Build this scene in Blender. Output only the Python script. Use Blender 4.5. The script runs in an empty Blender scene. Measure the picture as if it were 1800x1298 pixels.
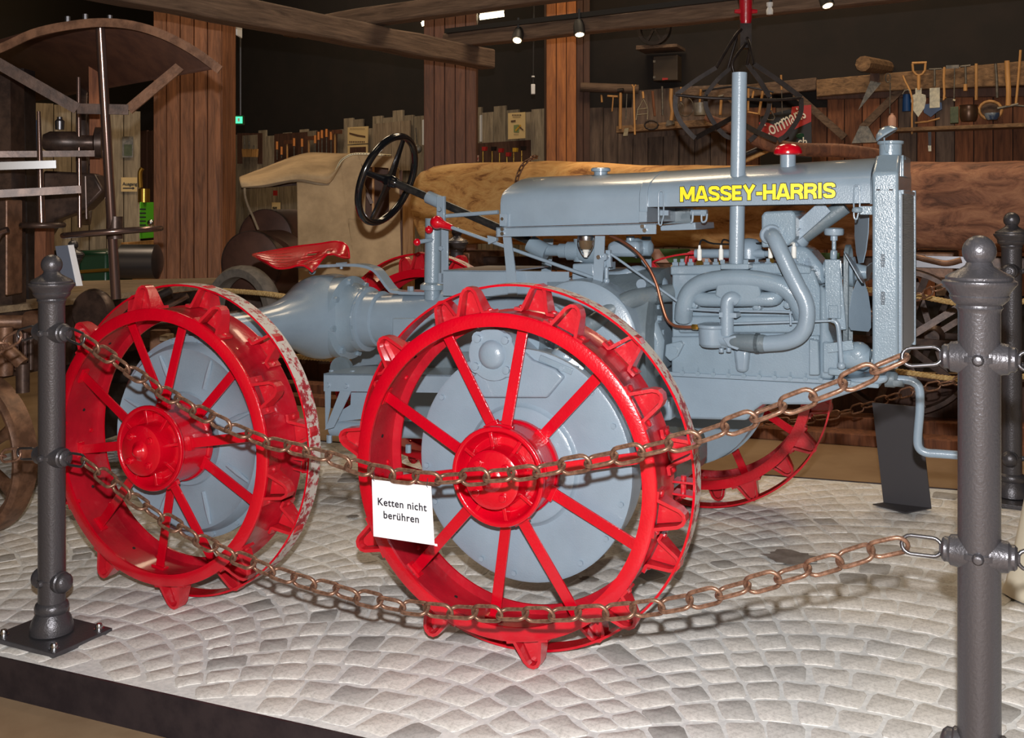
import bpy, bmesh, math, random
from mathutils import Vector, Matrix, noise
R_ = math.radians
random.seed(7)
C = bpy.context.scene.collection
sc = bpy.context.scene

# ---------------------------------------------------------------- camera, light, exposure
F, CX, HY, HC = 1850.0, 900.0, 371.0, 1.341
cd = bpy.data.cameras.new('camera'); cam = bpy.data.objects.new('camera', cd); C.objects.link(cam)
cam.location = (0, 0, HC); cam.rotation_euler = (R_(90), 0, 0)
cd.sensor_fit = 'HORIZONTAL'; cd.sensor_width = 36.0; cd.lens = F/1800*36
cd.shift_x = 0; cd.shift_y = -(649-HY)/1800
cd.clip_start = .05; cd.clip_end = 60
sc.camera = cam
w = bpy.data.worlds.new('hall_ambient'); sc.world = w; w.use_nodes = True
bg = w.node_tree.nodes['Background']; bg.inputs[0].default_value = (1.0, .66, .34, 1); bg.inputs[1].default_value = .24
def light(name, kind, loc, power, col, size=.03, rot=None, **kw):
    l = bpy.data.lights.new(name, kind); l.energy = power; l.color = col
    if kind == 'AREA': l.size = size
    else: l.shadow_soft_size = size
    for k, v in kw.items(): setattr(l, k, v)
    o = bpy.data.objects.new(name, l); C.objects.link(o); o.location = loc
    if rot: o.rotation_euler = rot
    return o
light('camera_flash', 'POINT', (0.0, -.03, HC+.21), 590, (1.0, .995, .99), .022)
for k, (x, y, p) in enumerate(((-3.2, 6.4, 60), (.6, 7.6, 70), (3.2, 6.6, 70), (-2.5, 10.5, 60), (0, 2.0, 8))):
    light('hall_fill', 'AREA', (x, y, 5.3), p, (1, .78, .52), 1.2)  # unseen warm fill lights added overhead to brighten the hall
sc.view_settings.view_transform = 'Standard'; sc.view_settings.look = 'None'
sc.view_settings.exposure = 0.0; sc.view_settings.gamma = 1.0; sc.view_settings.use_curve_mapping = False

# ---------------------------------------------------------------- frames
def ray(px, py): return Vector(((px-CX)/F, 1.0, -(py-HY)/F))
CAM = Vector((0, 0, HC))
def W(px, py, Z): return CAM + ray(px, py)*Z
TA = .45
TO = Vector((-.043, 3.09, 0))
TS = Vector((math.cos(TA), -math.sin(TA), 0)); TV = Vector((math.sin(TA), math.cos(TA), 0))
def T(px, py, v):
    d = ray(px, py); t = ((TO-CAM).dot(TV)+v)/d.dot(TV); p = CAM+d*t-TO
    return Vector((p.dot(TS), v, p.z))
def T2W(p): return TO + TS*p[0] + TV*p[1] + Vector((0, 0, p[2]))
def gz(x, y): return .0372*(x+.043)
def G(px, py, dz=0):
    d = ray(px, py); n = Vector((-.0372, 0, 1)); c = .0372*.043+dz
    t = (c-CAM.dot(n))/d.dot(n); return CAM+d*t
class VPlane:
    def __init__(s, pa, za, pb, zb):
        a = W(pa, HY, za); b = W(pb, HY, zb); s.a = a; s.u = (b-a).normalized(); s.u.z = 0; s.u.normalize()
        s.n = Vector((s.u.y, -s.u.x, 0))
        if s.n.y > 0: s.n = -s.n
    def p(s, px, py, off=0):
        d = ray(px, py); t = ((s.a-CAM).dot(s.n)+off)/d.dot(s.n); return CAM+d*t
    def rot(s): return math.atan2(s.u.y, s.u.x)

# ---------------------------------------------------------------- materials
def nodes(m): return m.node_tree.nodes, m.node_tree.links
def srgb(c):
    f = lambda x: ((x/255+.055)/1.055)**2.4 if x/255 > .04045 else x/255/12.92
    return (f(c[0]), f(c[1]), f(c[2]), 1)
def base(name, col, rough=.5, metal=0, coat=0):
    m = bpy.data.materials.new(name); m.use_nodes = True; b = m.node_tree.nodes['Principled BSDF']
    b.inputs['Base Color'].default_value = srgb(col); b.inputs['Roughness'].default_value = rough; b.inputs['Metallic'].default_value = metal
    if coat: b.inputs['Coat Weight'].default_value = coat; b.inputs['Coat Roughness'].default_value = .08
    return m, b
def coords(m, scale=(1, 1, 1), kind='Object'):
    n, l = nodes(m); t = n.new('ShaderNodeTexCoord'); mp = n.new('ShaderNodeMapping'); mp.inputs['Scale'].default_value = scale
    l.new(t.outputs[kind], mp.inputs['Vector']); return mp.outputs[0]
def noise_node(m, vec, scale, detail=4, rough=.55, dist=0):
    n, l = nodes(m); t = n.new('ShaderNodeTexNoise'); t.inputs['Scale'].default_value = scale; t.inputs['Detail'].default_value = detail
    t.inputs['Roughness'].default_value = rough; t.inputs['Distortion'].default_value = dist; l.new(vec, t.inputs['Vector']); return t.outputs['Fac']
def ramp(m, fac, stops):
    n, l = nodes(m); r = n.new('ShaderNodeValToRGB'); e = r.color_ramp.elements
    while len(e) < len(stops): e.new(.5)
    for i, (p, c) in enumerate(stops): e[i].position = p; e[i].color = srgb(c) if len(c) == 3 else c
    l.new(fac, r.inputs[0]); return r.outputs[0]
def mix(m, fac, a, b, mode='MIX'):
    n, l = nodes(m); x = n.new('ShaderNodeMix'); x.data_type = 'RGBA'; x.blend_type = mode
    for sock, v in ((x.inputs[0], fac), (x.inputs[6], a), (x.inputs[7], b)):
        if hasattr(v, 'is_output') or isinstance(v, bpy.types.NodeSocket): l.new(v, sock)
        else: sock.default_value = v
    return x.outputs[2]
def bump(m, b, h, strength=.3, dist=.01):
    n, l = nodes(m); x = n.new('ShaderNodeBump'); x.inputs['Strength'].default_value = strength; x.inputs['Distance'].default_value = dist
    l.new(h, x.inputs['Height']); l.new(x.outputs[0], b.inputs['Normal'])
def paint(name, col, rough=.28, peel=.25, pscale=160, var=.10, dirt=None):
    m, b = base(name, col, rough, 0, .35); v = coords(m)
    n1 = noise_node(m, v, 7, 5)
    dk = tuple(max(0, c*(1-var)) for c in col); lt = tuple(min(255, c*(1+var*.6)) for c in col)
    c = ramp(m, n1, [(.3, dk), (.7, lt)])
    if dirt:
        n3 = noise_node(m, v, 14, 6, .7); f = ramp(m, n3, [(.56, (0, 0, 0)), (.72, (150, 150, 150))]); c = mix(m, f, c, srgb(dirt))
    m.node_tree.links.new(c, b.inputs['Base Color'])
    n2 = noise_node(m, v, pscale, 2); bump(m, b, n2, peel, .003)
    return m
def wood(name, dark, light_, scale=6, axis='z', rough=.75, rnd=.25, gloss=None):
    m, b = base(name, dark, rough); s = {'z': (5, 5, .55), 'x': (.5, 6, 6), 'y': (6, .5, 6)}[axis]
    v = coords(m, s)
    n, l = nodes(m); oi = n.new('ShaderNodeObjectInfo')
    ad = n.new('ShaderNodeVectorMath'); ad.operation = 'ADD'; l.new(v, ad.inputs[0])
    ml = n.new('ShaderNodeVectorMath'); ml.operation = 'SCALE'; ml.inputs['Scale'].default_value = 37
    cmb = n.new('ShaderNodeCombineXYZ'); [l.new(oi.outputs['Random'], cmb.inputs[i]) for i in range(3)]
    l.new(cmb.outputs[0], ml.inputs[0]); l.new(ml.outputs[0], ad.inputs[1])
    n1 = noise_node(m, ad.outputs[0], scale, 7, .65, .6)
    c = ramp(m, n1, [(.32, dark), (.68, light_)])
    mr = n.new('ShaderNodeMapRange'); mr.inputs[3].default_value = 1-rnd; mr.inputs[4].default_value = 1+rnd*.6
    l.new(oi.outputs['Random'], mr.inputs[0])
    hs = n.new('ShaderNodeHueSaturation'); l.new(c, hs.inputs['Color']); l.new(mr.outputs[0], hs.inputs['Value'])
    kn = n.new('ShaderNodeTexVoronoi'); kn.inputs['Scale'].default_value = 1.6; l.new(ad.outputs[0], kn.inputs['Vector'])
    kf = ramp(m, kn.outputs['Distance'], [(.05, (150, 150, 150)), (.13, (0, 0, 0))])
    cc = mix(m, kf, hs.outputs[0], srgb(tuple(x*.55 for x in dark)))
    l.new(cc, b.inputs['Base Color']); bump(m, b, n1, .5, .01)
    return m
def speck(name, c1, c2, scale=20, rough=.6, metal=0, bs=.4, bd=.004, lo=.4, hi=.6, detail=6):
    m, b = base(name, c1, rough, metal); v = coords(m); n1 = noise_node(m, v, scale, detail, .65)
    m.node_tree.links.new(ramp(m, n1, [(lo, c1), (hi, c2)]), b.inputs['Base Color']); bump(m, b, n1, bs, bd); return m
def glow(name, col, st):
    m, b = base(name, col); b.inputs['Emission Color'].default_value = srgb(col); b.inputs['Emission Strength'].default_value = st; return m
M = {}
M['grey'] = paint('grey_blue_gloss_paint', (136, 153, 168), .3, .2, 190, .04)
M['greyrough'] = paint('grey_blue_paint_on_castings', (132, 150, 164), .22, .3, 210, .05)
M['greydark'] = paint('grey_paint_dusty', (104, 117, 125), .45, .4, 90, .1, (120, 116, 105))
M['red'] = paint('red_gloss_paint', (200, 3, 30), .24, .3, 120, .07)
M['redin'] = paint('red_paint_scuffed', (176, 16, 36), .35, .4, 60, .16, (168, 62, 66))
M['redlug'] = paint('red_paint_rubbed', (190, 26, 40), .32, .4, 60, .12, (204, 160, 152))
m, b = base('worn_white_over_red', (200, 195, 190), .5); v = coords(m); n1 = noise_node(m, v, 38, 7, .72)
n2 = noise_node(m, v, 3.2, 2); nn, ll = nodes(m); ad = nn.new('ShaderNodeMath'); ad.operation = 'MULTIPLY_ADD'; ad.inputs[1].default_value = .35; ll.new(n2, ad.inputs[0]); ll.new(n1, ad.inputs[2])
ll.new(ramp(m, ad.outputs[0], [(.66, (200, 192, 184)), (.71, (170, 70, 76)), (.80, (150, 30, 42))]), b.inputs['Base Color']); bump(m, b, n1, .4, .004); M['worn'] = m
m, b = base('cast_iron_grey_lacquer', (84, 82, 86), .34, .55); v = coords(m); n1 = noise_node(m, v, 150, 3); bump(m, b, n1, .4, .003); M['iron'] = m
M['steel'] = base('zinc_plated_steel', (190, 192, 196), .25, 1)[0]
M['steeldk'] = base('dull_steel', (105, 104, 108), .35, .9)[0]
M['rustchain'] = speck('rusty_chain_steel', (156, 120, 100), (112, 82, 66), 60, .36, .6, .3, .002)
M['edge'] = speck('dark_steel_sheet', (52, 46, 52), (66, 58, 62), 9, .42, .5, .1, .002)
M['black'] = base('black_lacquer', (16, 17, 20), .16, 0, .6)[0]
M['blackshaft'] = speck('black_worn_shaft', (30, 30, 32), (52, 50, 48), 40, .35, .3, .2, .002)
M['sheet'] = base('charcoal_powder_coat', (62, 60, 64), .6, .1)[0]
M['copper'] = base('copper_pipe', (170, 110, 84), .35, .8)[0]
M['brass'] = base('brass', (190, 150, 70), .3, .9)[0]
M['yellow'] = base('yellow_enamel', (248, 226, 30), .4)[0]
M['ink'] = base('dark_print', (28, 26, 36), .6)[0]
M['white'] = base('white_card', (238, 238, 242), .55)[0]
M['ceramic'] = base('white_ceramic', (235, 235, 230), .2)[0]
M['amber'] = base('amber_glass', (112, 92, 70), .08, .2)[0]
M['rubber'] = base('black_rubber', (28, 26, 26), .6)[0]
M['blackwall'] = speck('black_wall_paint', (27, 22, 20), (33, 26, 23), 3, .9, 0, .05, .002)
M['ceil'] = speck('dark_ceiling_paint', (30, 25, 20), (36, 30, 22), 2, .9, 0, .05, .002)
M['floor'] = speck('brown_concrete', (158, 132, 104), (140, 114, 88), 3, .42, 0, .08, .003, .35, .65)
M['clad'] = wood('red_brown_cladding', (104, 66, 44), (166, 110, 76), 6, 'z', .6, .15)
M['cladlit'] = wood('orange_lit_cladding', (120, 68, 30), (176, 108, 52), 5, 'z', .6, .12)  # warm lamplight painted into the board colour
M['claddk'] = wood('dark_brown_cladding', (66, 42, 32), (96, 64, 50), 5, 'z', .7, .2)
M['fence'] = wood('weathered_grey_boards', (114, 102, 86), (172, 156, 132), 6, 'z', .85, .3)
M['barn'] = wood('red_brown_barn_boards', (88, 52, 36), (150, 94, 62), 6, 'z', .85, .4)
M['barngrey'] = wood('grey_brown_barn_boards', (72, 58, 52), (118, 98, 84), 6, 'z', .85, .35)
M['beam'] = wood('old_oak_beam', (84, 62, 44), (150, 116, 82), 6, 'x', .85, .1)
M['beamdk'] = wood('old_dark_beam', (74, 56, 44), (122, 98, 80), 7, 'x', .85, .1)
M['handle'] = wood('ash_tool_handle', (170, 120, 66), (206, 156, 96), 8, 'z', .5, .25)
M['tooliron'] = speck('tool_iron', (88, 84, 78), (120, 112, 100), 30, .45, .5, .3, .003)
M['toolsteel'] = speck('bright_tool_steel', (150, 142, 122), (180, 168, 140), 30, .4, .4, .3, .003)
M['mach'] = speck('brown_black_machine_iron', (58, 46, 42), (84, 66, 58), 14, .38, .45, .3, .004)
M['machrust'] = speck('rusty_brown_iron', (96, 68, 52), (132, 96, 74), 14, .45, .3, .5, .006)
M['roof'] = speck('dark_brown_sheet_iron', (62, 38, 30), (76, 48, 36), 9, .5, .2, .1, .003)
M['polish'] = base('polished_brown_steel', (130, 108, 102), .22, .85)[0]
M['canvas'] = speck('stained_tan_canvas', (154, 128, 94), (196, 166, 126), 3.5, .9, 0, .15, .006, .35, .65)
M['rope'] = speck('hemp_rope', (170, 136, 84), (206, 176, 120), 80, .8, 0, .6, .004)
M['cream'] = base('cream_cotton', (222, 212, 190), .85)[0]
M['skin'] = base('skin', (205, 160, 135), .55)[0]
M['hair'] = base('brown_hair', (60, 42, 30), .6)[0]
M['greenm'] = base('bright_green_paint', (92, 200, 40), .4)[0]
M['greendk'] = base('dark_green_paint', (20, 62, 44), .3)[0]
M['blue'] = base('blue_enamel', (16, 60, 112), .4)[0]
M['copperpot'] = base('tarnished_copper', (96, 74, 60), .35, .7)[0]
M['signred'] = base('sign_red', (168, 40, 38), .5)[0]
M['signblk'] = base('sign_black', (22, 20, 20), .4)[0]
M['paper'] = base('cream_paper', (226, 196, 140), .7)[0]
M['exit'] = glow('green_exit_light', (60, 220, 140), 2.2)
M['lampglow'] = glow('warm_lamp_glow', (255, 214, 160), 14)
M['tubeglow'] = glow('fluorescent_tube_glow', (255, 236, 190), 8)
# old squared log
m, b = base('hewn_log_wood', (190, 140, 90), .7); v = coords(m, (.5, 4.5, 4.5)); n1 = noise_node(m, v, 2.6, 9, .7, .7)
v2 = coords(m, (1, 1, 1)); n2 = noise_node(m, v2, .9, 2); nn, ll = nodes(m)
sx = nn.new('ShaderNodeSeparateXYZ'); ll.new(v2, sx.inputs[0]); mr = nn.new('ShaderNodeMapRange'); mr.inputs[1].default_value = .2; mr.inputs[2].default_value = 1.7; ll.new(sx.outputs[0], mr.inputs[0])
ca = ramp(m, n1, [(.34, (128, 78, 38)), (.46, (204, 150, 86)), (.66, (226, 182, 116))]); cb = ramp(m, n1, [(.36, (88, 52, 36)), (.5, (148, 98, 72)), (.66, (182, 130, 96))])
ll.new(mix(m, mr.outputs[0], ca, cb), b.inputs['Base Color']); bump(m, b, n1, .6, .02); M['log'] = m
# cobbles: colour differs from stone to stone
def stone_mat(name, island):
    m, b = base(name, (150, 140, 130), .85); v = coords(m, (1, 1, 1)); nn, ll = nodes(m)
    src = (nn.new('ShaderNodeNewGeometry').outputs['Random Per Island']) if island else nn.new('ShaderNodeObjectInfo').outputs['Random']
    c = ramp(m, src, [(.0, (154, 151, 148)), (.05, (184, 181, 178)), (.13, (216, 212, 207)), (.5, (223, 218, 212)), (.62, (231, 226, 220)), (1, (219, 216, 212))])
    n1 = noise_node(m, v, 60, 8, .8); n2 = noise_node(m, v, 9, 3)
    f = ramp(m, n1, [(.36, (160, 158, 156)), (.54, (255, 255, 255))]); c = mix(m, .65, c, f, 'MULTIPLY')
    f2 = ramp(m, n2, [(.3, (0, 0, 0)), (.62, (120, 120, 120))]); c = mix(m, f2, c, srgb((234, 229, 223)))
    ll.new(c, b.inputs['Base Color']); bump(m, b, n1, .35, .004); return m
M['stone'] = stone_mat('cobble_stone', False); M['stones'] = stone_mat('cobble_stone_field', True)
M['mortar'] = speck('sandy_light_mortar', (214, 214, 213), (232, 231, 229), 60, .95, 0, .5, .003)

M['stain'] = speck('oil_stain', (112, 106, 100), (142, 136, 130), 12, .5, 0, .1, .002)
M['canvasdk'] = speck('grey_tan_canvas', (120, 104, 84), (144, 126, 102), 6, .9, 0, .2, .004)
M['paperwhite'] = base('cream_leather', (226, 212, 176), .6)[0]
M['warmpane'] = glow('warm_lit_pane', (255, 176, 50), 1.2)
M['drumiron'] = speck('brown_painted_iron', (72, 48, 40), (86, 58, 48), 6, .5, .1, .1, .003)
M['tyre'] = speck('dusty_grey_rubber', (92, 86, 80), (112, 104, 96), 20, .85, 0, .3, .004)
M['machdk'] = speck('black_machine_iron', (38, 32, 32), (54, 46, 44), 12, .42, .4, .3, .004)
M['deckwood'] = wood('grey_brown_deck_timber', (120, 100, 78), (160, 138, 110), 6, 'x', .8, .1)
M['panelgrey'] = base('grey_panel', (96, 104, 120), .4)[0]
M['greenb'] = base('grass_green_paint', (70, 104, 52), .5)[0]
M['clad2'] = wood('deep_brown_cladding', (80, 50, 38), (118, 76, 56), 6, 'z', .6, .15)
M['corelit'] = base('brightened_grey_fins', (178, 182, 188), .5, .1)[0]  # fin grey lightened to stand in for the light they catch
M['galv'] = speck('galvanised_sheet', (130, 126, 120), (160, 156, 148), 14, .45, .5, .1, .002)
M['whitew'] = base('white_housing', (215, 215, 215), .5)[0]
M['potpink'] = base('pale_stoneware', (206, 160, 140), .5)[0]
M['greentin'] = speck('faded_green_paint', (66, 76, 52), (84, 92, 66), 20, .6)
M['bluewhite'] = speck('blue_white_glaze', (130, 140, 150), (60, 80, 110), 12, .3, 0, 0, .001, .45, .55)
M['papersign'] = base('sign_cream', (224, 216, 200), .5)[0]
M['boxbrown'] = base('brown_black_enamel', (64, 52, 40), .45)[0]
M['griporange'] = base('orange_varnished_grip', (222, 140, 70), .35)[0]  # own orange of the file and rasp grips
M['handprint'] = base('faded_brown_print', (96, 70, 50), .7)[0]
M['posgreen'] = base('print_green', (130, 142, 90), .7)[0]
M['yellowdk'] = base('ochre_print', (206, 160, 50), .5)[0]
M['fencelt'] = wood('pale_weathered_boards', (128, 110, 90), (176, 156, 132), 6, 'z', .85, .2)
M['paperpink'] = base('pink_card', (200, 160, 140), .7)[0]
# ---------------------------------------------------------------- geometry helpers
class Geo:
    def __init__(s): s.v = []; s.f = []; s.m = []
    def add(s, vs, fs, mi=0):
        o = len(s.v); s.v += [Vector(p) for p in vs]; s.f += [tuple(i+o for i in f) for f in fs]; s.m += [mi]*len(fs); return s
    def box(s, lo, hi, mi=0):
        (a, b, c), (d, e, f) = lo, hi
        return s.add([(a, b, c), (d, b, c), (d, e, c), (a, e, c), (a, b, f), (d, b, f), (d, e, f), (a, e, f)],
                     [(0, 3, 2, 1), (4, 5, 6, 7), (0, 1, 5, 4), (1, 2, 6, 5), (2, 3, 7, 6), (3, 0, 4, 7)], mi)
    def cbox(s, c, size, rot=None, mi=0):
        h = Vector(size)/2; vs = []
        for k in range(8):
            p = Vector(((h.x if k & 1 else -h.x), (h.y if k & 2 else -h.y), (h.z if k & 4 else -h.z)))
            vs.append((rot @ p if rot else p)+Vector(c))
        return s.add(vs, [(0, 2, 3, 1), (4, 5, 7, 6), (0, 1, 5, 4), (1, 3, 7, 5), (3, 2, 6, 7), (2, 0, 4, 6)], mi)
    def bar(s, a, b, w_, h_, up=(0, 0, 1), mi=0):
        a = Vector(a); b = Vector(b); d = b-a; L = d.length; d.normalize(); up = Vector(up)
        x = d.cross(up)
        if x.length < 1e-4: x = d.cross(Vector((0, 1, 0)))
        x.normalize(); y = x.cross(d); r = Matrix((x, d, y)).transposed()
        return s.cbox((a+b)/2, (w_, L, h_), r, mi)
    def prism(s, pts, ext, mi=0):
        """pts: closed loop of 3D points; ext: extrusion vector"""
        n = len(pts); ext = Vector(ext); pts = [Vector(p) for p in pts]
        nrm = Vector((0, 0, 0))
        for i in range(n): nrm += pts[i].cross(pts[(i+1) % n])
        if nrm.dot(ext) > 0: pts = pts[::-1]
        return s.add(pts+[p+ext for p in pts], [tuple(range(n)), tuple(range(2*n-1, n-1, -1))]+[(i, n+i, n+(i+1) % n, (i+1) % n)[::-1] for i in range(n)], mi)
    def loft(s, secs, closed=True, caps=True, mi=0):
        n = len(secs[0]); vs = [p for q in secs for p in q]; fs = []
        for k in range(len(secs)-1):
            for i in range(n if closed else n-1):
                j = (i+1) % n; fs.append((k*n+i, k*n+j, (k+1)*n+j, (k+1)*n+i))
        if caps: fs.append(tuple(range(n-1, -1, -1))); fs.append(tuple(range((len(secs)-1)*n, len(secs)*n)))
        return s.add(vs, fs, mi)
    def lathe(s, prof, org=(0, 0, 0), axis=(0, 0, 1), n=24, closed=False, mi=0, mis=None):
        org = Vector(org); ax = Vector(axis).normalized(); u = ax.orthogonal().normalized(); w_ = ax.cross(u)
        k = len(prof); vs = []
        for i in range(n):
            a = 2*math.pi*i/n; d = u*math.cos(a)+w_*math.sin(a)
            vs += [org+d*r+ax*h for r, h in prof]
        o = len(s.v); s.v += [Vector(p) for p in vs]
        for i in range(n):
            j = (i+1) % n
            for q in range(k if closed else k-1):
                r = (q+1) % k; s.f.append((o+i*k+q, o+j*k+q, o+j*k+r, o+i*k+r)); s.m.append(mis[q] if mis else mi)
        if not closed:
            if prof[0][0] > 1e-5: s.f.append(tuple(o+i*k for i in range(n))[::-1]); s.m.append(mi)
            if prof[-1][0] > 1e-5: s.f.append(tuple(o+i*k+k-1 for i in range(n))); s.m.append(mi)
        return s
    def cyl(s, a, b, r, r2=None, n=20, mi=0):
        a = Vector(a); b = Vector(b); r2 = r if r2 is None else r2
        return s.lathe([(r, 0), (r2, (b-a).length)], a, b-a, n, False, mi)
    def tube(s, path, r, n=12, closed=False, mi=0, caps=True):
        P = [Vector(p) for p in path]; K = len(P); rs = r if isinstance(r, (list, tuple)) else [r]*K
        tan = []
        for i in range(K):
            a = P[(i-1) % K] if (closed or i) else P[0]; b = P[(i+1) % K] if (closed or i < K-1) else P[-1]
            tan.append((b-a).normalized())
        u = tan[0].orthogonal().normalized(); secs = []
        for i in range(K):
            u = (u-tan[i]*u.dot(tan[i])).normalized(); w_ = tan[i].cross(u)
            secs.append([P[i]+(u*math.cos(2*math.pi*j/n)+w_*math.sin(2*math.pi*j/n))*rs[i] for j in range(n)])
        if closed:
            off = 0
            vs = [p for q in secs for p in q]; fs = []
            best = min(range(n), key=lambda q: (secs[0][q]-secs[-1][0]).length)
            for k in range(K):
                k2 = (k+1) % K; sh = best if k == K-1 else 0
                for i in range(n): j = (i+1) % n; fs.append((k*n+i, k*n+j, k2*n+(j+sh) % n, k2*n+(i+sh) % n))
            return s.add(vs, fs, mi)
        return s.loft(secs, True, caps, mi)
    def ball(s, c, r, n=14, sq=(1, 1, 1), mi=0):
        m_ = n//2; prof = [(math.sin(math.pi*i/m_), -math.cos(math.pi*i/m_)) for i in range(m_+1)]
        o = len(s.v); s.lathe(prof, (0, 0, 0), (0, 0, 1), n, False, mi)
        for i in range(o, len(s.v)): p = s.v[i]; s.v[i] = Vector((p.x*r*sq[0], p.y*r*sq[1], p.z*r*sq[2]))+Vector(c)
        return s
    def build(s, name, mat, parent=None, smooth=35, bevel=0, segs=2, **tags):
        me = bpy.data.meshes.new(name); me.from_pydata([tuple(p) for p in s.v], [], s.f)
        for m_ in (mat if isinstance(mat, (list, tuple)) else [mat]): me.materials.append(M[m_] if isinstance(m_, str) else m_)
        if len(me.materials) > 1: me.polygons.foreach_set('material_index', s.m)
        bm = bmesh.new(); bm.from_mesh(me); bmesh.ops.remove_doubles(bm, verts=bm.verts, dist=1e-6); bmesh.ops.recalc_face_normals(bm, faces=bm.faces); bm.to_mesh(me); bm.free()
        if smooth: me.shade_smooth(); me.set_sharp_from_angle(angle=R_(smooth))
        o = bpy.data.objects.new(name, me); C.objects.link(o)
        if parent: o.parent = parent
        if bevel:
            bv = o.modifiers.new('edge', 'BEVEL'); bv.width = bevel; bv.segments = segs; bv.limit_method = 'ANGLE'; bv.angle_limit = R_(38); bv.harden_normals = False
        for k, v_ in tags.items(): o[k] = v_
        if name in ('bolts', 'rivets', 'bolt_holes', 'head_studs', 'manifold_studs', 'stamped_vents', 'mounting_slots', 'print_lines'): o['kind'] = 'stuff'
        return o
def tag(o, label, cat, group=None, kind=None):
    o['label'] = label; o['category'] = cat
    if group: o['group'] = group
    if kind: o['kind'] = kind
    return o
def thing(name, label, cat, loc=(0, 0, 0), rz=0, group=None):
    o = bpy.data.objects.new(name, None); C.objects.link(o); o.location = loc; o.rotation_euler = (0, 0, rz); o.empty_display_size = .1
    return tag(o, label, cat, group)
def copy_tree(o, parent=None):
    c = o.copy(); C.objects.link(c); c.parent = parent
    for ch in list(o.children): copy_tree(ch, c)
    return c
def smoothpath(P, k=6):
    P = [Vector(p) for p in P]; out = []
    for i in range(len(P)-1):
        p0 = P[max(i-1, 0)]; p1 = P[i]; p2 = P[i+1]; p3 = P[min(i+2, len(P)-1)]
        for j in range(k):
            t = j/k; out.append(.5*((2*p1)+(p2-p0)*t+(2*p0-5*p1+4*p2-p3)*t*t+(3*p1-p0-3*p2+p3)*t**3))
    return out+[P[-1]]
def text(name, body, mat, parent, loc, R3, size, sx=1, off=0, ext=.0008, align='LEFT', spacing=1, shear=0):
    c = bpy.data.curves.new(name, 'FONT'); c.body = body; c.size = size; c.offset = off; c.extrude = ext; c.align_x = align; c.space_character = spacing; c.shear = shear
    c.materials.append(M[mat]); o = bpy.data.objects.new(name, c); C.objects.link(o); bpy.context.view_layer.update()
    me = bpy.data.meshes.new_from_object(o.evaluated_get(bpy.context.evaluated_depsgraph_get())); bpy.data.objects.remove(o); o = bpy.data.objects.new(name, me); C.objects.link(o)
    m4 = Matrix.Translation(loc) @ R3.to_4x4() @ Matrix.Diagonal((sx, 1, 1, 1)); o.matrix_local = m4
    if parent: o.parent = parent
    return o
def basis(x, up=(0, 0, 1)):
    """text frame: local x along x, local y up, local z towards the viewer side (x cross up)"""
    x = Vector(x).normalized(); u = Vector(up); u = (u-x*u.dot(x)).normalized(); z = x.cross(u); return Matrix((x, u, z)).transposed()

# ---------------------------------------------------------------- hall shell
def struct(o): o['kind'] = 'structure'; return o
def gplane(x0, x1, y0, y1, dz, t): return [(x0, y0, gz(x0, 0)+dz), (x1, y0, gz(x1, 0)+dz), (x1, y1, gz(x1, 0)+dz), (x0, y1, gz(x0, 0)+dz)]
FD = -.122
struct(Geo().prism(gplane(-11, 11, -4, 17, FD, 0), (0, 0, -.1)).build('floor', 'floor', smooth=0))
struct(Geo().box((-11, -4, 5.9), (11, 17, 6.0)).build('ceiling', 'ceil', smooth=0))
for nm_, x_ in (('wall_left', -10.9), ('wall_right_side', 10.8)): struct(Geo().box((x_, -4, -1), (x_+.1, 17, 5.9)).build(nm_, 'blackwall', smooth=0))
TW = VPlane(1013, 9.9, 1800, 8.4)            # right-hand tool wall
LW = VPlane(414, 14.0, 960, 10.5)            # fence-like tool wall behind the middle
def wall_slab(pl, px0, px1, off, name, mat, top=5.9):
    a = pl.p(px0, HY, off); b = pl.p(px1, HY, off); z0 = min(gz(a.x, 0), gz(b.x, 0))+FD-.05
    g = Geo(); g.prism([(a.x, a.y, z0), (b.x, b.y, z0), (b.x, b.y, top), (a.x, a.y, top)], -pl.n*.12); return struct(g.build(name, mat, smooth=0))
wall_back = wall_slab(LW, -700, 1100, -.03, 'wall_back', 'blackwall')
wall_right = wall_slab(TW, 1005, 2700, -.03, 'wall_right', 'blackwall')

def plank_row(parent, pl, px0, px1, wid, ytop, ybot, mat, off=0, name='plank', th=.025, tops=None, jit=.012, rnd=None):
    """vertical boards side by side on plane pl between two picture columns; each its own object, alike boards share a mesh"""
    a = pl.p(px0, HY, off); b = pl.p(px1, HY, off); L = (b-a).length; n = max(1, round(L/wid)); out = []
    rr = random.Random(rnd or int(px0)+7)
    for i in range(n):
        f0 = i/n; f1 = (i+1)/n; pc = a.lerp(b, (f0+f1)/2); w_ = L/n-.006
        px = CX+F*pc.x/pc.y
        yt = ytop(px) if callable(ytop) else ytop; yb = ybot(px) if callable(ybot) else ybot
        if tops: yt = tops(px, rr)
        zt = HC-(yt-HY)/F*pc.y; zb = HC-(yb-HY)/F*pc.y; t_ = th*(.8+.5*rr.random())
        g = Geo(); c = w_/2; e = .003
        pts = [(-c, 0, 0), (-c, -t_+e, 0), (-c+e, -t_, 0), (c-e, -t_, 0), (c, -t_+e, 0), (c, 0, 0)]
        g.prism(pts, (0, 0, zt-zb)); o = g.build(name, mat if isinstance(mat, str) else mat(px, rr), None, smooth=0)
        u = pl.u; o.matrix_world = Matrix.Translation((pc.x, pc.y, zb)) @ Matrix(((u.x, -pl.n.x, 0), (u.y, -pl.n.y, 0), (0, 0, 1))).to_4x4()
        o.parent = parent; out.append(o)
    return out
GROUND_PX = lambda Z: HY+(HC+.1)/Z*F
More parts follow.
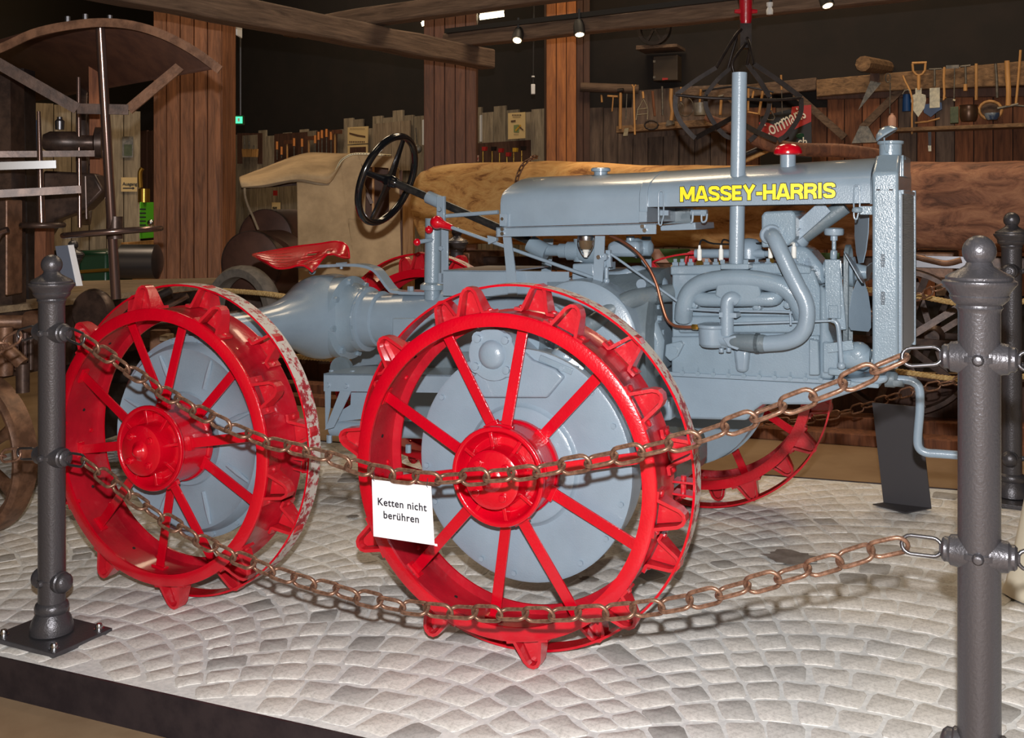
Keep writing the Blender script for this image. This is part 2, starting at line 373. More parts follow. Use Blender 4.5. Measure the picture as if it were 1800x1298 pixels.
# right tool wall: dark grey-brown boards left, red-brown boards right
wallmat = lambda px, rr: ('barngrey' if px < 1300 else 'barn') if rr.random() < .85 else ('barn' if px < 1300 else 'barngrey')
plank_row(wall_right, TW, 1036, 1960, .145, lambda px: 160, 520, wallmat, 0, tops=lambda px, rr: 170 if px > 1440 else 190)
# left fence wall with uneven board tops
def ftop(px, rr):
    if px < 580: return 236+rr.uniform(-6, 5)-(px-414)*.02
    if px < 760: return 232-(px-580)*.22+rr.uniform(-16, 10)
    return 196+rr.uniform(-14, 6)-(px-850)*.05
plank_row(wall_back, LW, 416, 960, .17, 0, 480, 'fence', 0, tops=ftop, rnd=5)
plank_row(wall_back, VPlane(100, 9.5, 246, 9.8), 30, 247, .16, lambda px: 186+(px-122)*.09, 440, 'fence', 0, rnd=3)
plank_row(wall_back, VPlane(246, 11.5, 275, 11.2), 249, 275, .16, 230, 420, 'claddk', -.2, rnd=4)

def pillar(idx, label_mat, px0, px1, Z, depth, side=None, boards=6, topz=5.9, matside=None):
    pl = VPlane(px0, Z, px1, Z); a = pl.p(px0, HY); b = pl.p(px1, HY)
    z0 = gz(a.x, 0)+FD
    core = Geo().box((a.x+.02, a.y+.02, z0), (b.x-.02, a.y+depth, topz)); o = struct(core.build('pillar', 'claddk', smooth=0))
    yb = HY-(z0-HC)/Z*F
    plank_row(o, pl, px0, px1, (b.x-a.x)/boards, -1150, yb, label_mat, 0, th=.02, rnd=idx)
    # right and left sides
    for xx, sg in ((b.x-.02, 1), (a.x+.02, -1)):
        for k in range(3):
            g = Geo(); y0 = a.y+.01+k*depth/3; g.box((min(xx, xx+sg*.02), y0, z0), (max(xx, xx+sg*.02), y0+depth/3-.006, topz)); q = g.build('plank', matside or label_mat, None, smooth=0); q.parent = o
    return o
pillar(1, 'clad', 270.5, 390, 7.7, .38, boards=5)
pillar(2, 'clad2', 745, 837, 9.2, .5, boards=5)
pillar(3, 'cladlit', 960, 1013, 9.4, .55, boards=3, matside='claddk')  # lit front and dark sides are painted into the cladding colours
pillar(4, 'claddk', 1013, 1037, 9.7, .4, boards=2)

# ---------------------------------------------------------------- old beams under the ceiling
def beam(name, p0, p1, w_, h_, mat, label, seed=1, n=14):
    p0 = Vector(p0); p1 = Vector(p1); d = (p1-p0); L = d.length; rr = random.Random(seed); secs = []
    for i in range(n+1):
        x = L*i/n; a = rr.uniform(-1, 1)*.006; b_ = rr.uniform(-1, 1)*.006; q = .012
        secs.append([Vector((x, sy*(w_/2+b_)+(-sy*q if k in (0, 3) else 0)*0, sz*(h_/2+a))) for k, (sy, sz) in enumerate(((-1, -1), (1, -1), (1, 1), (-1, 1)))])
    o = Geo().loft(secs).build(name, mat, smooth=0, bevel=.014)
    x = d.normalized(); y = Vector((0, 0, 1)).cross(x).normalized(); z = x.cross(y)
    o.matrix_world = Matrix.Translation(p0) @ Matrix((x, y, z)).transposed().to_4x4(); o['kind'] = 'structure'; return o
def zray(px, py, z):
    d = ray(px, py); t = (z-HC)/d.z; return CAM+d*t
zA = 2.535; a0 = zray(414, 20, zA); a1 = zray(858, 105, zA); dA = (a1-a0).normalized()
beam('beam', a0-dA*1.6, a1, .15, .155, 'beamdk', '', 1)
zB = 2.69; b0 = zray(640, 32, zB); b1 = zray(900, -4, zB); dB = (b1-b0).normalized()
beam('beam', b0-dB*.75, b1+dB*3, .12, .12, 'beamdk', '', 2)
zC = 2.66; c0 = zray(850, 66, zC); c1 = zray(1300, 16, zC); dC = (c1-c0).normalized()
beam('beam', c0-dC*.35, c1+dC*3.2, .12, .115, 'beamdk', '', 3)
# black lighting track on top of the beam, with spots
trk = thing('lighting_track', 'black lighting track along the top of the beam with the spot lamps', 'lighting track')
nC = Vector((dC.y, -dC.x, 0)); nC = nC if nC.y < 0 else -nC
t0 = c0+nC*.075+Vector((0, 0, .065)); Geo().bar(t0-dC*.3, t0+dC*5, .035, .035).build('rail', 'rubber', trk, 0)
def spot(px, py, lab, aim, on=True):
    Z = None; d = ray(px, py)
    t = ((c0+nC*.11)-CAM).dot(nC)/d.dot(nC); p = CAM+d*t
    s_ = thing('spot_lamp', lab, 'spotlight', p, 0, 'spot lamps on the lighting track')
    ax = Vector(aim).normalized(); back = -ax*.10
    Geo().lathe([(.0, -.012), (.036, -.012), (.042, 0), (.040, .004), (.030, -.002), (.030, -.004)], (0, 0, 0), ax, 20).lathe([(.041, 0), (.041, -.07), (.03, -.11), (0, -.115)], (0, 0, 0), ax, 20).build('housing', 'rubber', s_)
    Geo().lathe([(0, .001), (.030, .001), (.030, -.002)], (0, 0, 0), ax, 20).build('lamp', 'lampglow', s_)
    Geo().bar(back*.6, Vector((0, 0, 1))*(t0.z-p.z)*.9+back*.6, .014, .02).build('bracket', 'rubber', s_, 0)
    l = light('spot_light', 'SPOT', p+ax*.03, 26, (1, .72, .42), .03); l.rotation_euler = ax.to_track_quat('-Z', 'Y').to_euler(); l.data.spot_size = R_(70); l.data.spot_blend = .6
spot(909, 71, 'leftmost spot lamp on the beam track, tilted towards the viewer', (-.15, -.55, -.82))
spot(1019, 61, 'black spot lamp hanging in front of the wooden pillar', (.05, -.35, -.93))
spot(1455, 10, 'spot lamp at the top right above the tool wall', (.15, -.35, -.9))
# fluorescent tubes far back
for k, (pa, pb, Z, lab) in enumerate((((843, 31), (886, 25), 9.9, 'glowing fluorescent tube lamp above the beam beside the middle pillar'), ((741, 43), (750, 40), 11.5, 'short glowing end of a tube lamp behind the middle pillar'))):
    a = W(*pa, Z); b_ = W(*pb, Z); tb = thing('tube_lamp', lab, 'lamp', (a+b_)/2)
    c_ = (a+b_)/2; Geo().cyl(a-c_, b_-c_, .022, n=14).build('tube', 'tubeglow', tb); Geo().bar(a-c_+Vector((0, 0, .045)), b_-c_+Vector((0, 0, .045)), .07, .03).build('housing', 'white', tb, 0)
    Geo().bar(Vector((0, 0, .05)), Vector((0, 0, 5.9-c_.z)), .01, .01).build('hanger', 'rubber', tb, 0)

# ---------------------------------------------------------------- display platform with cobbles
e0 = G(0, 1155); e1 = G(640, 1298); PU = (e1-e0); PU.normalize()
PN = Vector((-.0372, 0, 1)).normalized(); PVv = PN.cross(PU).normalized()
if PVv.y < 0: PVv = -PVv
DEP = (G(1385, 838)-e0).dot(PVv)
S0, S1 = -2.6, 5.2
def PP(s, v, h=0): return e0+PU*s+PVv*v+PN*h
plat = thing('display_platform', 'low raised platform paved with pale cobblestones behind a dark steel edge', 'platform', (0, 0, 0))
Geo().prism([PP(S0, .005, -.004), PP(S1, .005, -.004), PP(S1, DEP, -.004), PP(S0, DEP, -.004)], PN*-.116).build('mortar_bed', 'mortar', plat, 0)
ed = Geo().prism([PP(S0, 0, .002), PP(S1, 0, .002), PP(S1, 0, -.1215), PP(S0, 0, -.1215)], -PVv*.008).build('steel_edge', 'edge', plat, 0)
Geo().prism([PP(S0, DEP, .0), PP(S1, DEP, .0), PP(S1, DEP, -.12), PP(S0, DEP, -.12)], PVv*.008).build('steel_edge', 'edge', plat, 0)
rr = random.Random(11); stones = []
LW_, H_, NI = 1.26, .118, 13; half = R_(45); Rr = LW_/2/math.sin(half); phb = math.asin((LW_/2-H_/2)/Rr)
gdi = lambda p: math.log(math.tan(math.pi/4+p/2)); gd = lambda t: 2*math.atan(math.exp(t))-math.pi/2
def arcpt(lane, f, j, lim): # f in 0..1 along the arc, closer joints on the flanks
    ph = gd((2*f-1)*gdi(lim)); return (lane*LW_+Rr*math.sin(ph), j*H_+Rr*(math.cos(ph)-math.cos(half)))
def field(x, y): nv = noise.noise_vector(Vector((x*2.4, y*2.4, 1)))*.03; return x+nv.x, y+nv.y
def add_stone(corners):
    corners = [field(*c) for c in corners]; n_c = len(corners); cx = sum(c[0] for c in corners)/n_c; cy = sum(c[1] for c in corners)/n_c
    if not (S0+.05 < cx < S1-.05 and .045 < cy < DEP-.04): return
    pts = []
    for (x, y) in corners:
        jx, jy = rr.uniform(-.006, .006), rr.uniform(-.006, .006); d = Vector((x-cx, y-cy)); L = d.length; d *= (L-.0075)/L
        pts.append((cx+d.x+jx, min(max(cy+d.y+jy, .012), DEP-.012)))
    stones.append((cx, cy, pts))
for lane in range(-3, 6):
    for j in range(-7, int(DEP/H_)+2):
        bs = list(range(NI+1)) if j % 2 == 0 else [0]+[k+.5 for k in range(1, NI-1)]+[NI]
        for i0, i1 in zip(bs[:-1], bs[1:]):
            f0, f1 = i0/NI, i1/NI; fm = (f0+f1)/2
            add_stone([arcpt(lane, f0, j, phb), arcpt(lane, fm, j, phb), arcpt(lane, f1, j, phb), arcpt(lane, f1, j+1, half), arcpt(lane, fm, j+1, half), arcpt(lane, f0, j+1, half)])
        xb = lane*LW_+LW_/2; add_stone([(xb, j*H_), (xb+H_/2, j*H_+H_/2), (xb, (j+1)*H_), (xb-H_/2, j*H_+H_/2)])
def stone_geo(g, st, org=None):
    cx, cy, pts = st; hh = rr.uniform(-.0025, .0005); o = org or Vector((0, 0, 0)); lo = []; mid = []; top = []
    tx, ty = rr.uniform(-.012, .012), rr.uniform(-.012, .012)
    fine = []
    for k in range(len(pts)): # round the corners a little
        a = Vector(pts[k]); b = Vector(pts[(k+1) % len(pts)]); fine += [a.lerp(b, .16), a.lerp(b, .84)]
    for (x, y) in fine:
        dx, dy = x-cx, y-cy
        lo.append(PP(x, y, -.012)-o); mid.append(PP(x, y, hh-.002)-o); top.append(PP(cx+dx*.88, cy+dy*.88, hh+.0005+dx*tx+dy*ty)-o)
    n = len(lo); ctr = PP(cx, cy, hh+.0015)-o; vs = lo+mid+top+[ctr]; fs = []
    for i in range(n):
        j = (i+1) % n; fs += [(i, j, n+j, n+i), (n+i, n+j, 2*n+j, 2*n+i), (2*n+i, 2*n+j, 3*n)]
    g.add(vs, fs)
def shown(st):
    p = PP(st[0], st[1]); px = CX+F*p.x/p.y if p.y > .3 else -999; py = HY-(p.z-HC)/p.y*F if p.y > .3 else 9e9
    return (1/p.y) if (-20 < px < 1820 and py < 1310) else 0
stones.sort(key=lambda q: -shown(q))
for st in stones[:300]:
    g = Geo(); c_ = PP(st[0], st[1]); stone_geo(g, st, c_); o = g.build('cobblestone', 'stone', plat, 40); o.location = c_
g = Geo()
for st in stones[300:]: stone_geo(g, st)
o = g.build('cobblestones', 'stones', plat, 40); o['kind'] = 'stuff'
# dark oil stains lying on the stones
for (px, py, r, lab) in ((1035, 1018, .035, 'small dark oil stain behind the front wheel'), (1388, 980, .10, 'large faint dark stain on the cobbles by the right post'), (620, 908, .03, 'tiny dark oil drips between the two near wheels')):
    p = G(px, py, .0065); g = Geo(); n = 26; q = random.Random(int(px)); vs = []
    for i in range(n):
        a = 2*math.pi*i/n; k = r*(.75+.4*q.random()); vs.append(PU*math.cos(a)*k+PVv*math.sin(a)*k*.8)
    g.prism(vs, PN*.0012); s_ = g.build('oil_stain', 'stain', None, 0); s_.location = p; tag(s_, lab, 'stain')

# ---------------------------------------------------------------- bollards
def rprof(pts): return [(r, z) for r, z in pts]
def make_bollard(name, label, loc, ang, plate=True, grp='iron bollards of the barrier'):
    t = thing(name, label, 'bollard', loc, ang, grp); H = 1.253; k = .0003095
    top = lambda y: H-(y-190)*k
    prof = [(0, H)]
    for a in range(1, 10):
        th = a/9*2.42; prof.append((.0335*math.sin(th), H-.0335+.0335*math.cos(th)))
    prof += [(.0245, top(372)), (.028, top(395)), (.045, top(430)), (.060, top(455)), (.066, top(470)), (.0655, top(486)), (.0725, top(498)), (.073, top(515)), (.069, top(532)), (.060, top(570)), (.057, top(590)), (.0585, top(600)), (.056, top(622)), (.048, top(648)), (.0445, top(656)), (.0445, top(666)), (.046, top(676)), (.0425, top(692)), (.0412, top(710))]
    prof += [(.0425, .135), (.0425, .118), (.050, .112), (.054, .100), (.052, .088), (.049, .082), (.052, .076), (.060, .062), (.067, .04), (.068, .02)]
    Geo().lathe(prof[::-1], n=40).build('post', 'iron', t, 45)
    for q, hz in enumerate((.255, .661, 1.067)):
        z = H-hz; g = Geo()
        for sg in (-1, 1):
            if q < 2: pr = [(.038, .02), (.035, .036), (.0325, .046), (.0315, .055), (.0265, .0585), (.0255, .062), (.026, .067), (.021, .072), (.012, .0725), (.010, .077), (0, .077)]
            else: pr = [(.030, .02), (.0345, .034), (.035, .048), (.031, .052), (.0315, .062), (.024, .071), (.010, .076), (0, .077)]
            g.lathe(pr, (0, 0, z), (sg, 0, 0), 28)
        g.lathe([(.0435, -.006), (.0455, -.006), (.0455, .006), (.0435, .006)], (0, 0, z), (0, 0, 1), 36, True)
        for sg in (-1, 1): g.lathe([(.012, .036), (.012, .046), (.008, .053), (0, .055)], (0, 0, z), (0, sg, 0), 14)
        g.build('collar', 'iron', t, 45)
    if plate:
        Geo().box((-.15, -.115, 0), (.15, .115, .016)).build('base_plate', 'iron', t, 0, bevel=.002)
        for sx in (-1, 1):
            for sy in (-1, 1):
                Geo().lathe([(.017, .016), (.017, .019), (.012, .019), (.012, .028), (.009, .034), (0, .037)], (sx*.118, sy*.088, 0), (0, 0, 1), 12).build('bolt', 'steel', t)
    return t
BL = Vector((-1.507, 3.446, gz(-1.507, 0))); BR = Vector((.970, 2.185, gz(.97, 0)))
fang = math.atan2(BR.y-BL.y, BR.x-BL.x)
make_bollard('bollard', 'grey iron bollard bolted to a plate at the left corner of the platform', BL, fang)
make_bollard('bollard', 'large nearest grey iron bollard at the right, cut off by the bottom', BR, fang)
B3 = Vector((2.174, 4.58, gz(2.174, 0))); make_bollard('bollard', 'black iron bollard half hidden behind the large nearest one', B3, fang+1.45)
B4 = Vector((-.346, 6.6, gz(-.35, 0))); make_bollard('bollard', 'dark iron bollard seen behind the gear levers in front of the log', B4, fang)
B5 = Vector((-2.96, 7.1, gz(-2.96, 0))); make_bollard('bollard', 'dark iron bollard behind the small tilted info panel at the left', B5, fang)

# ---------------------------------------------------------------- chains
def link_mesh(pitch, wire, mat, name, wid=None):
    wid = wid or pitch*.28; L = pitch/2+wire/2; P = []; r_ = wid; st = L-r_
    for i in range(9): a = -math.pi/2+math.pi*i/8; P.append((st+r_*math.cos(a), r_*math.sin(a), 0))
    for i in range(9): a = math.pi/2+math.pi*i/8; P.append((-st+r_*math.cos(a), r_*math.sin(a), 0))
    o = Geo().tube(P, wire/2, 8, True).build(name, mat, None, 60); me = o.data; bpy.data.objects.remove(o); return me
LM = {}
def chain(name, label, pts, pitch, wire, grp, seed=0, mat='rustchain', ends=(1, 1), kind='chain'):
    t = thing(name, label, kind, (0, 0, 0), 0, grp)
    P = smoothpath(pts, 10); acc = [0]
    for i in range(1, len(P)): acc.append(acc[-1]+(P[i]-P[i-1]).length)
    key = (pitch, wire, mat)
    if key not in LM: LM[key] = link_mesh(pitch, wire, mat, 'link')
    if 'sh' not in LM: LM['sh'] = link_mesh(.072, .0085, 'steeldk', 'shackle', .019)
    def at(d):
        for i in range(1, len(P)):
            if acc[i] >= d: f = (d-acc[i-1])/max(1e-9, acc[i]-acc[i-1]); return P[i-1].lerp(P[i], f)
        return P[-1]
    def put(me, a, b, roll, nm):
        x = (b-a).normalized(); up = Vector((0, 0, 1)); y = up.cross(x).normalized(); z = x.cross(y)
        R = Matrix((x, y, z)).transposed() @ Matrix.Rotation(roll, 3, 'X')
        o = bpy.data.objects.new(nm, me); C.objects.link(o); o.parent = t; o.matrix_local = Matrix.Translation((a+b)/2) @ R.to_4x4()
    d = 0; e = acc[-1]; SH = .066
    if ends[0]: put(LM['sh'], at(0), at(SH), R_(80), 'shackle'); d = SH
    if ends[1]: put(LM['sh'], at(e-SH), at(e), R_(80), 'shackle'); e -= SH
    n = max(1, round((e-d)/pitch)); q = (e-d)/n; rr = random.Random(seed)
    for i in range(n): put(LM[key], at(d+i*q), at(d+(i+1)*q), (R_(28) if i % 2 else R_(112))+rr.uniform(-.2, .2), 'link')
    return t
FP = VPlane(91, 3.446, 1721, 2.185)
def boss(B, hz, sg, ang=None, dist=.079):
    a = fang if ang is None else ang; return Vector((B.x+math.cos(a)*dist*sg, B.y+math.sin(a)*dist*sg, B.z+1.253-hz))
up_px = [(150, 600), (239, 659), (340, 720), (457, 773), (553, 797), (661, 830), (763, 842), (839, 838), (914, 833), (1044, 811), (1178, 782), (1247, 763), (1391, 710), (1489, 673), (1585, 630)]
lo_px = [(152, 814), (220, 867), (287, 912), (377, 963), (500, 1013), (580, 1035), (682, 1062), (796, 1076), (947, 1081), (1065, 1077), (1173, 1065), (1248, 1049), (1390, 1010), (1480, 985), (1578, 957)]
chain('barrier_chain', 'upper rusty chain sagging between the two near bollards, carrying the white notice', [boss(BL, .255, 1)]+[FP.p(*q) for q in up_px]+[boss(BR, .255, -1)], .073, .0108, 'rusty barrier chains', 1)
chain('barrier_chain', 'lower rusty chain sagging near the cobbles between the two near bollards', [boss(BL, .661, 1)]+[FP.p(*q) for q in lo_px]+[boss(BR, .661, -1)], .073, .0102, 'rusty barrier chains', 2)
L0 = boss(BL, .255, -1); chain('barrier_chain', 'upper rusty chain leaving the left bollard towards the old iron wheel', [L0, L0+Vector((-.09, .03, -.03)), L0+Vector((-.25, .08, -.12)), L0+Vector((-.6, .2, -.26)), L0+Vector((-1.3, .5, -.3))], .073, .0098, 'rusty barrier chains', 3, ends=(1, 0))
L0 = boss(BL, .661, -1); chain('barrier_chain', 'lower rusty chain leaving the left bollard across the old iron wheel', [L0, L0+Vector((-.09, .03, -.01)), L0+Vector((-.25, .08, -.05)), L0+Vector((-.6, .2, -.16)), L0+Vector((-1.3, .5, -.25))], .073, .0092, 'rusty barrier chains', 4, ends=(1, 0))
for hz, lab in ((.255, 'upper shackle and chain leaving the nearest bollard to the right'), (.661, 'lower shackle and chain leaving the nearest bollard to the right')):
    L0 = boss(BR, hz, 1); chain('barrier_chain', lab, [L0, L0+Vector((.07, -.02, -.01)), L0+Vector((.3, -.1, -.1)), L0+Vector((.8, -.3, -.2))], .073, .0098, 'rusty barrier chains', 5, ends=(1, 0))
a3 = fang+1.45
def rear_chain(hz, mid, lab, seed):
    A = boss(B3, hz, 1, a3); pts = [A]+[W(px, py, Z) for px, py, Z in mid]; chain('barrier_chain', lab, pts, .073, .008, 'thin rusty chains behind the tractor', seed, ends=(1, 0))
rear_chain(.255, [(1662, 502, 4.75), (1600, 528, 4.95), (1500, 560, 5.2), (1380, 580, 5.6)], 'upper thin chain behind the radiator running to the rear bollard', 6)
rear_chain(.661, [(1690, 668, 4.8), (1600, 688, 5.0), (1540, 708, 5.15), (1440, 735, 5.4), (1300, 745, 5.7), (1150, 740, 6.0)], 'lower thin chain behind the tractor just above the crank', 7)
# white notice hung on the upper chain
cp = [FP.p(654, 843, .006), FP.p(758, 855, .006), FP.p(764, 959, .0), FP.p(657, 943, .0)]
cen = sum(cp, Vector((0, 0, 0)))/4; nt = thing('hanging_notice', 'white card hung by wires on the chain reading Ketten nicht berühren', 'notice', cen)
g = Geo(); g.prism([p-cen for p in (cp[3], cp[2], cp[1], cp[0])], FP.n*.0012); x = (cp[2]-cp[3]).normalized(); up = (cp[0]-cp[3]).normalized(); nrm = x.cross(up)
g.prism([cp[2]-cen-up*.002, cp[2]-cen-up*.002+x*.008, cp[2]-cen+x*.008+up*.004, cp[2]-cen+up*.004], -nrm*.001); g.build('card', 'white', nt, 0)
R3 = basis(cp[2]-cp[3], cp[0]-cp[3]); nz = R3.col[2]
pa = FP.p(706, 889, .008)-cen; text('lettering', 'Ketten nicht', 'ink', nt, pa-R3.col[1]*.007, R3, .0285, 1, .0004, .0003, 'CENTER', 1.08)
pb = FP.p(705, 911, .006)-cen; text('lettering', 'berühren', 'ink', nt, pb-R3.col[1]*.007, R3, .0285, 1, .0004, .0003, 'CENTER', 1.08)
for px, py in ((658, 846), (752, 857)):
    a = FP.p(px, py, .009)-cen; b_ = FP.p(px, py-16, .004)-cen; Geo().tube([a, a+nz*.006+Vector((0, 0, .005)), b_], .0009, 6).build('wire', 'ink', nt)

# ---------------------------------------------------------------- the tractor
tr = thing('tractor', 'grey four-wheel-drive vintage tractor with red spoked steel wheels, lettered MASSEY-HARRIS on the hood', 'tractor', TO, -TA)
def tb(g, name, mat='grey', parent=None, smooth=38, bevel=0, **k): return g.build(name, mat, parent or tr, smooth, bevel, **k)
X_, Y_, Z_ = Vector((1, 0, 0)), Vector((0, 1, 0)), Vector((0, 0, 1))
def poly(pxs, v0, v1, g=None):
    """solid plate: outline seen on the vertical plane v0, thickness to v1"""
    g = g or Geo(); return g.prism([T(x, y, v0) for x, y in pxs], (0, v1-v0, 0))
def pipe(pts, r, n=14, k=5, g=None):
    g = g or Geo(); return g.tube(smoothpath([T(*p) for p in pts], k), r, n)
def bolts(g, pts, v, r=.008, h=.008, ax=(0, -1, 0)):
    for p in pts: c = T(p[0], p[1], v) if not isinstance(p, Vector) else p; g.cyl(c, c+Vector(ax)*h, r, n=6)
    return g

# --- wheel (axle along +Y into the tractor; outer face at y=0)
def make_wheel(a_sp, a_f, a_b, disc, hs=0):
    g = Geo()
    prof = [(.440, .001), (.476, 0), (.4815, .004), (.4826, .012), (.479, .020), (.4745, .026), (.4735, .188), (.478, .194), (.478, .2), (.438, .2), (.438, .193), (.466, .19), (.466, .014), (.440, .011)]
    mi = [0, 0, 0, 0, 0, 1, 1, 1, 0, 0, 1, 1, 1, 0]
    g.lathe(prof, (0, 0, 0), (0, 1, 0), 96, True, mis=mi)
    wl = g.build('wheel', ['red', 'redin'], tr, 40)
    # guard ring with worn outer face
    g = Geo(); pr = [(.551, .130), (.558, .130), (.5585, .195), (.551, .195)]
    g.lathe(pr, (0, 0, 0), (0, 1, 0), 120, True, mis=[0, 1, 0, 0])
    g.build('guard_ring', ['red', 'worn'], wl, 40)
    # joint bracket of the ring
    g = Geo(); a = R_(a_b-48)
    for da in (-.035, .035):
        e = Vector((math.cos(a+da), 0, math.sin(a+da))); tq = Vector((-math.sin(a), 0, math.cos(a)))
        g.cbox(e*.520+Vector((0, .163, 0)), (.06, .055, .006), Matrix((e, Y_, tq)).transposed())
    e = Vector((math.cos(a), 0, math.sin(a))); tq = Vector((-math.sin(a), 0, math.cos(a))); c_ = e*.515+Vector((0, .163, 0)); g.cyl(c_-tq*.032, c_+tq*.032, .008, n=10)
    g.build('ring_bracket', 'redlug', wl, 30)
    # hub
    g = Geo(); g.lathe([(.080, .035+hs), (.090, .03+hs), (.112, .036+hs), (.126, .022+hs), (.130, .0+hs), (.136, -.006+hs), (.146, -.006+hs), (.149, .002+hs), (.1465, .012+hs), (.141, .018+hs), (.1385, .05), (.1385, .11), (.146, .118), (.146, .135), (.10, .14)], (0, 0, 0), (0, 1, 0), 48)
    for i in range(8):
        a = 2*math.pi*i/8+.2; e = Vector((math.cos(a), 0, math.sin(a))); tq = Vector((-math.sin(a), 0, math.cos(a)))
        g.cbox(e*.108+Vector((0, .018+hs, 0)), (.05, .03, .012), Matrix((e, Y_, tq)).transposed())
    g.build('hub', 'red', wl, 38, bevel=.002)
    g = Geo(); g.lathe([(0, -.046), (.030, -.046), (.079, -.044), (.086, -.040), (.088, -.03), (.0885, .04)], (0, 0, 0), (0, 1, 0), 40)
    g.lathe([(0, -.074), (.010, -.072), (.016, -.066), (.022, -.055), (.030, -.048), (.040, -.044)], (0, 0, 0), (0, 1, 0), 16)
    for i in range(4):
        a = R_(40+90*i); e = Vector((math.cos(a), 0, math.sin(a)))*.061; g.lathe([(.0125, -.044), (.0125, -.05), (.0095, -.052), (.0095, -.058), (0, -.06)], e, (0, 1, 0), 12)
    g.v = [p+Vector((0, hs, 0)) for p in g.v]; g.build('hub_cap', 'red', wl, 38)
    # spokes
    sm = {}
    for i in range(10):
        a = R_(a_sp+36*i); key = i % 2
        if key not in sm:
            g = Geo(); vh = .022 if key == 0 else .112; vr = .075 if key == 0 else .105
            p0 = Vector((.134, vh, 0)); p1 = Vector((.462, vr, 0)); g.bar(p0, p1, .034, .008, up=(0, 1, 0)); g.cbox((.463, vr, 0), (.01, .03, .055)); g.cbox((.142, vh, 0), (.02, .018, .05))
            o = g.build('spoke', 'red', wl, 0, bevel=.0015); sm[key] = o.data
        else: o = bpy.data.objects.new('spoke', sm[key]); C.objects.link(o); o.parent = wl; bv = o.modifiers.new('edge', 'BEVEL'); bv.width = .0015; bv.segments = 2
        o.rotation_euler = (0, -a, 0)
    # lugs: bent V plates in two rows
    def lug_geo():
        g = Geo(); th = .010; W0, W1 = .031, .021
        out = [(-.066, .474), (-.042, .474), (-.036, .481), (-.018, .541), (-.010, .551), (0, .5545), (.010, .551), (.018, .541), (.036, .481), (.042, .474), (.066, .474)]
        def wd(z): return W0+(W1-W0)*max(0, (z-.48))/.075 if z < .5 else W0-(z-.48)*.16
        secs = []
        for k, (x, z) in enumerate(out):
            a = Vector(out[max(0, k-1)]); b = Vector(out[min(len(out)-1, k+1)]); t_ = (b-a).normalized(); nn = Vector((-t_.y, t_.x)); w2 = wd(z)
            q0 = (x, z); q1 = (x+nn.x*th, z+nn.y*th)
            secs.append([Vector((q0[0], -w2, q0[1])), Vector((q0[0], w2, q0[1])), Vector((q1[0], w2, q1[1])), Vector((q1[0], -w2, q1[1]))])
        g.loft(secs)
        g.prism([(-.034, .006, .478), (.034, .006, .478), (.013, .006, .545), (0, .006, .552), (-.013, .006, .545)], (0, .005, 0))
        for sx in (-.054, .054): g.lathe([(.010, .480), (.010, .486), (.006, .49), (0, .491)], (sx, 0, 0), (0, 0, 1), 8)
        return g
    base_l = None
    for row, (a0, vy) in enumerate(((a_f, .036), (a_b, .160))):
        for i in range(10):
            if base_l is None: o = lug_geo().build('lug', 'redlug', wl, 30); base_l = o.data
            else: o = bpy.data.objects.new('lug', base_l); C.objects.link(o); o.parent = wl
            a = R_(a0+36*i-90); o.rotation_euler = (0, -a, 0); o.location = (0, vy, 0)
    # rivets and bolt holes inside the drum
    g = Geo(); h = Geo()
    for i in range(10):
        for (a0, vy) in ((a_f+6, .036), (a_b-6, .16)):
            a = R_(a0+36*i); e = Vector((math.cos(a), 0, math.sin(a))); g.lathe([(.009, .466), (.008, .460), (0, .458)], Vector((0, vy, 0)), e, 8)
        a = R_(a_sp+18+36*i); e = Vector((math.cos(a), 0, math.sin(a))); h.lathe([(.006, .4655), (.006, .4640), (0, .4639)], Vector((0, .12, 0)), e, 8)
    g.build('rivets', 'red', wl); h.build('bolt_holes', 'rubber', wl)
    return wl
def place_wheel(wl, c, yaw): wl.location = c; wl.rotation_euler = (0, 0, yaw)
wf = make_wheel(11, 29, 46.5, 1); place_wheel(wf, (0, 0, .56), TA-.415)
wr_ = make_wheel(9, 25.5, 43.5, 0, -.022); place_wheel(wr_, (-1.327, -.012, .52), TA-.433)
def dupe_wheel(src, c, yaw, roll=0):
    q = copy_tree(src, tr); q.location = c; q.rotation_euler = (0, roll, yaw); return q
fw = Vector((.79, 4.66, .600))-TO; fwl = Vector((fw.dot(TS), fw.dot(TV), fw.z))
dupe_wheel(wf, fwl+Vector((.03, .16, 0)), math.pi+.10, .3)
dupe_wheel(wr_, (-1.327, 2.0, .57), math.pi, .5)

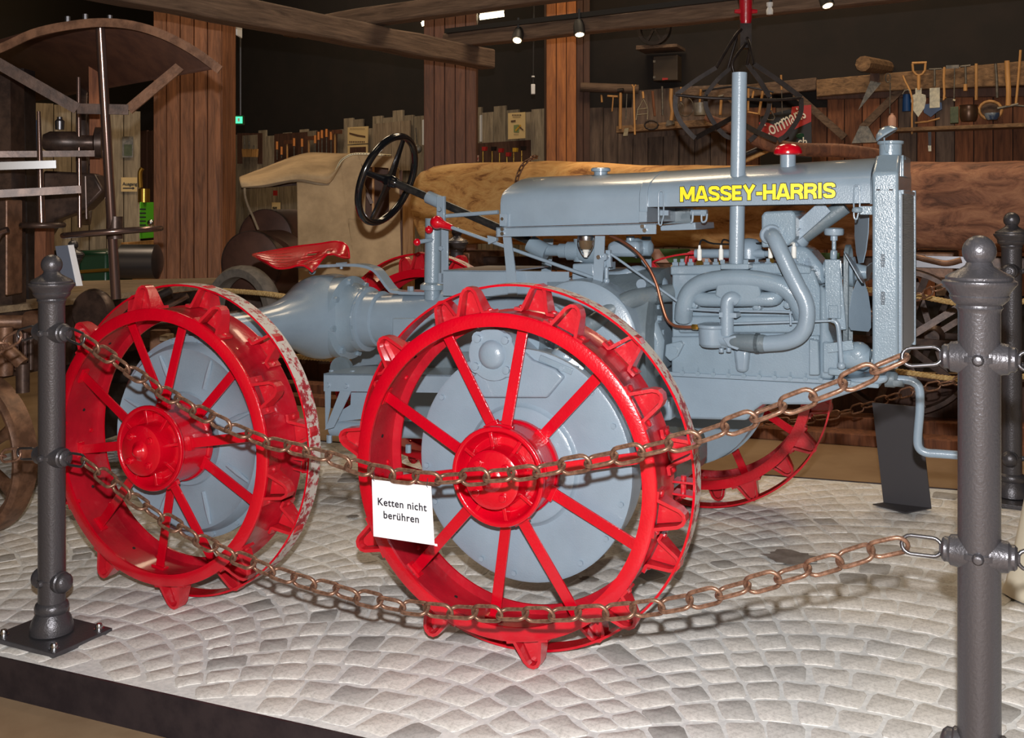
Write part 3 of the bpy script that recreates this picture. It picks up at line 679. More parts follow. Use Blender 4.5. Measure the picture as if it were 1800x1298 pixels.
# --- final-drive discs
def disc_front(c, ribs, flip=1):
    g = Geo(); r = .357 if not ribs else .366
    if ribs: pr = [(0, .02), (.14, .02), (.165, .012), (.17, .02), (.20, .03), (.30, .024), (.325, .012), (.338, .03), (.345, .055), (r, .06), (r, .085), (.345, .09), (.34, .17), (0, .17)]
    else: pr = [(0, -.005), (.168, -.005), (.178, -.0), (.183, .008), (.19, .012), (.26, .006), (r-.008, .004), (r, .007), (r+.001, .022), (r-.008, .028), (r-.01, .13), (0, .13)]
    g.lathe([(a, b*flip) for a, b in pr], (0, 0, 0), (0, 1, 0), 80)
    if ribs:
        for i in range(8):
            a = R_(22+45*i); e = Vector((math.cos(a), 0, math.sin(a))); g.tube([e*.20+Vector((0, .03*flip, 0)), e*.26+Vector((0, .024*flip, 0)), e*.315+Vector((0, .016*flip, 0))], [.008, .010, .005], 8)
    o = tb(g, 'final_drive_case', 'grey', smooth=30); o.location = c
    g = Geo(); n = 18
    for i in range(n):
        a = 2*math.pi*(i+.3)/n; e = Vector((math.cos(a), 0, math.sin(a)))*(r-.022 if not ribs else r-.012); y = .003 if not ribs else .058
        g.cyl(e+Vector((0, y*flip, 0)), e+Vector((0, (y-.006)*flip, 0)), .0085, n=6)
    tb(g, 'bolts', 'grey', o); return o
disc_front((0.005, .15, .561), False); disc_front((-1.327, .12, .52), True)
disc_front(fwl+Vector((0, -.05, 0)), False, -1); disc_front((-1.327, 1.85, .57), True, -1)
# pinion housing above the front disc
g = poly([(826, 668), (840, 650), (838, 625), (841, 604), (852, 590), (868, 584), (886, 587), (900, 602), (935, 634), (975, 650), (990, 664), (960, 700), (850, 700)], .135, .26); tb(g, 'pinion_case', 'grey', bevel=.006)
g = Geo(); pc = T(868, 623, .13); g.lathe([(.082, 0), (.080, -.012), (.054, -.014), (.045, -.012), (.042, -.021), (.033, -.029), (.017, -.034), (0, -.035)], pc, (0, 1, 0), 36); tb(g, 'pinion_cover', 'grey')
g = Geo()
for a in (45, 135, 215, 320): e = pc+Vector((math.cos(R_(a)), 0, math.sin(R_(a))))*.067; g.lathe([(.022, 0), (.022, -.014), (.012, -.014), (.012, -.024), (0, -.026)], e, (0, 1, 0), 12)
tb(g, 'bolts', 'grey')
g = Geo(); ax0 = T(905, 600, .24); g.cyl(ax0, ax0+Vector((0, .32, .0)), .085, n=28); g.lathe([(.105, 0), (.105, .03), (.09, .04)], ax0+Vector((0, .08, 0)), (0, 1, 0), 28); g.lathe([(.11, 0), (.11, .025), (.09, .03)], ax0+Vector((0, .2, 0)), (0, 1, 0), 28); tb(g, 'front_axle_tube', 'greyrough')
g = Geo(); g.ball(T(992, 628, .22), .045, 16, (1, .8, .8)); g.bar(T(955, 627, .18), T(1012, 652, .18), .06, .02); g.cyl(T(1012, 640, .2), T(1012, 640, .3), .03); tb(g, 'steering_knuckle', 'greyrough', bevel=.002)
# main transmission case and torque tube along the centre line
def sec_loft(name, rows, mat='grey', n=28, sm=38, bevel=0):
    """rows: (px, y_top, y_bottom, half_width, squareness) on the centre plane v=1"""
    secs = []
    for px, yt, yb, hw, sq in rows:
        a = T(px, yt, 1.0); b_ = T(px, yb, 1.0); cz = (a.z+b_.z)/2; hh = (a.z-b_.z)/2; q = []
        for i in range(n):
            th = 2*math.pi*i/n; c_, s_ = math.cos(th), math.sin(th); e = 2/sq
            q.append(Vector((a.x, 1.0+math.copysign(abs(c_)**e, c_)*hw, cz+math.copysign(abs(s_)**e, s_)*hh)))
        secs.append(q)
    return tb(Geo().loft(secs), name, mat, None, sm, bevel)
sec_loft('torque_tube', [(640, 505, 618, .13, 2), (650, 505, 618, .13, 2), (652, 512, 610, .115, 2), (672, 512, 610, .115, 2), (674, 518, 606, .105, 2), (700, 517, 607, .105, 2), (790, 512, 612, .11, 2.2), (800, 500, 625, .15, 3.2), (960, 500, 650, .17, 4), (1000, 498, 660, .18, 4)])
sec_loft('clutch_housing', [(985, 500, 690, .18, 4), (1010, 492, 700, .20, 3.2), (1060, 490, 705, .22, 3), (1075, 470, 720, .26, 2.3), (1175, 470, 715, .27, 2.3), (1180, 480, 710, .2, 3)], 'greydark')
g = Geo(); dc = Vector((-1.327, 1.0, T(575, 556, 1.0).z))
g.lathe([(.055, -.74), (.066, -.70), (.066, -.50), (.078, -.38), (.098, -.28), (.128, -.19), (.166, -.11), (.180, -.06), (.182, .06), (.166, .11), (.128, .19), (.098, .28), (.078, .38), (.066, .5), (.062, .7)], dc, (0, 1, 0), 40); tb(g, 'rear_axle_case', 'grey', smooth=50)
g = Geo(); fx = T(612, 558, 1.0).x; g.lathe([(.15, -.16), (.175, -.05), (.178, 0), (.178, .02), (.150, .03), (.135, .07), (.135, .1)], (fx, 1.0, dc.z), (1, 0, 0), 40); tb(g, 'axle_flange', 'greyrough')
g = Geo()
for i in range(8):
    a = 2*math.pi*i/8+.2; e = Vector((fx+.02, 1.0+math.cos(a)*.158, dc.z+math.sin(a)*.158)); g.cyl(e, e+X_*.02, .014, n=6)
    e = Vector((fx+.09, 1.0+math.cos(a)*.122, dc.z+math.sin(a)*.122)); g.cyl(e, e+X_*.02, .012, n=6)
tb(g, 'bolts', 'greyrough')
for vy in (.30,):
    g = Geo(); g.loft([[Vector((-1.327+dx, vv, z)) for dx, z in ((-.07*k, .50), (.07*k, .50), (.07*k, .95), (-.07*k, .95))] for vv, k in ((.22, 1.4), (.32, 1))]); tb(g, 'drop_box', 'grey', bevel=.02)
# frame of angle iron behind the rear wheel
g = Geo(); poly([(569, 657), (860, 660), (860, 692), (569, 688)], .55, .556, g); g.prism([T(569, 657, .55), T(860, 660, .55), T(860, 660, .55)+Y_*.22, T(569, 657, .55)+Y_*.22], -Z_*.006)
poly([(571, 687), (581, 687), (580, 718), (572, 756)], .552, .556, g); tb(g, 'drawbar_frame', 'grey')
tb(poly([(598, 687), (617, 688), (586, 752), (571, 756)], .546, .551), 'frame_brace', 'grey')
tb(Geo().tube([T(585, 752, .62), T(860, 760, .62)], .032, 16), 'drawbar_tube', 'grey')
g = Geo(); poly([(617, 690), (650, 690), (650, 735), (594, 742), (600, 722), (616, 712)], .60, .606, g); tb(g, 'frame_gusset', 'grey')
g = bolts(Geo(), [(577, 677), (609, 679), (700, 680), (840, 683)], .55, .009); bolts(g, [T(583, 656, .62), T(620, 657, .62), T(700, 658, .62)], 0, .010, .012, (0, 0, 1)); bolts(g, [T(579, 765, .6), T(718, 782, .6)], 0, .011, .03, (0, 0, -1)); tb(g, 'bolts', 'grey')
g = Geo(); g.lathe([(.05, 0), (.05, .02), (0, .02)], T(598, 650, .72), (0, 1, 0), 20); g.bar(T(620, 650, .8), T(700, 645, .8), .14, .014); g.bar(T(700, 640, .75), T(860, 640, .75), .02, .09); tb(g, 'hitch_plates', 'greydark')
# long side rail under the gearbox, seen through the wheel
g = Geo(); poly([(690, 560), (1010, 560), (1010, 640), (850, 640), (690, 610)], .78, .80, g); tb(g, 'side_plate', 'grey', bevel=.003)
tb(poly([(1000, 700), (1180, 700), (1180, 740), (1090, 745), (1000, 735)], .82, .95), 'bell_bottom', 'grey', bevel=.01)
tb(poly([(1046, 660), (1080, 655), (1100, 700), (1092, 712), (1055, 690)], .60, .70), 'axle_bracket', 'greyrough', bevel=.01)

# --- platform box, gear lever tower, seat
g = Geo(); poly([(779, 475), (1000, 478), (1000, 524), (779, 520)], .80, .803, g); g.prism([T(779, 475, .80), T(893, 476, .80), T(893, 476, .80)+Y_*.38, T(779, 475, .80)+Y_*.38], -Z_*.005); tb(g, 'gearbox_cover', 'grey')
g = Geo(); bp = T(760, 505, .95); g.cyl(bp-Z_*.05, T(762, 384, .95), .034, n=24); g.lathe([(.05, 0), (.05, .02), (.036, .03)], bp-Z_*.01, (0, 0, 1), 24); tb(g, 'lever_tower', 'greyrough')
g = Geo(); poly([(775, 402), (787, 402), (787, 498), (775, 498)], .90, .91, g); poly([(767, 345), (781, 345), (781, 405), (767, 405)], .93, .945, g); poly([(770, 480), (800, 480), (800, 500), (770, 500)], .90, .91, g); tb(g, 'steering_bracket', 'grey', bevel=.002)
g = bolts(Geo(), [(776, 437), (773, 368)], .90, .010); tb(g, 'bolts', 'grey')
def knob_lever(a, b_, r, rk, rod='grey', kn='gear_lever', stretch=1.0):
    a = T(*a); b_ = T(*b_); o = tb(Geo().tube([b_, a], r, 10), kn, rod); d = (b_-a).normalized()
    g = Geo(); g.lathe([(0, -rk), (rk*.6, -rk*.8), (rk*.95, -rk*.3), (rk, 0), (rk*.9, rk*.45), (rk*.62, rk*.9*stretch), (rk*.5, rk*2*stretch), (rk*.42, rk*2.6*stretch), (0, rk*2.6*stretch)], a, d, 20); q = tb(g, 'knob', 'red', o); q['label'] = 'red ball knob'; return o
knob_lever((768, 391, .82), (1052, 492, .82), .007, .027)
knob_lever((754, 404, .88), (762, 402, .92), .006, .0165, stretch=.45)
knob_lever((733, 426, .86), (762, 421, .93), .009, .0155, stretch=.45)
tb(Geo().tube([T(782, 380, .95), T(876, 373, .95)], .0085, 10), 'tie_rod', 'grey')
g = Geo(); poly([(856, 414), (872, 418), (872, 424), (858, 430)], .79, .81, g); tb(g, 'rod_clip', 'grey', bevel=.001)
# seat spring and pan
sp = [T(515, 468, 1.0), T(560, 468, 1.0), T(610, 466, 1.0), T(640, 467, 1.0), T(662, 474, 1.0), T(676, 490, 1.0), T(688, 506, 1.0), T(700, 513, 1.0), T(745, 514, 1.0)]
sp = smoothpath(sp, 5); secs = []
for i, p in enumerate(sp):
    a = sp[max(0, i-1)]; b_ = sp[min(len(sp)-1, i+1)]; d = (b_-a).normalized(); n_ = Vector((-d.z, 0, d.x)); secs.append([p-Y_*.032-n_*.006, p+Y_*.032-n_*.006, p+Y_*.032+n_*.006, p-Y_*.032+n_*.006])
tb(Geo().loft(secs), 'seat_spring', 'grey', smooth=30)
g = Geo(); g.prism([T(700, 513, .93), T(758, 514, .93), T(758, 514, .93)+Y_*.14, T(700, 513, .93)+Y_*.14], -Z_*.012); bolts(g, [T(722, 512, 1.0)], 0, .014, .02, (0, 0, 1)); g.cyl(T(600, 466, .99), T(600, 473, .99), .007); g.box(T(594, 466, .96)+Vector((-.01, 0, 0)), T(610, 461, 1.04)); tb(g, 'spring_mount', 'grey')
# pressed-steel pan seat: width along Y, depth along X
rows = [(.83, [(470, 462), (488, 472), (508, 471), (522, 467), (534, 467), (545, 474), (549, 477)]), (.91, [(452, 453), (478, 466), (504, 467), (530, 463), (546, 462), (553, 468), (553, 474)]),
        (1.0, [(444, 448.5), (476, 457), (508, 458), (540, 456), (562, 452), (572, 449), (576, 447)]), (1.09, [(452, 446), (482, 448), (515, 447), (552, 446), (582, 441), (600, 446), (603, 453)]),
        (1.17, [(468, 443), (495, 438), (525, 433), (560, 429), (592, 425), (610, 433), (614, 454)])]
gr_ = [smoothpath([T(x, y, v) for x, y in pp_], 6) for v, pp_ in rows]; nC_ = len(gr_[0]); cols = [smoothpath([gr_[k][i] for k in range(5)], 8) for i in range(nC_)]; nR_ = len(cols[0])
vs = []; fs = []
for j in range(nR_):
    for i in range(nC_):
        p = cols[i][j].copy(); q = i/(nC_-1); u = -1+2*j/(nR_-1)
        if q < .34: p.z += .0035*math.cos(u*26)*(1-q/.34)**.5*min(1, q/.06)
        if q > .86: p.z += .003*math.cos(u*30)
        vs.append(p)
for j in range(nR_-1):
    for i in range(nC_-1):
        q = (i+.5)/(nC_-1); u = -1+2*(j+.5)/(nR_-1)
        if not ((.45 < q < .53 or .60 < q < .68) and (.12 < abs(u) < .28 or .40 < abs(u) < .56)): k = j*nC_+i; fs.append((k, k+1, k+nC_+1, k+nC_))
me = bpy.data.meshes.new('seat'); me.from_pydata([tuple(p) for p in vs], [], fs); me.materials.append(M['red']); me.shade_smooth()
st_ = bpy.data.objects.new('seat', me); C.objects.link(st_); st_.parent = tr
sd = st_.modifiers.new('thick', 'SOLIDIFY'); sd.thickness = .005; st_['label'] = 'red pan seat with slots'
edge_ = gr_[0]+[cols[-1][k] for k in range(nR_)]+gr_[-1][::-1]+[cols[0][k] for k in range(nR_)][::-1]
tb(Geo().tube([p for k, p in enumerate(edge_) if k == 0 or (p-edge_[k-1]).length > 1e-4], .0045, 6, True), 'seat_rim', 'red')
tb(Geo().ball(T(549, 477, .97), .016, 12).cyl(T(549, 477, .97), T(549, 462, .97), .009), 'seat_bolt', 'grey')

# --- steering wheel and column
sw = T(681, 316, 1.0); s2 = T(893, 407, 1.0); ax = (s2-sw).normalized(); ax = (ax+Vector((0, -.0, 0))).normalized()
tb(Geo().tube([sw, T(945, 430, 1.0)], .0165, 18), 'steering_shaft', 'blackshaft')
Rm = .192; u1 = ax.orthogonal().normalized(); u1 = Vector((0, 1, 0)); u2 = ax.cross(u1).normalized()
rim = [sw+(u1*math.cos(2*math.pi*i/64)+u2*math.sin(2*math.pi*i/64))*Rm for i in range(64)]
swo = tb(Geo().tube(rim, .0155, 14, True), 'steering_wheel', 'black')
for k in range(4):
    a = R_(-8+90*k); e = u1*math.cos(a)+u2*math.sin(a); q = ax.cross(e)
    secs = []
    for f, hw, th in ((.012, .026, .016), (.05, .017, .013), (.12, .0135, .010), (Rm-.004, .012, .008)):
        c_ = sw+e*f+ax*(.014*(1-f/Rm)); secs.append([c_-q*hw-ax*th*.4, c_-q*hw*.55-ax*th, c_+q*hw*.55-ax*th, c_+q*hw-ax*th*.4, c_+q*hw*.8+ax*th*.5, c_-q*hw*.8+ax*th*.5])
    tb(Geo().loft(secs), 'spoke', 'black', swo, 40)
tb(Geo().lathe([(.0, -.012), (.018, -.012), (.026, -.004), (.028, .02), (.022, .045), (.019, .05)], sw, ax, 24), 'hub', 'black', swo)
ca = T(752, 347, 1.0)-(T(752, 347, 1.0)-sw).cross(ax).cross(ax)*0
pr = lambda px: sw+ax*((T(px, 350, 1.0)-sw).dot(ax)); tb(Geo().lathe([(.024, 0), (.027, .004), (.027, (pr(778)-pr(750)).length-.004), (.022, (pr(778)-pr(750)).length)], pr(750), ax, 24), 'column_collar', 'grey')

# --- fuel tank, hood, radiator
def hood_sec(s_, zb, zt, crown, hw=.228, lip=0):
    v0 = 1.0-hw; pts = [(0, zb), (0, zt-.035), (.004, zt-.015), (.016, zt+.004), (.04, zt+crown*.30), (.085, zt+crown*.58), (.15, zt+crown*.84), (hw, zt+crown)]
    L = [Vector((s_, v0+a, z)) for a, z in pts]; Rr_ = [Vector((s_, 2-p.y, p.z)) for p in L[:-1]][::-1]; return L+Rr_
def tz(px, py): return T(px, py, .772).z
tkr, tkf = T(878, 380, .772).x, T(1124, 380, .772).x
tank = tb(Geo().loft([hood_sec(tkr, T(878, 398, .772).z, tz(878, 350), .045, .222), hood_sec(tkr+.004, T(878, 398, .772).z, tz(878, 343), .062, .228), hood_sec(tkr+.02, T(880, 399, .772).z, tz(880, 340), .066, .230)]+[hood_sec(tkr+.02+(tkf-tkr-.02)*k/4, T(880, 399, .772).z+(tz(1124, 392)-tz(880, 399))*k/4, tz(880, 340)+(tz(1124, 331)-tz(880, 340))*k/4, .066, .230) for k in range(1, 5)]), 'fuel_tank', 'grey', smooth=48)
bx0, bx1 = T(1124, 380, .768).x, T(1138, 380, .768).x
tb(Geo().loft([hood_sec(bx0, tz(1124, 392), tz(1124, 330), .066, .234), hood_sec(bx1, tz(1138, 391), tz(1138, 329), .066, .234)]), 'seam_band', 'grey', smooth=48, bevel=.002)
hx0, hx1 = T(1138, 360, .775).x, T(1530, 360, .775).x
hs = []
for k in range(7):
    f = k/6; hs.append(hood_sec(hx0+(hx1-hx0)*f, tz(1158, 364)+(tz(1530, 357)-tz(1158, 364))*f, tz(1140, 329)+(tz(1530, 307)-tz(1140, 329))*f, .064, .226))
# hood is a sheet: loft without the bottom
n_ = len(hs[0]); g = Geo(); inner = [[Vector((p.x, 1+(p.y-1)*.975, p.z-.004 if 0 < i < n_-1 else p.z)) for i, p in enumerate(q)] for q in hs]
g.loft(hs, False, False); g.loft([q[::-1] for q in inner], False, False)
for q, r in ((hs[0], inner[0]), (hs[-1], inner[-1])): g.add(q+r, [(i, i+1, n_+i+1, n_+i) for i in range(n_-1)])
for i in (0, n_-1): g.add([q[i] for q in hs]+[q[i] for q in inner], [(k, k+1, 7+k+1, 7+k) for k in range(6)])
hood = tb(g, 'hood', 'grey', smooth=48)
# lettering on the hood side (yellow with dark outline)
p0 = T(1195.5, 355, .772); p1 = T(1467, 348.5, .772); up = (T(1195.5, 329, .772)-p0); R3 = basis(p1-p0)
capH = up.length; size = capH/.69; Lw = (p1-p0).length
GL = {'M': (1.02, [[(.12, 0), (.12, 1)], [(.9, 0), (.9, 1)], [(.15, .97), (.51, .18)], [(.87, .97), (.51, .18)]]),
      'A': (.90, [[(.10, 0), (.40, 1)], [(.80, 0), (.50, 1)], [(.40, .93), (.50, .93)], [(.22, .27), (.68, .27)]]),
      'S': (.78, [[(.66, .70), (.64, .82), (.54, .885), (.24, .885), (.14, .82), (.12, .70), (.16, .59), (.30, .53), (.48, .47), (.62, .41), (.66, .30), (.64, .18), (.54, .115), (.24, .115), (.14, .18), (.12, .30)]]),
      'E': (.70, [[(.12, 0), (.12, 1)], [(.12, .885), (.64, .885)], [(.12, .5), (.58, .5)], [(.12, .115), (.64, .115)]]),
      'Y': (.84, [[(.10, 1), (.42, .45)], [(.74, 1), (.42, .45)], [(.42, .5), (.42, 0)]]),
      '-': (.46, [[(.04, .42), (.42, .42)]]),
      'H': (.84, [[(.12, 0), (.12, 1)], [(.72, 0), (.72, 1)], [(.12, .5), (.72, .5)]]),
      'R': (.84, [[(.12, 0), (.12, 1)], [(.12, .885), (.52, .885), (.66, .83), (.70, .72), (.66, .56), (.52, .48), (.12, .48)], [(.44, .48), (.66, .30), (.70, 0)]]),
      'I': (.32, [[(.14, 0), (.14, 1)]])}
def block_letters(body, stroke, depth, mat, y_off):
    tot = sum(GL[c][0] for c in body)-.08; kx = Lw/tot; g = Geo(); x0 = 0; n_q = 0; xd = (p1-p0).normalized(); ud = up.normalized(); nd = R3.col[2]
    sx_, sy_ = kx, capH
    for c in body:
        wd_, strokes = GL[c]
        for st_q in strokes:
            P2 = [Vector(((x0+a)*sx_, b_*sy_)) for a, b_ in st_q]; hw = stroke*capH/2
            for i in range(len(P2)-1):
                a, b_ = P2[i], P2[i+1]; d = (b_-a).normalized(); nn_ = Vector((-d.y, d.x))*hw; ex_ = hw-.5*.22*capH*1.0
                if stroke > .22: a = a-d*ex_; b_ = b_+d*ex_
                n_q += 1; zz = depth+n_q*4e-6; q = [a+nn_, b_+nn_, b_-nn_, a-nn_]
                vs = [p0+xd*v.x+ud*v.y+nd*zz for v in q]; g.add(vs, [(3, 2, 1, 0)])
                if i:
                    n_q += 1; zz = depth+n_q*4e-6; g.add([p0+xd*(P2[i].x+hw*math.cos(t_))+ud*(P2[i].y+hw*math.sin(t_))+nd*zz for t_ in [2*math.pi*k/14 for k in range(14)]], [tuple(range(14))])
        x0 += wd_
    o = g.build('lettering', mat, hood, 0); return o
block_letters('MASSEY-HARRIS', .31, .0022, 'ink', 0)
block_letters('MASSEY-HARRIS', .22, .0032, 'yellow', 0)
# tank and rail furniture
rail = Geo(); poly([(872, 400), (1153, 392.5), (1153, 411.5), (872, 416.5)], .742, .748, rail); a = T(872, 400, .742); b_ = T(1153, 392.5, .742); rail.prism([a, b_, b_+Y_*.03, a+Y_*.03], -Z_*.005)
rail.prism([a, a+Y_*.5, a+Y_*.5-Z_*.035, a-Z_*.035], X_*.005); tb(rail, 'tank_rail', 'grey')
tb(poly([(884, 417), (898, 417), (905, 470), (909, 520), (893, 520), (889, 470)], .752, .758), 'tank_support', 'grey')
tb(poly([(1046, 415), (1063, 415), (1060, 480), (1057, 521), (1041, 521), (1043, 480)], .752, .758), 'tank_support', 'grey')
a1 = T(1128, 416, 1.22); a2 = T(1144, 416, 1.22); tb(poly([(1128, 416), (1144, 416), (1145, 482), (1127, 482)], 1.22, 1.226), 'tank_support', 'grey')
tb(poly([(955, 420), (972, 420), (968, 484), (951, 484)], 1.22, 1.226), 'tank_support', 'grey')
g = bolts(Geo(), [(884, 403), (1130, 398), (884, 411), (1053, 452), (1134, 405)], .742, .008); bolts(g, [(884, 385), (1130, 385)], .762, .007); tb(g, 'bolts', 'steel')
tb(poly([(1123, 372), (1137, 372), (1137, 390), (1123, 391)], .752, .762), 'tank_clip', 'grey', bevel=.001)
tb(poly([(878, 376), (890, 376), (890, 398), (878, 398)], .755, .765), 'tank_clip', 'grey', bevel=.001)
g = Geo(); fc = T(1056, 305, 1.0); g.lathe([(.026, -.02), (.026, .006), (.037, .008), (.037, .018), (.030, .022), (0, .023)], fc, (0, 0, 1), 24); tb(g, 'filler_cap', 'grey')
# hood latch springs and the bracket under the hood front
def latch(px, y0, y1, nm='hood_latch'):
    g = Geo(); a = T(px, y0, .764); b_ = T(px, y1, .764); q = X_*.009
    g.tube(smoothpath([b_-q, a-q+Z_*-.01, a, a+q+Z_*-.01, b_+q, b_+Z_*-.02+X_*.004, b_+Z_*-.035, b_+Z_*-.03-X_*.008, b_-q], 4), .0028, 8); tb(g, nm, 'grey')
latch(1162, 336, 378); latch(1506, 326, 366)
g = Geo(); pin = T(1507, 372, .765); g.lathe([(.012, -.004), (.018, 0), (.016, .01), (.01, .014)], pin, (0, 0, 1), 14); g.bar(T(1512, 370, .78), T(1534, 370, .78), .02, .028); tb(g, 'latch_bracket', 'greyrough', bevel=.002)
g = Geo(); poly([(1160, 370), (1175, 370), (1175, 379), (1160, 379)], .77, .79, g); g.tube([T(1215, 374, .82), T(1243, 374, .82)], .011, 12); g.tube(smoothpath([T(1218, 372, .80), T(1217, 388, .80), T(1214, 392, .8)], 4), .004, 8); g.box(T(1232, 380, .81), T(1243, 370, .84)); g.tube(smoothpath([T(1233, 378, .79), T(1234, 390, .79), T(1241, 388, .79), T(1243, 376, .79)], 4), .0035, 8); tb(g, 'throttle_bracket', 'grey')
tb(poly([(1156, 366), (1218, 366), (1214, 392), (1160, 395)], 1.10, 1.106), 'firewall_plate', 'greydark')
g = Geo(); g.prism([T(1160, 397, .82), T(1222, 391, .82), T(1223, 404, .82), T(1161, 406, .82)], (0, .25, 0)); tb(g, 'cross_tray', 'grey', bevel=.003)
# radiator
rs0, rs1 = T(1533, 400, .775).x, T(1579, 400, .775).x; rz0, rz1 = T(1555, 648, .775).z, T(1555, 304, .775).z
rtop = T(1566, 277, 1.0).z
def rsec(x, e=0):
    v0 = .775+e; v1 = 1.225-e; return [Vector((x, v0, rz0)), Vector((x, v1, rz0)), Vector((x, v1, rz1)), Vector((x, 1.225-.085, rtop-e)), Vector((x, .775+.085, rtop-e)), Vector((x, v0, rz1))]
rad = tb(Geo().loft([rsec(rs0), rsec(rs1)]), 'radiator', 'greyrough', smooth=30, bevel=.009, segs=3)
rc0 = T(1582, 334, .80).z; g = Geo(); g.box((rs1-.002, .795, rz0+.03), (rs1+.008, 1.205, rc0)); tb(g, 'radiator_frame', 'grey', rad, bevel=.003)
g = Geo(); nf = 96; z0_, z1_ = rz0+.045, rc0-.012; vs = []
for i in range(nf*2+1):
    z = z0_+(z1_-z0_)*i/(nf*2); x = rs1+(.014 if i % 2 else .009); vs += [(x, .803, z), (x, 1.197, z)]
g.add(vs, [(2*i, 2*i+1, 2*i+3, 2*i+2) for i in range(nf*2)]); g.box((rs1+.004, .80, z0_), (rs1+.009, 1.20, z1_)); tb(g, 'radiator_core', 'corelit', rad, 0)
g = Geo(); g.box((rs1+.005, 1.19, rz0+.03), (rs1+.017, 1.212, rc0+.005)); g.box((rs1+.005, .79, rc0-.014), (rs1+.015, 1.21, rc0)); tb(g, 'core_edge', 'grey', rad, bevel=.002)
g = Geo(); g.box((rs1, .88, rc0+.045), (rs1+.006, 1.12, rc0+.115)); tb(g, 'name_plate', 'greyrough', rad, bevel=.002)
g = Geo()
for y in (456, 522):
    for k in range(9): c_ = T(1552, y-8+k*2.6, .775); g.cbox(c_+Vector((0, -.001, 0)), (.014-.0007*abs(k-4), .004, .0022))
tb(g, 'stamped_vents', 'ink', rad, 0)
g = Geo()
for px in (1544, 1566): c_ = T(px, 334, .775); g.cbox(c_, (.012, .004, .005))
tb(g, 'mounting_slots', 'ink', rad, 0)
# cap with open lid
cc = Vector(((rs0+rs1)/2+.0, .93, rtop)); g = Geo(); g.lathe([(.05, -.012), (.046, .0), (.036, .004), (.036, .038), (.042, .042), (.042, .05), (.034, .052), (.034, .03), (0, .03)], cc, (0, 0, 1), 28); tb(g, 'radiator_neck', 'greyrough', rad)
g = Geo(); tlt = Matrix.Rotation(R_(-32), 3, 'Y'); g.lathe([(0, .004), (.038, .0), (.040, .006), (.030, .02), (.012, .03), (0, .031)], (0, 0, 0), (0, 0, 1), 24)
g.v = [tlt @ p+cc+Vector((-.010, 0, .070)) for p in g.v]; g.tube(smoothpath([cc+Vector((-.015, -.045, .06)), cc+Vector((-.012, -.05, .03)), cc+Vector((-.004, -.047, .012)), cc+Vector((.002, -.046, .05))], 4), .0025, 6); tb(g, 'radiator_cap', 'greyrough', rad)

# --- red breather cap
bc = T(1385, 284, .92); g = Geo(); g.cyl(bc-Z_*.03, bc+Z_*.032, .0265, n=24); tb(g, 'breather_neck', 'grey')
o = tb(Geo().lathe([(.0, .022), (.040, .022), (.047, .026), (.048, .034), (.043, .048), (.030, .058), (.012, .062), (0, .062)], bc, (0, 0, 1), 28), 'breather_cap', 'red'); o['label'] = 'red mushroom cap'
# --- exhaust stack
eb = T(1294.5, 463, .84); et = T(1300, 128, .84); g = Geo(); ed_ = (et-eb).normalized(); Ls = (et-eb).length
g.lathe([(.0258, 0), (.0258, Ls), (.022, Ls), (.022, Ls-.06), (0, Ls-.06)], eb, ed_, 28); tb(g, 'exhaust_stack', 'grey')

# --- engine
ev0, ev1 = .86, 1.16
def block(pxs, v0, v1, name, mat='greyrough', bevel=.006, parent=None): return tb(poly(pxs, v0, v1), name, mat, parent, 38, bevel)
eng = block([(1180, 592), (1440, 590), (1442, 672), (1180, 658)], .845, 1.17, 'crankcase')
block([(1181, 474), (1392, 470), (1430, 476), (1446, 520), (1444, 592), (1181, 594)], ev0, 1.14, 'cylinder_block')
block([(1178, 468), (1390, 462), (1425, 470), (1425, 482), (1178, 484)], ev0-.008, 1.15, 'cylinder_head')
g = Geo()
for i, px in enumerate((1187, 1199, 1214, 1242, 1258, 1330, 1350, 1372, 1398, 1420)):
    c_ = T(px, 467, .885+.03*(i % 2)); g.lathe([(.012, -.004), (.012, .012), (.007, .013), (.007, .024), (0, .025)], c_, (0, 0, 1), 6)
tb(g, 'head_studs', 'grey', eng)
block([(1390, 430), (1420, 436), (1448, 470), (1452, 500), (1400, 500), (1386, 460)], .92, 1.08, 'water_outlet', bevel=.015)
# oil pan
block([(1150, 655), (1182, 657), (1440, 672), (1560, 660), (1560, 672), (1500, 690), (1432, 712), (1340, 712), (1325, 722), (1312, 740), (1190, 737), (1130, 705)], .86, 1.16, 'oil_pan', 'grey', .01)
g = Geo(); poly([(1165, 652), (1186, 655), (1495, 670), (1495, 677), (1186, 662), (1165, 660)], .835, 1.17, g); tb(g, 'pan_flange', 'grey', bevel=.002)
g = Geo()
for i in range(11): px = 1200+i*27; py = 655+(px-1186)*.052; c_ = T(px, py, .836); g.cyl(c_, c_-Y_*.006, .0085, n=6); g.cyl(c_+Vector((0, .015, 0)), c_+Vector((0, .015, .02)), .008, n=6)
tb(g, 'bolts', 'greyrough', eng)
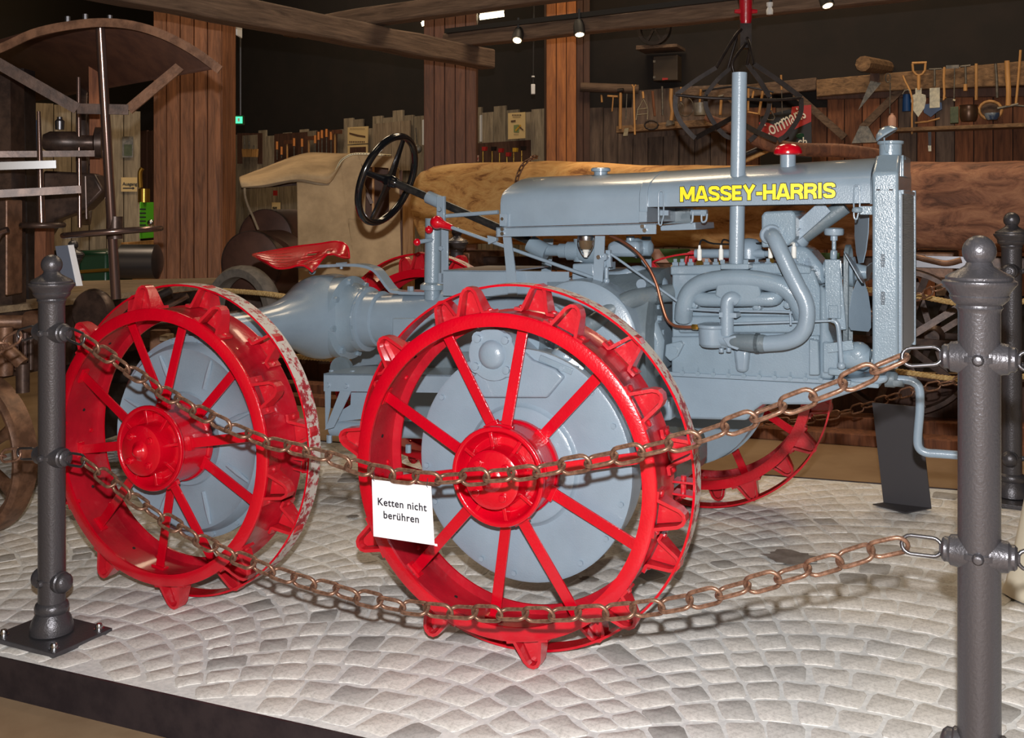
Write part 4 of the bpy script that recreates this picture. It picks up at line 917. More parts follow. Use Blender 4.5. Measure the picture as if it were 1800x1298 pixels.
# side covers and cast details
block([(1192, 556), (1420, 556), (1426, 572), (1420, 586), (1192, 586)], .838, .87, 'tappet_cover', 'greyrough', .008)
block([(1170, 606), (1195, 600), (1201, 606), (1190, 628), (1178, 636), (1168, 626)], .825, .85, 'fuel_pump_pad', 'greyrough', .004)
g = Geo(); g.cyl(T(1185, 616, .825), T(1185, 616, .825)-Y_*.006, .014, n=16); tb(g, 'pad_boss', 'greyrough', eng)
block([(1288, 612), (1316, 612), (1312, 656), (1293, 655)], .81, .86, 'pump_column', 'grey', .012)
block([(1422, 596), (1438, 600), (1440, 660), (1422, 660)], .81, 1.18, 'timing_flange', 'greyrough', .004)
block([(1440, 500), (1452, 510), (1456, 580), (1464, 600), (1464, 668), (1440, 668)], .84, 1.16, 'timing_case', 'greyrough', .012)
g = Geo(); g.lathe([(.06, 0), (.062, .05), (.055, .07), (.055, .1), (.04, .12), (.04, .17)], T(1456, 630, .98), (1, 0, 0), 28); g.ball(T(1508, 622, .86), .045, 16, (1, 1, .9)); g.lathe([(.038, 0), (.042, .03), (.042, .07), (.03, .09)], T(1480, 626, .86), (1, 0, 0), 20); g.cyl(T(1490, 610, .84), T(1490, 600, .84), .016); g.bar(T(1455, 612, .82), T(1500, 606, .82), .02, .03); tb(g, 'governor', 'greyrough')
g = Geo(); g.bar(T(1462, 655, .86), T(1462, 600, .86), .05, .06); g.box(T(1455, 660, .82), T(1498, 640, .95)); tb(g, 'front_bracket', 'greyrough', bevel=.006)
g = Geo(); g.box(T(1440, 676, .85), T(1560, 656, 1.1)); tb(g, 'front_support', 'greyrough', bevel=.004)
# foundry marks
for k, t_ in enumerate(('A', 'B')): pass
# exhaust manifold (upper arch) and intake manifold
mv = .80
pipe([(1201, 562, mv+.03), (1203, 540, mv+.005), (1212, 515, mv), (1232, 499, mv), (1262, 492, mv), (1296, 490, mv), (1335, 493, mv), (1372, 502, mv), (1395, 520, mv), (1407, 542, mv), (1413, 562, mv+.03)], .032, 18, g=(mg := Geo()))
poly([(1262, 484), (1330, 484), (1338, 520), (1318, 532), (1275, 532), (1256, 520)], .775, .85, mg); tb(mg, 'exhaust_manifold', 'greyrough', smooth=45, bevel=.006)
g = Geo(); poly([(1266, 464), (1316, 464), (1316, 474), (1266, 474)], .79, .89, g); g.lathe([(.045, 0), (.035, -.035), (.02, -.055)], T(1292, 474, .84), (0, 0, 1), 20); tb(g, 'stack_flange', 'greyrough', bevel=.004)
tb(bolts(Geo(), [T(1270, 464, .80), T(1311, 464, .80)], 0, .009, .014, (0, 0, 1)), 'bolts', 'greyrough', eng)
pipe([(1225, 516, .83), (1230, 525, .805), (1250, 527, .80), (1290, 527, .80), (1330, 526, .80), (1360, 525, .805), (1368, 515, .83)], .025, 16, g=(mg := Geo())); tb(mg, 'intake_manifold', 'greyrough', smooth=45)
g = Geo(); mp = [(1220, 536), (1250, 500), (1330, 540), (1384, 536)]
for p in mp: c_ = T(p[0], p[1], .80); g.lathe([(.014, .05), (.014, 0), (.008, -.002), (.008, -.010), (0, -.011)], c_, (0, 1, 0), 10)
tb(g, 'manifold_studs', 'greyrough', eng)
# carburettor and elbow
pipe([(1294, 528, .775), (1286, 524, .765), (1279, 530, .76), (1278, 548, .76), (1278, 590, .76)], .0225, 18, g=(g := Geo())); g.box(T(1264, 558, .74), T(1302, 548, .80)); tb(g, 'intake_elbow', 'grey', smooth=45, bevel=.002)
g = Geo(); g.lathe([(0, 0), (.035, .004), (.044, .014), (.046, .06), (.046, .068), (.052, .07), (.052, .08), (.03, .086), (0, .086)], T(1252, 612, .775), (0, 0, 1), 28); g.tube([T(1250, 592, .77), T(1300, 600, .76)], .026, 18); g.lathe([(.022, 0), (.03, .01), (.03, .02), (.024, .03)], T(1270, 598, .755), (0, 1, 0), 18)
g.cyl(T(1268, 612, .77), T(1268, 620, .77), .009, n=8); g.cyl(T(1281, 611, .77), T(1281, 619, .77), .009, n=8); g.box(T(1226, 580, .76), T(1242, 570, .79)); poly([(1270, 595), (1292, 590), (1304, 606), (1296, 616), (1280, 610)], .73, .76, g); tb(g, 'carburettor', 'grey', smooth=40, bevel=.002)
# large air pipe from the air cleaner down to the carburettor
ap = pipe([(1354, 412, .80), (1362, 420, .755), (1374, 445, .74), (1388, 475, .735), (1403, 505, .73), (1415, 528, .73), (1419, 550, .73), (1415, 575, .73), (1402, 592, .735), (1380, 601, .74), (1350, 604, .745), (1340, 604, .745)], .0265, 20, 6); tb(ap, 'air_pipe', 'grey', smooth=60)
g = Geo(); q0 = T(1345, 604, .745); g.lathe([(.028, 0), (.0295, .01), (.0295, .055), (.028, .075), (.024, .11), (.02, .12)], q0, T(1300, 601, .75)-q0, 22); g.lathe([(.032, .02), (.032, .032)], q0, T(1300, 601, .75)-q0, 22, True); tb(g, 'air_pipe_hose', 'greydark', smooth=50)
g = Geo(); g.lathe([(.032, 0), (.036, .006), (.034, .014), (.028, .016)], T(1353, 410, .80), T(1362, 424, .75)-T(1353, 410, .80), 22); tb(g, 'pipe_clamp', 'grey')
# air cleaner box
block([(1338, 380), (1343, 372), (1392, 370), (1398, 376), (1398, 420), (1385, 432), (1338, 436)], .82, 1.05, 'air_cleaner', 'greyrough', .012)
g = Geo(); poly([(1396, 400), (1404, 402), (1390, 420), (1386, 416)], .85, 1.0, g); tb(g, 'cleaner_flange', 'grey')
tb(Geo().bar(T(1396, 412, .9), T(1452, 362, .9), .012, .05), 'diagonal_brace', 'grey', bevel=.002)
g = Geo(); g.tube([T(1404, 420, .95), T(1485, 362, .95)], .029, 20); tb(g, 'filler_tube', 'greydark', smooth=60)
g = Geo(); a = T(1400, 423, .95); g.lathe([(.03, 0), (.036, .006), (.036, .02), (.031, .03)], a, T(1485, 362, .95)-a, 20); pipe([(1402, 420, .95), (1395, 432, .95), (1394, 446, .95), (1390, 470, .95)], .022, 14, 4, g); tb(g, 'tube_clamp', 'grey')
# spark plugs and leads, magneto behind the stack
for i, px in enumerate((1229.5, 1267.5, 1354.5, 1395.5)):
    y = 464 if i < 2 else 460; c_ = T(px, y, .90); sp_ = tb(Geo().lathe([(.011, -.005), (.011, .004), (.007, .006), (.007, .012), (.0085, .016), (.0085, .05), (.005, .054), (.004, .066), (0, .067)], c_, (0, 0, 1), 14, mis=None), 'spark_plug', 'ceramic', eng); sp_['label'] = 'white ceramic plug'
    tb(Geo().lathe([(.013, -.006), (.013, .008), (.009, .012)], c_, (0, 0, 1), 6), 'plug_base', 'brass', eng)
    tb(Geo().tube(smoothpath([c_+Z_*.064, c_+Vector((.005, .02, .085)), c_+Vector((.03, .08, .07)), T(1310, 430, 1.08)], 4), .0035, 6), 'plug_lead', 'rubber', eng)
g = Geo(); g.lathe([(0, .045), (.03, .04), (.05, .02), (.052, 0), (.052, -.03), (.04, -.035)], T(1316, 440, 1.08), (0, 0, 1), 22); g.tube([T(1222, 446, 1.05), T(1345, 446, 1.05)], .017, 14); g.tube([T(1345, 446, 1.05), T(1400, 450, 1.02)], .012, 12); tb(g, 'distributor', 'grey', smooth=45)
# fan, belt, water pump and oil filler knob
fc_ = T(1497, 478, .98); fan = tb(Geo().lathe([(.0, -.09), (.034, -.09), (.036, -.05), (.028, -.045), (.028, -.02), (.05, -.015), (.052, .01), (.03, .015), (.022, .05), (0, .05)], fc_, (1, 0, 0), 24), 'fan_hub', 'greyrough')
for k in range(4):
    a = R_(8+90*k); e = Vector((0, math.sin(a), math.cos(a))); q = X_.cross(e); tw = (q*.86+X_*.5).normalized(); nrm = e.cross(tw); secs = []
    for f, hw in ((.03, .018), (.07, .04), (.13, .056), (.185, .058), (.20, .045)): c_ = fc_+X_*.03+e*f; secs.append([c_-tw*hw-nrm*.0015, c_+tw*hw-nrm*.0015, c_+tw*hw+nrm*.0015, c_-tw*hw+nrm*.0015])
    tb(Geo().loft(secs), 'fan_blade', 'grey', fan, 30)
g = Geo(); up_ = T(1491, 458, .95); dn = T(1490, 605, .95); bl = []
for i in range(11): a = math.pi*i/10; bl.append(up_+Vector((0, .0-math.cos(a)*.05, math.sin(a)*.05)))
for i in range(11): a = math.pi*i/10; bl.append(dn+Vector((0, math.cos(a)*.05, -math.sin(a)*.05)))
secs = []
for i in range(len(bl)+1):
    p = bl[i % len(bl)]; c_ = (up_+dn)/2; nrm = (p-(up_ if i % len(bl) < 11 else dn)).normalized(); secs.append([p-X_*.010-nrm*.004, p+X_*.010-nrm*.004, p+X_*.007+nrm*.004, p-X_*.007+nrm*.004])
tb(Geo().loft(secs, True, False), 'fan_belt', 'greydark', smooth=40)
g = Geo(); g.bar(T(1466, 560, .86), T(1464, 456, .86), .03, .05); g.cyl(T(1465, 456, .86), T(1466, 440, .86), .012, n=8); g.cyl(T(1466, 440, .86), T(1466, 422, .86), .007); g.box(T(1456, 560, .84), T(1478, 535, .90)); g.bar(T(1480, 580, .86), T(1470, 470, .86), .014, .03); tb(g, 'pump_post', 'greyrough', bevel=.003)
g = Geo(); g.lathe([(.012, 0), (.012, .014), (.030, .018), (.032, .024), (.032, .038), (.026, .042), (0, .043)], T(1466, 423, .86), (0, 0, 1), 10); tb(g, 'grease_cap', 'grey')
g = Geo(); g.lathe([(.03, 0), (.03, .04), (.022, .06)], T(1449, 474, .93), (1, 0, 0), 18); tb(g, 'pump_flange', 'greyrough')
# rods, copper pipe, exhaust-side brace tube
g = Geo(); g.tube([T(1070, 444, .79), T(1211, 544, .79)], .0048, 8); g.tube([T(1211, 544, .79), T(1265, 547, .77)], .0042, 8); g.ball(T(1209, 543, .787), .010, 10); tb(g, 'throttle_rod', 'grey', smooth=60)
g = Geo(); g.tube(smoothpath([T(1300, 547, .78), T(1385, 549, .78), T(1389, 552, .78), T(1390, 572, .78)], 3), .0042, 8); g.tube([T(1265, 570, .765), T(1465, 564, .80)], .0042, 8); g.tube(smoothpath([T(1462, 563, .80), T(1472, 570, .8), T(1476, 600, .80), T(1479, 640, .80)], 4), .008, 10); g.ball(T(1479, 643, .8), .014, 10); tb(g, 'governor_rod', 'grey', smooth=60)
tb(Geo().tube(smoothpath([T(*p) for p in ((1072, 414, .80), (1095, 425, .79), (1120, 444, .78), (1140, 470, .775), (1154, 500, .77), (1162, 530, .765), (1172, 560, .76), (1184, 572, .755), (1200, 575, .75), (1222, 575, .75))], 5), .0058, 10), 'fuel_pipe', 'copper', smooth=60)['label'] = 'copper fuel pipe'
tb(Geo().lathe([(.008, 0), (.010, .004), (.010, .02), (.007, .024)], T(1216, 575, .75), (1, 0, 0), 6), 'pipe_nut', 'brass')
g = Geo(); g.tube(smoothpath([T(965, 628, .66), T(1000, 598, .67), (T(1060, 555, .69)), T(1105, 528, .74), T(1140, 520, .80), T(1180, 515, .86)], 5), .032, 18); g.lathe([(.036, 0), (.036, .03)], T(1150, 518, .82), (1, .3, .1), 18, True); tb(g, 'breather_tube', 'greydark', smooth=60)
g = Geo(); g.tube(smoothpath([T(1060, 486, .9), T(1090, 486, .9), (T(1112, 478, .92)), T(1128, 478, .95), T(1140, 492, .98)], 4), .021, 14); g.cyl(T(1127, 500, .80), T(1127, 500, .80)+Y_*.06, .0185, n=24); g.ball(T(1150, 500, .92), .045, 16, (1.2, 1, .9)); tb(g, 'dip_pipe', 'grey', smooth=50)
g = Geo(); g.lathe([(0, 0), (.20, .0), (.215, .01), (.22, .04), (.22, .12)], T(1005, 605, .62)+Vector((0, .06, 0)), (0, 1, 0), 60); tb(g, 'brake_drum_cover', 'grey')
block([(1000, 560), (1040, 530), (1150, 560), (1165, 600), (1160, 660), (1090, 690), (1010, 690)], .80, .95, 'bell_side', 'greyrough', .02)
g = Geo()
for (x, y) in ((1160, 540), (1168, 585), (1164, 560)): c_ = T(x, y, .84); g.cyl(c_, c_-X_*.02, .010, n=6)
tb(g, 'bolts', 'greyrough')
# steering gear cylinder, generator, sediment bowl, tool box under the tank
g = Geo(); g.tube(smoothpath([T(932, 428, .98), T(945, 436, .98), T(962, 444, .98)], 3), .034, 16); g.tube([T(955, 440, .98), T(1000, 441, .98)], .022, 16); g.lathe([(.028, 0), (.028, .03), (.036, .035), (.036, .085), (.044, .09), (.05, .12), (.05, .16), (.03, .17)], T(984, 441, .96), (1, 0, 0), 24); g.cyl(T(1022, 460, .96), T(1022, 420, .96), .03, n=18); tb(g, 'steering_gear', 'greyrough', smooth=45)
g = Geo(); c_ = T(1030, 419, .84); sb = tb(Geo().lathe([(.008, -.07), (.010, -.052), (.012, -.05), (.014, -.046), (.010, -.040)], c_, (0, 0, 1), 16), 'bowl_screw', 'ceramic')
tb(Geo().lathe([(.008, -.044), (.020, -.040), (.025, -.030), (.027, -.012), (.029, -.006)], c_, (0, 0, 1), 22), 'sediment_bowl', 'amber')
tb(Geo().lathe([(.031, -.008), (.032, 0), (.032, .008), (.012, .014)], c_, (0, 0, 1), 24), 'bowl_cap', 'steel')
tb(Geo().tube(smoothpath([c_+Vector((-.033, 0, 0)), c_+Vector((-.03, -.003, -.03)), c_+Vector((-.012, -.004, -.062)), c_+Vector((0, -.002, -.07)), c_+Vector((.012, -.004, -.062)), c_+Vector((.03, -.003, -.03)), c_+Vector((.033, 0, 0))], 3), .002, 6), 'bowl_bail', 'steel')
block([(1006, 464), (1043, 463), (1046, 497), (1004, 497)], .88, 1.06, 'terminal_box', 'grey', .006)
block([(1066, 428), (1078, 424), (1122, 424), (1124, 448), (1112, 452), (1066, 452)], .92, 1.1, 'generator', 'grey', .015)
g = Geo(); g.lathe([(.035, 0), (.04, .02), (.03, .04), (.03, .07), (.015, .08)], T(1112, 436, 1.0), (1, 0, 0), 18); g.cyl(T(1108, 426, .98), T(1108, 415, .98), .016); tb(g, 'generator_end', 'greyrough', smooth=45)
g = Geo(); poly([(1064, 440), (1072, 440), (1074, 470), (1066, 470)], .78, .80, g); g.cyl(T(1060, 452, .755), T(1060, 452, .755)+Y_*.03, .014, n=12); g.cyl(T(1066, 492, .78), T(1066, 470, .78), .008); g.ball(T(1066, 494, .78), .013, 10); g.box(T(1070, 475, .84), T(1082, 460, .90)); tb(g, 'lever_pivot', 'grey', bevel=.001)['kind'] = 'stuff'
g = Geo(); g.bar(T(1068, 452, .80), T(1052, 492, .80), .012, .016); tb(g, 'bell_crank', 'grey')
block([(960, 494), (1062, 492), (1062, 506), (960, 508)], .80, 1.1, 'top_cover', 'grey', .004)
g = Geo()
for px in (905, 968, 998, 1040): g.cyl(T(px, 506, .92), T(px, 488, .92), .013, n=6)
tb(g, 'bolts', 'grey')
# crank handle and its dog
cr = smoothpath([T(1560, 666, 1.0)+X_*.0, T(1590, 668, 1.0), T(1606, 672, 1.0), T(1616, 684, 1.0), T(1617, 720, 1.0), T(1613, 770, 1.0), T(1616, 788, 1.0), T(1628, 796, 1.0), T(1650, 798, 1.0), T(1690, 801, 1.0)], 5)
tb(Geo().tube(cr, .0145, 14), 'crank_handle', 'grey', smooth=60)
g = Geo(); g.lathe([(.028, 0), (.028, .03), (.02, .04)], T(1556, 666, .98), (1, 0, 0), 20)
for i in range(9): a = R_(20*i+10); g.cbox(T(1574, 666, .98)+Vector((.012, math.cos(a)*.045, -math.sin(a)*.02)), (.03, .006, .01))
tb(g, 'crank_dog', 'greydark')
g = Geo(); g.cyl(T(1480, 690, .95), T(1480, 682, .95), .012, n=6); tb(g, 'drain_plug', 'grey')
# diagonal stay and lower parts behind the front wheel
tb(Geo().box((-.35, .75, .35), (.3, 1.25, .5)), 'front_axle_case', 'greydark', bevel=.05)
tb(Geo().cyl((0.02, .28, .56), (0.02, 1.8, .56), .06), 'front_axle_shaft', 'greydark')

# ---------------------------------------------------------------- floor stand in front of the radiator
sa = [G(1534, 888), G(1592, 903), G(1636, 895)]
st0 = thing('floor_stand', 'dark charcoal bent-sheet stand on the cobbles below the crank handle', 'stand', sa[1])
z0 = sa[1].z; Zs = sa[1].y
bl = G(1553, 885, .006)-sa[1]; br = G(1637, 895, .006)-sa[1]; tl = W(1533, 708, (G(1553, 885)).y-.04)-sa[1]; t_r = W(1616, 716, (G(1637, 895)).y-.04)-sa[1]
g = Geo(); g.prism([bl, br, t_r, tl], Vector((.004, .006, 0))); g.prism([bl, br, G(1592, 903, .006)-sa[1], G(1534, 888, .006)-sa[1]], Vector((0, 0, .004))); g.build('bent_sheet', 'sheet', st0, 0)

# ---------------------------------------------------------------- the squared log on its carriage
LZ = 7.0; Lp = VPlane(720, 8.0, 1800, 6.2)
def logpt(px, py, off=0): return Lp.p(px, py, off)
ltop = [(722, 335), (727, 308), (735, 297), (750, 290), (800, 286), (850, 283), (905, 282), (1000, 284), (1120, 288), (1250, 290), (1400, 286), (1560, 284), (1700, 283), (1960, 282)]
lbot = [(722, 372), (726, 405), (733, 424), (750, 431), (800, 432), (850, 433), (905, 432), (1000, 434), (1120, 437), (1250, 440), (1400, 441), (1560, 441), (1700, 442), (1960, 444)]
secs = []; q = random.Random(4)
ts = []
for i in range(len(ltop)-1):
    for k in range(3): ts.append(i+k/3)
ts.append(len(ltop)-1)
for t_ in ts:
    i = min(int(t_), len(ltop)-2); f = t_-i; a = Vector(ltop[i]).lerp(Vector(ltop[i+1]), f); b_ = Vector(lbot[i]).lerp(Vector(lbot[i+1]), f)
    pa = logpt(a.x, a.y); pb = logpt(b_.x, b_.y); h = (pa.z-pb.z); dpt = .52*min(1, h/.5+.1); c_ = (pa+pb)/2-Lp.n*(dpt/2); ring = []
    for k in range(20):
        th = 2*math.pi*k/20; cc_, ss = math.cos(th), math.sin(th); e = .42
        y = math.copysign(abs(cc_)**e, cc_)*dpt/2; z = math.copysign(abs(ss)**e, ss)*h/2
        nz_ = noise.noise(Vector((pa.x*2.2, th*1.3, 3)))*.022+noise.noise(Vector((pa.x*8, th*3, 9)))*.007
        ring.append(c_-Lp.n*y+Vector((0, 0, z))+(Lp.n*-y+Vector((0, 0, z))).normalized()*nz_)
    secs.append(ring)
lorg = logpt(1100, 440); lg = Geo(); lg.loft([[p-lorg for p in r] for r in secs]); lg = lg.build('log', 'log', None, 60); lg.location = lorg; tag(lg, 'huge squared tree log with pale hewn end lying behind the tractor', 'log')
a = logpt(936, 284, .012); chp = [logpt(943, 281, -.25)+Vector((0, 0, .02)), logpt(938, 279, .0)+Vector((0, 0, .01)), logpt(922, 287, .03), logpt(914, 300, .03), logpt(908, 318, .03), logpt(905, 345, .03), logpt(903, 400, .03)]
chain('log_chain', 'dark chain slung over the log behind the fuel tank', chp, .042, .011, None, 9, 'machrust', (0, 0), 'chain'); 
# log carriage: bolsters, iron wheels, sleepers on the floor
def fz(x): return gz(x, 0)+FD
cg = thing('log_carriage', 'dark iron-shod timber carriage under the log', 'carriage', (0, 0, 0))
for px in (800, 1180, 1640):
    p = logpt(px, 444, .0); g = Geo(); g.prism([p+Lp.u*-.12, p+Lp.u*.12, p+Lp.u*.12-Lp.n*.6, p-Lp.u*.12-Lp.n*.6], (0, 0, -.16)); g.build('bolster', 'machrust', cg, 0, bevel=.01)
a = logpt(740, 462, -.3); b_ = logpt(1960, 466, -.3); Geo().bar(a, b_, .14, .10).build('pole', 'mach', cg, 0, bevel=.008)
for off in (.06,):
    Geo().bar(logpt(1590, 459, .10), logpt(1700, 462, .10), .03, .07).build('bolster_iron', 'steeldk', cg, 0)
Geo().tube(smoothpath([logpt(1600, 449, .15), logpt(1640, 459, .15), logpt(1665, 463, .15), logpt(1690, 457, .15)], 5), .018, 10).build('brake_rod', 'machrust', cg)
def iron_wheel(name, parent, c, axis, r, rimw, nsp, mat='mach', spoke=.018, hubr=.07, flat=True):
    c = Vector(c); ax_ = Vector(axis).normalized(); h = rimw/2
    o = Geo().lathe([(r-.03, -h), (r-.004, -h), (r, -h+.006), (r, h-.006), (r-.004, h), (r-.03, h)], c, ax_, 56, True).build(name, mat, parent, 40)
    Geo().lathe([(0, -h-.06), (hubr*.6, -h-.06), (hubr*.7, -h-.02), (hubr, -h), (hubr, h), (hubr*.7, h+.03), (0, h+.03)], c, ax_, 24).build('hub', mat, o)
    u = ax_.orthogonal().normalized(); v_ = ax_.cross(u)
    for i in range(nsp):
        a = 2*math.pi*i/nsp+.13; e = u*math.cos(a)+v_*math.sin(a); s_ = (h*.6 if i % 2 else -h*.6)
        Geo().bar(c+e*hubr*.8+ax_*s_, c+e*(r-.02), spoke*2, spoke, up=ax_).build('spoke', mat, o, 0)
    return o
iron_wheel('wheel', cg, W(1585, 600, 6.35), Vector((.42, .9, 0)), .44, .12, 10, 'mach', .02, .08)
iron_wheel('wheel', cg, W(1640, 590, 7.3), Vector((.42, .9, 0)), .44, .12, 10, 'mach', .02, .08)
iron_wheel('wheel', cg, W(1050, 600, 6.6), Vector((.42, .9, 0)), .44, .12, 10, 'mach', .02, .08)
for k, (ya, yb, mt, off, lab) in enumerate(((778, 764, 'barn', .42, 'front pinkish-brown floor sleeper below the log carriage'), (764, 742, 'barn', .22, 'second floor sleeper behind the front one below the log carriage'), (742, 655, 'beamdk', .0, 'tall dark plank wall standing behind the floor sleepers'))):
    SPl = VPlane(560, 8.3, 1540, 6.26); p0 = SPl.p(440, 700, off-.3); p1 = SPl.p(2100, 700, off-.3)
    g = Geo(); x = (p1-p0); x.z = 0; h = [.07, .13, .36][k]; c_ = p0.copy(); c_.z = 0
    g.prism([Vector((0, 0, 0)), Vector((x.length, 0, 0)), Vector((x.length, .16, 0)), Vector((0, .16, 0))], (0, 0, h)); o = g.build('sleeper', 'barn' if k < 2 else 'claddk', None, 0, bevel=.006)
    slope = math.atan(.0372*x.normalized().x); o.location = (c_.x, c_.y, fz(c_.x)); o.rotation_euler = (0, -slope, math.atan2(x.y, x.x)); tag(o, lab, 'timber')
for nm, ol, mt, d, lb in (('painted_board', [(1088, 438), (1232, 438), (1232, 462), (1088, 462)], 'greenb', 0, 'green painted board lying under the log behind the engine'),):
    t_ = thing(nm, lb, 'board', logpt(1160, 462, .25)); o_ = t_.location.copy()
    Geo().prism([logpt(x, y, .25)-o_ for x, y in ol], -Lp.n*.03).build('board', mt, t_, 0)
    for x in (1136, 1212): Geo().prism([logpt(a_, b2, .258)-o_ for a_, b2 in ((x, 438), (x+22, 438), (x+40, 462), (x+18, 462))], -Lp.n*.006).build('pink_stripe', 'potpink', t_, 0)
o = Geo().prism([logpt(x, y, .25)-logpt(1440, 480, .25) for x, y in ((1415, 445), (1475, 445), (1475, 482), (1415, 482))], -Lp.n*.03).build('painted_slab', 'greenb', None, 0); o.location = logpt(1440, 480, .25); tag(o, 'small green painted panel seen behind the grease cap', 'board')
# ---------------------------------------------------------------- rope barrier behind the tractor
def rope(pts, lab, r=.013):
    P = smoothpath(pts, 14); c_ = P[0].copy(); acc = 0; g = Geo(); strands = [[], [], []]
    u = None
    for i, p in enumerate(P):
        d = (P[min(i+1, len(P)-1)]-P[max(i-1, 0)]).normalized(); n1 = d.cross(Z_).normalized(); n2 = n1.cross(d)
        if i: acc += (p-P[i-1]).length
        for k in range(3): a = acc/.055*2*math.pi+2*math.pi*k/3; strands[k].append(p-c_+(n1*math.cos(a)+n2*math.sin(a))*r*.55)
    for s_ in strands: g.tube(s_, r*.58, 6)
    o = g.build('barrier_rope', 'rope', None, 60); o.location = c_; return tag(o, lab, 'rope', 'hemp ropes of the rear barrier')
def dense(pts, n): return [Vector(p) for p in smoothpath(pts, n)]
rope(dense([W(392, 511, 5.9), W(470, 517, 5.6), W(560, 530, 5.4), W(700, 540, 5.3), W(900, 538, 5.2)], 5), 'upper pale hemp rope behind the rear axle of the tractor')
rope(dense([W(330, 616, 5.9), W(480, 624, 5.6), W(640, 635, 5.4), W(900, 640, 5.2)], 5), 'lower pale hemp rope under the rear axle of the tractor')
rope(dense([W(1180, 470, 5.5), W(1400, 495, 5.4), W(1600, 519, 5.2), W(1700, 535, 5.1), W(1800, 530, 5.0), W(1900, 515, 4.9)], 5), 'upper pale hemp rope behind the radiator')
rope(dense([W(1180, 610, 5.5), W(1400, 630, 5.4), W(1570, 652, 5.2), W(1700, 668, 5.1), W(1800, 662, 5.0), W(1900, 650, 4.9)], 5), 'lower pale hemp rope below the radiator')

# ---------------------------------------------------------------- canvas-covered cart behind the steering wheel
cz = 6.25
cv = thing('canvas_cart', 'cart with tan stained canvas hood and side curtain behind the steering wheel', 'cart', W(600, 640, cz))
co = cv.location.copy(); K = lambda px, py, Z: W(px, py, Z)-co
def cloth(name, rows, th=.004, mat='canvas', amp=.012, sub=6):
    """rows: lists of points; a bilinear sheet with soft folds"""
    g = Geo(); fine = []
    for r in rows: fine.append(smoothpath(r, sub))
    R2 = []
    n = len(fine[0])
    cols = [smoothpath([fine[k][i] for k in range(len(fine))], sub) for i in range(n)]
    m_ = len(cols[0]); vs = []
    for j in range(m_):
        for i in range(n):
            p = cols[i][j]; k = noise.noise(Vector((p.x*5, p.y*3, p.z*2)))*amp; vs.append(p+Vector((0, -k, k*.3)))
    g.add(vs, [(j*n+i, j*n+i+1, (j+1)*n+i+1, (j+1)*n+i) for j in range(m_-1) for i in range(n-1)])
    o = g.build(name, mat, cv, 180); sd = o.modifiers.new('thick', 'SOLIDIFY'); sd.thickness = th; return o
# side curtain with a window opening
def rectcloth(px0, px1, y0f, y1f, Zf): return [[K(px0+(px1-px0)*i/4, y0f(px0+(px1-px0)*i/4)*(1-j/3)+y1f*(j/3), Zf) for i in range(5)] for j in range(4)]
ytopc = lambda px: 318 if px < 575 else (318-(px-575)*1.5 if px < 603 else 273)
cloth('side_curtain', [[K(x, y, cz) for x, y in r] for r in ([(522, 319), (545, 319), (570, 319), (585, 310), (600, 292)], [(523, 390), (545, 392), (570, 392), (590, 392), (612, 392)], [(524, 450), (545, 450), (570, 450), (600, 450), (625, 450)], [(525, 503), (550, 502), (580, 500), (610, 498), (640, 498)])])
cloth('side_curtain', [[K(x, y, cz) for x, y in r] for r in ([(600, 292), (605, 280), (612, 273), (620, 272), (632, 271)], [(603, 330), (612, 330), (620, 330), (630, 330), (642, 330)], [(608, 366), (616, 366), (624, 366), (632, 366), (642, 366)], [(612, 394), (620, 394), (628, 394), (636, 394), (643, 394)])])
cloth('side_curtain', [[K(x, y, cz) for x, y in r] for r in ([(628, 271), (645, 271), (660, 272), (675, 273), (692, 276)], [(631, 279), (645, 279), (662, 280), (676, 281), (694, 284)], [(634, 287), (648, 287), (662, 288), (678, 289), (697, 292)], [(640, 295), (650, 294), (662, 294), (676, 295), (700, 298)])])
cloth('side_curtain', [[K(x, y, cz) for x, y in r] for r in ([(612, 384), (635, 386), (660, 386), (680, 388), (703, 388)], [(616, 420), (640, 420), (660, 420), (682, 420), (704, 420)], [(622, 460), (645, 460), (665, 460), (684, 460), (705, 460)], [(636, 498), (655, 499), (675, 500), (690, 500), (705, 500)])])
cloth('side_curtain', [[K(x, y, cz) for x, y in r] for r in ([(683, 292), (688, 293), (693, 293), (698, 294), (702, 296)], [(684, 330), (689, 330), (694, 330), (698, 330), (702, 330)], [(684, 360), (689, 360), (694, 360), (699, 360), (703, 360)], [(684, 390), (689, 390), (694, 390), (699, 390), (704, 390)])])
# hood roof sloping down to the left
cloth('hood_roof', [[K(x, y, Z) for x, y, Z in r] for r in ([(424, 329, 6.1), (460, 325, 6.1), (522, 316, 6.15), (560, 322, 6.18), (581, 322, 6.2), (600, 290, 6.2)], [(421, 316, 6.15), (460, 312, 6.2), (522, 302, 6.2), (560, 305, 6.2), (582, 304, 6.2), (604, 281, 6.2)], [(421, 311, 6.6), (455, 300, 6.6), (510, 281, 6.6), (555, 276, 6.6), (590, 276, 6.6), (612, 273, 6.6)], [(424, 310, 7.1), (460, 297, 7.1), (500, 280, 7.1), (540, 268, 7.1), (590, 269, 7.1), (660, 271, 7.1)])], amp=.02)
cloth('hood_valance', [[K(x, y, Z) for x, y, Z in r] for r in ([(424, 326, 6.12), (470, 323, 6.12), (522, 316, 6.17), (560, 320, 6.2), (583, 318, 6.21)], [(424, 330, 6.14), (470, 328, 6.14), (522, 319, 6.19), (560, 326, 6.2), (578, 326, 6.21)])], mat='canvasdk')
pp = [K(x, y, cz-.07) for x, y in ((587, 305), (592, 297), (598, 285), (607, 277), (622, 271), (650, 271), (688, 274))]
Geo().tube(smoothpath(pp, 5), .007, 8).build('piping', 'paperwhite', cv, 60)
g = Geo(); PPp = smoothpath(pp, 6)
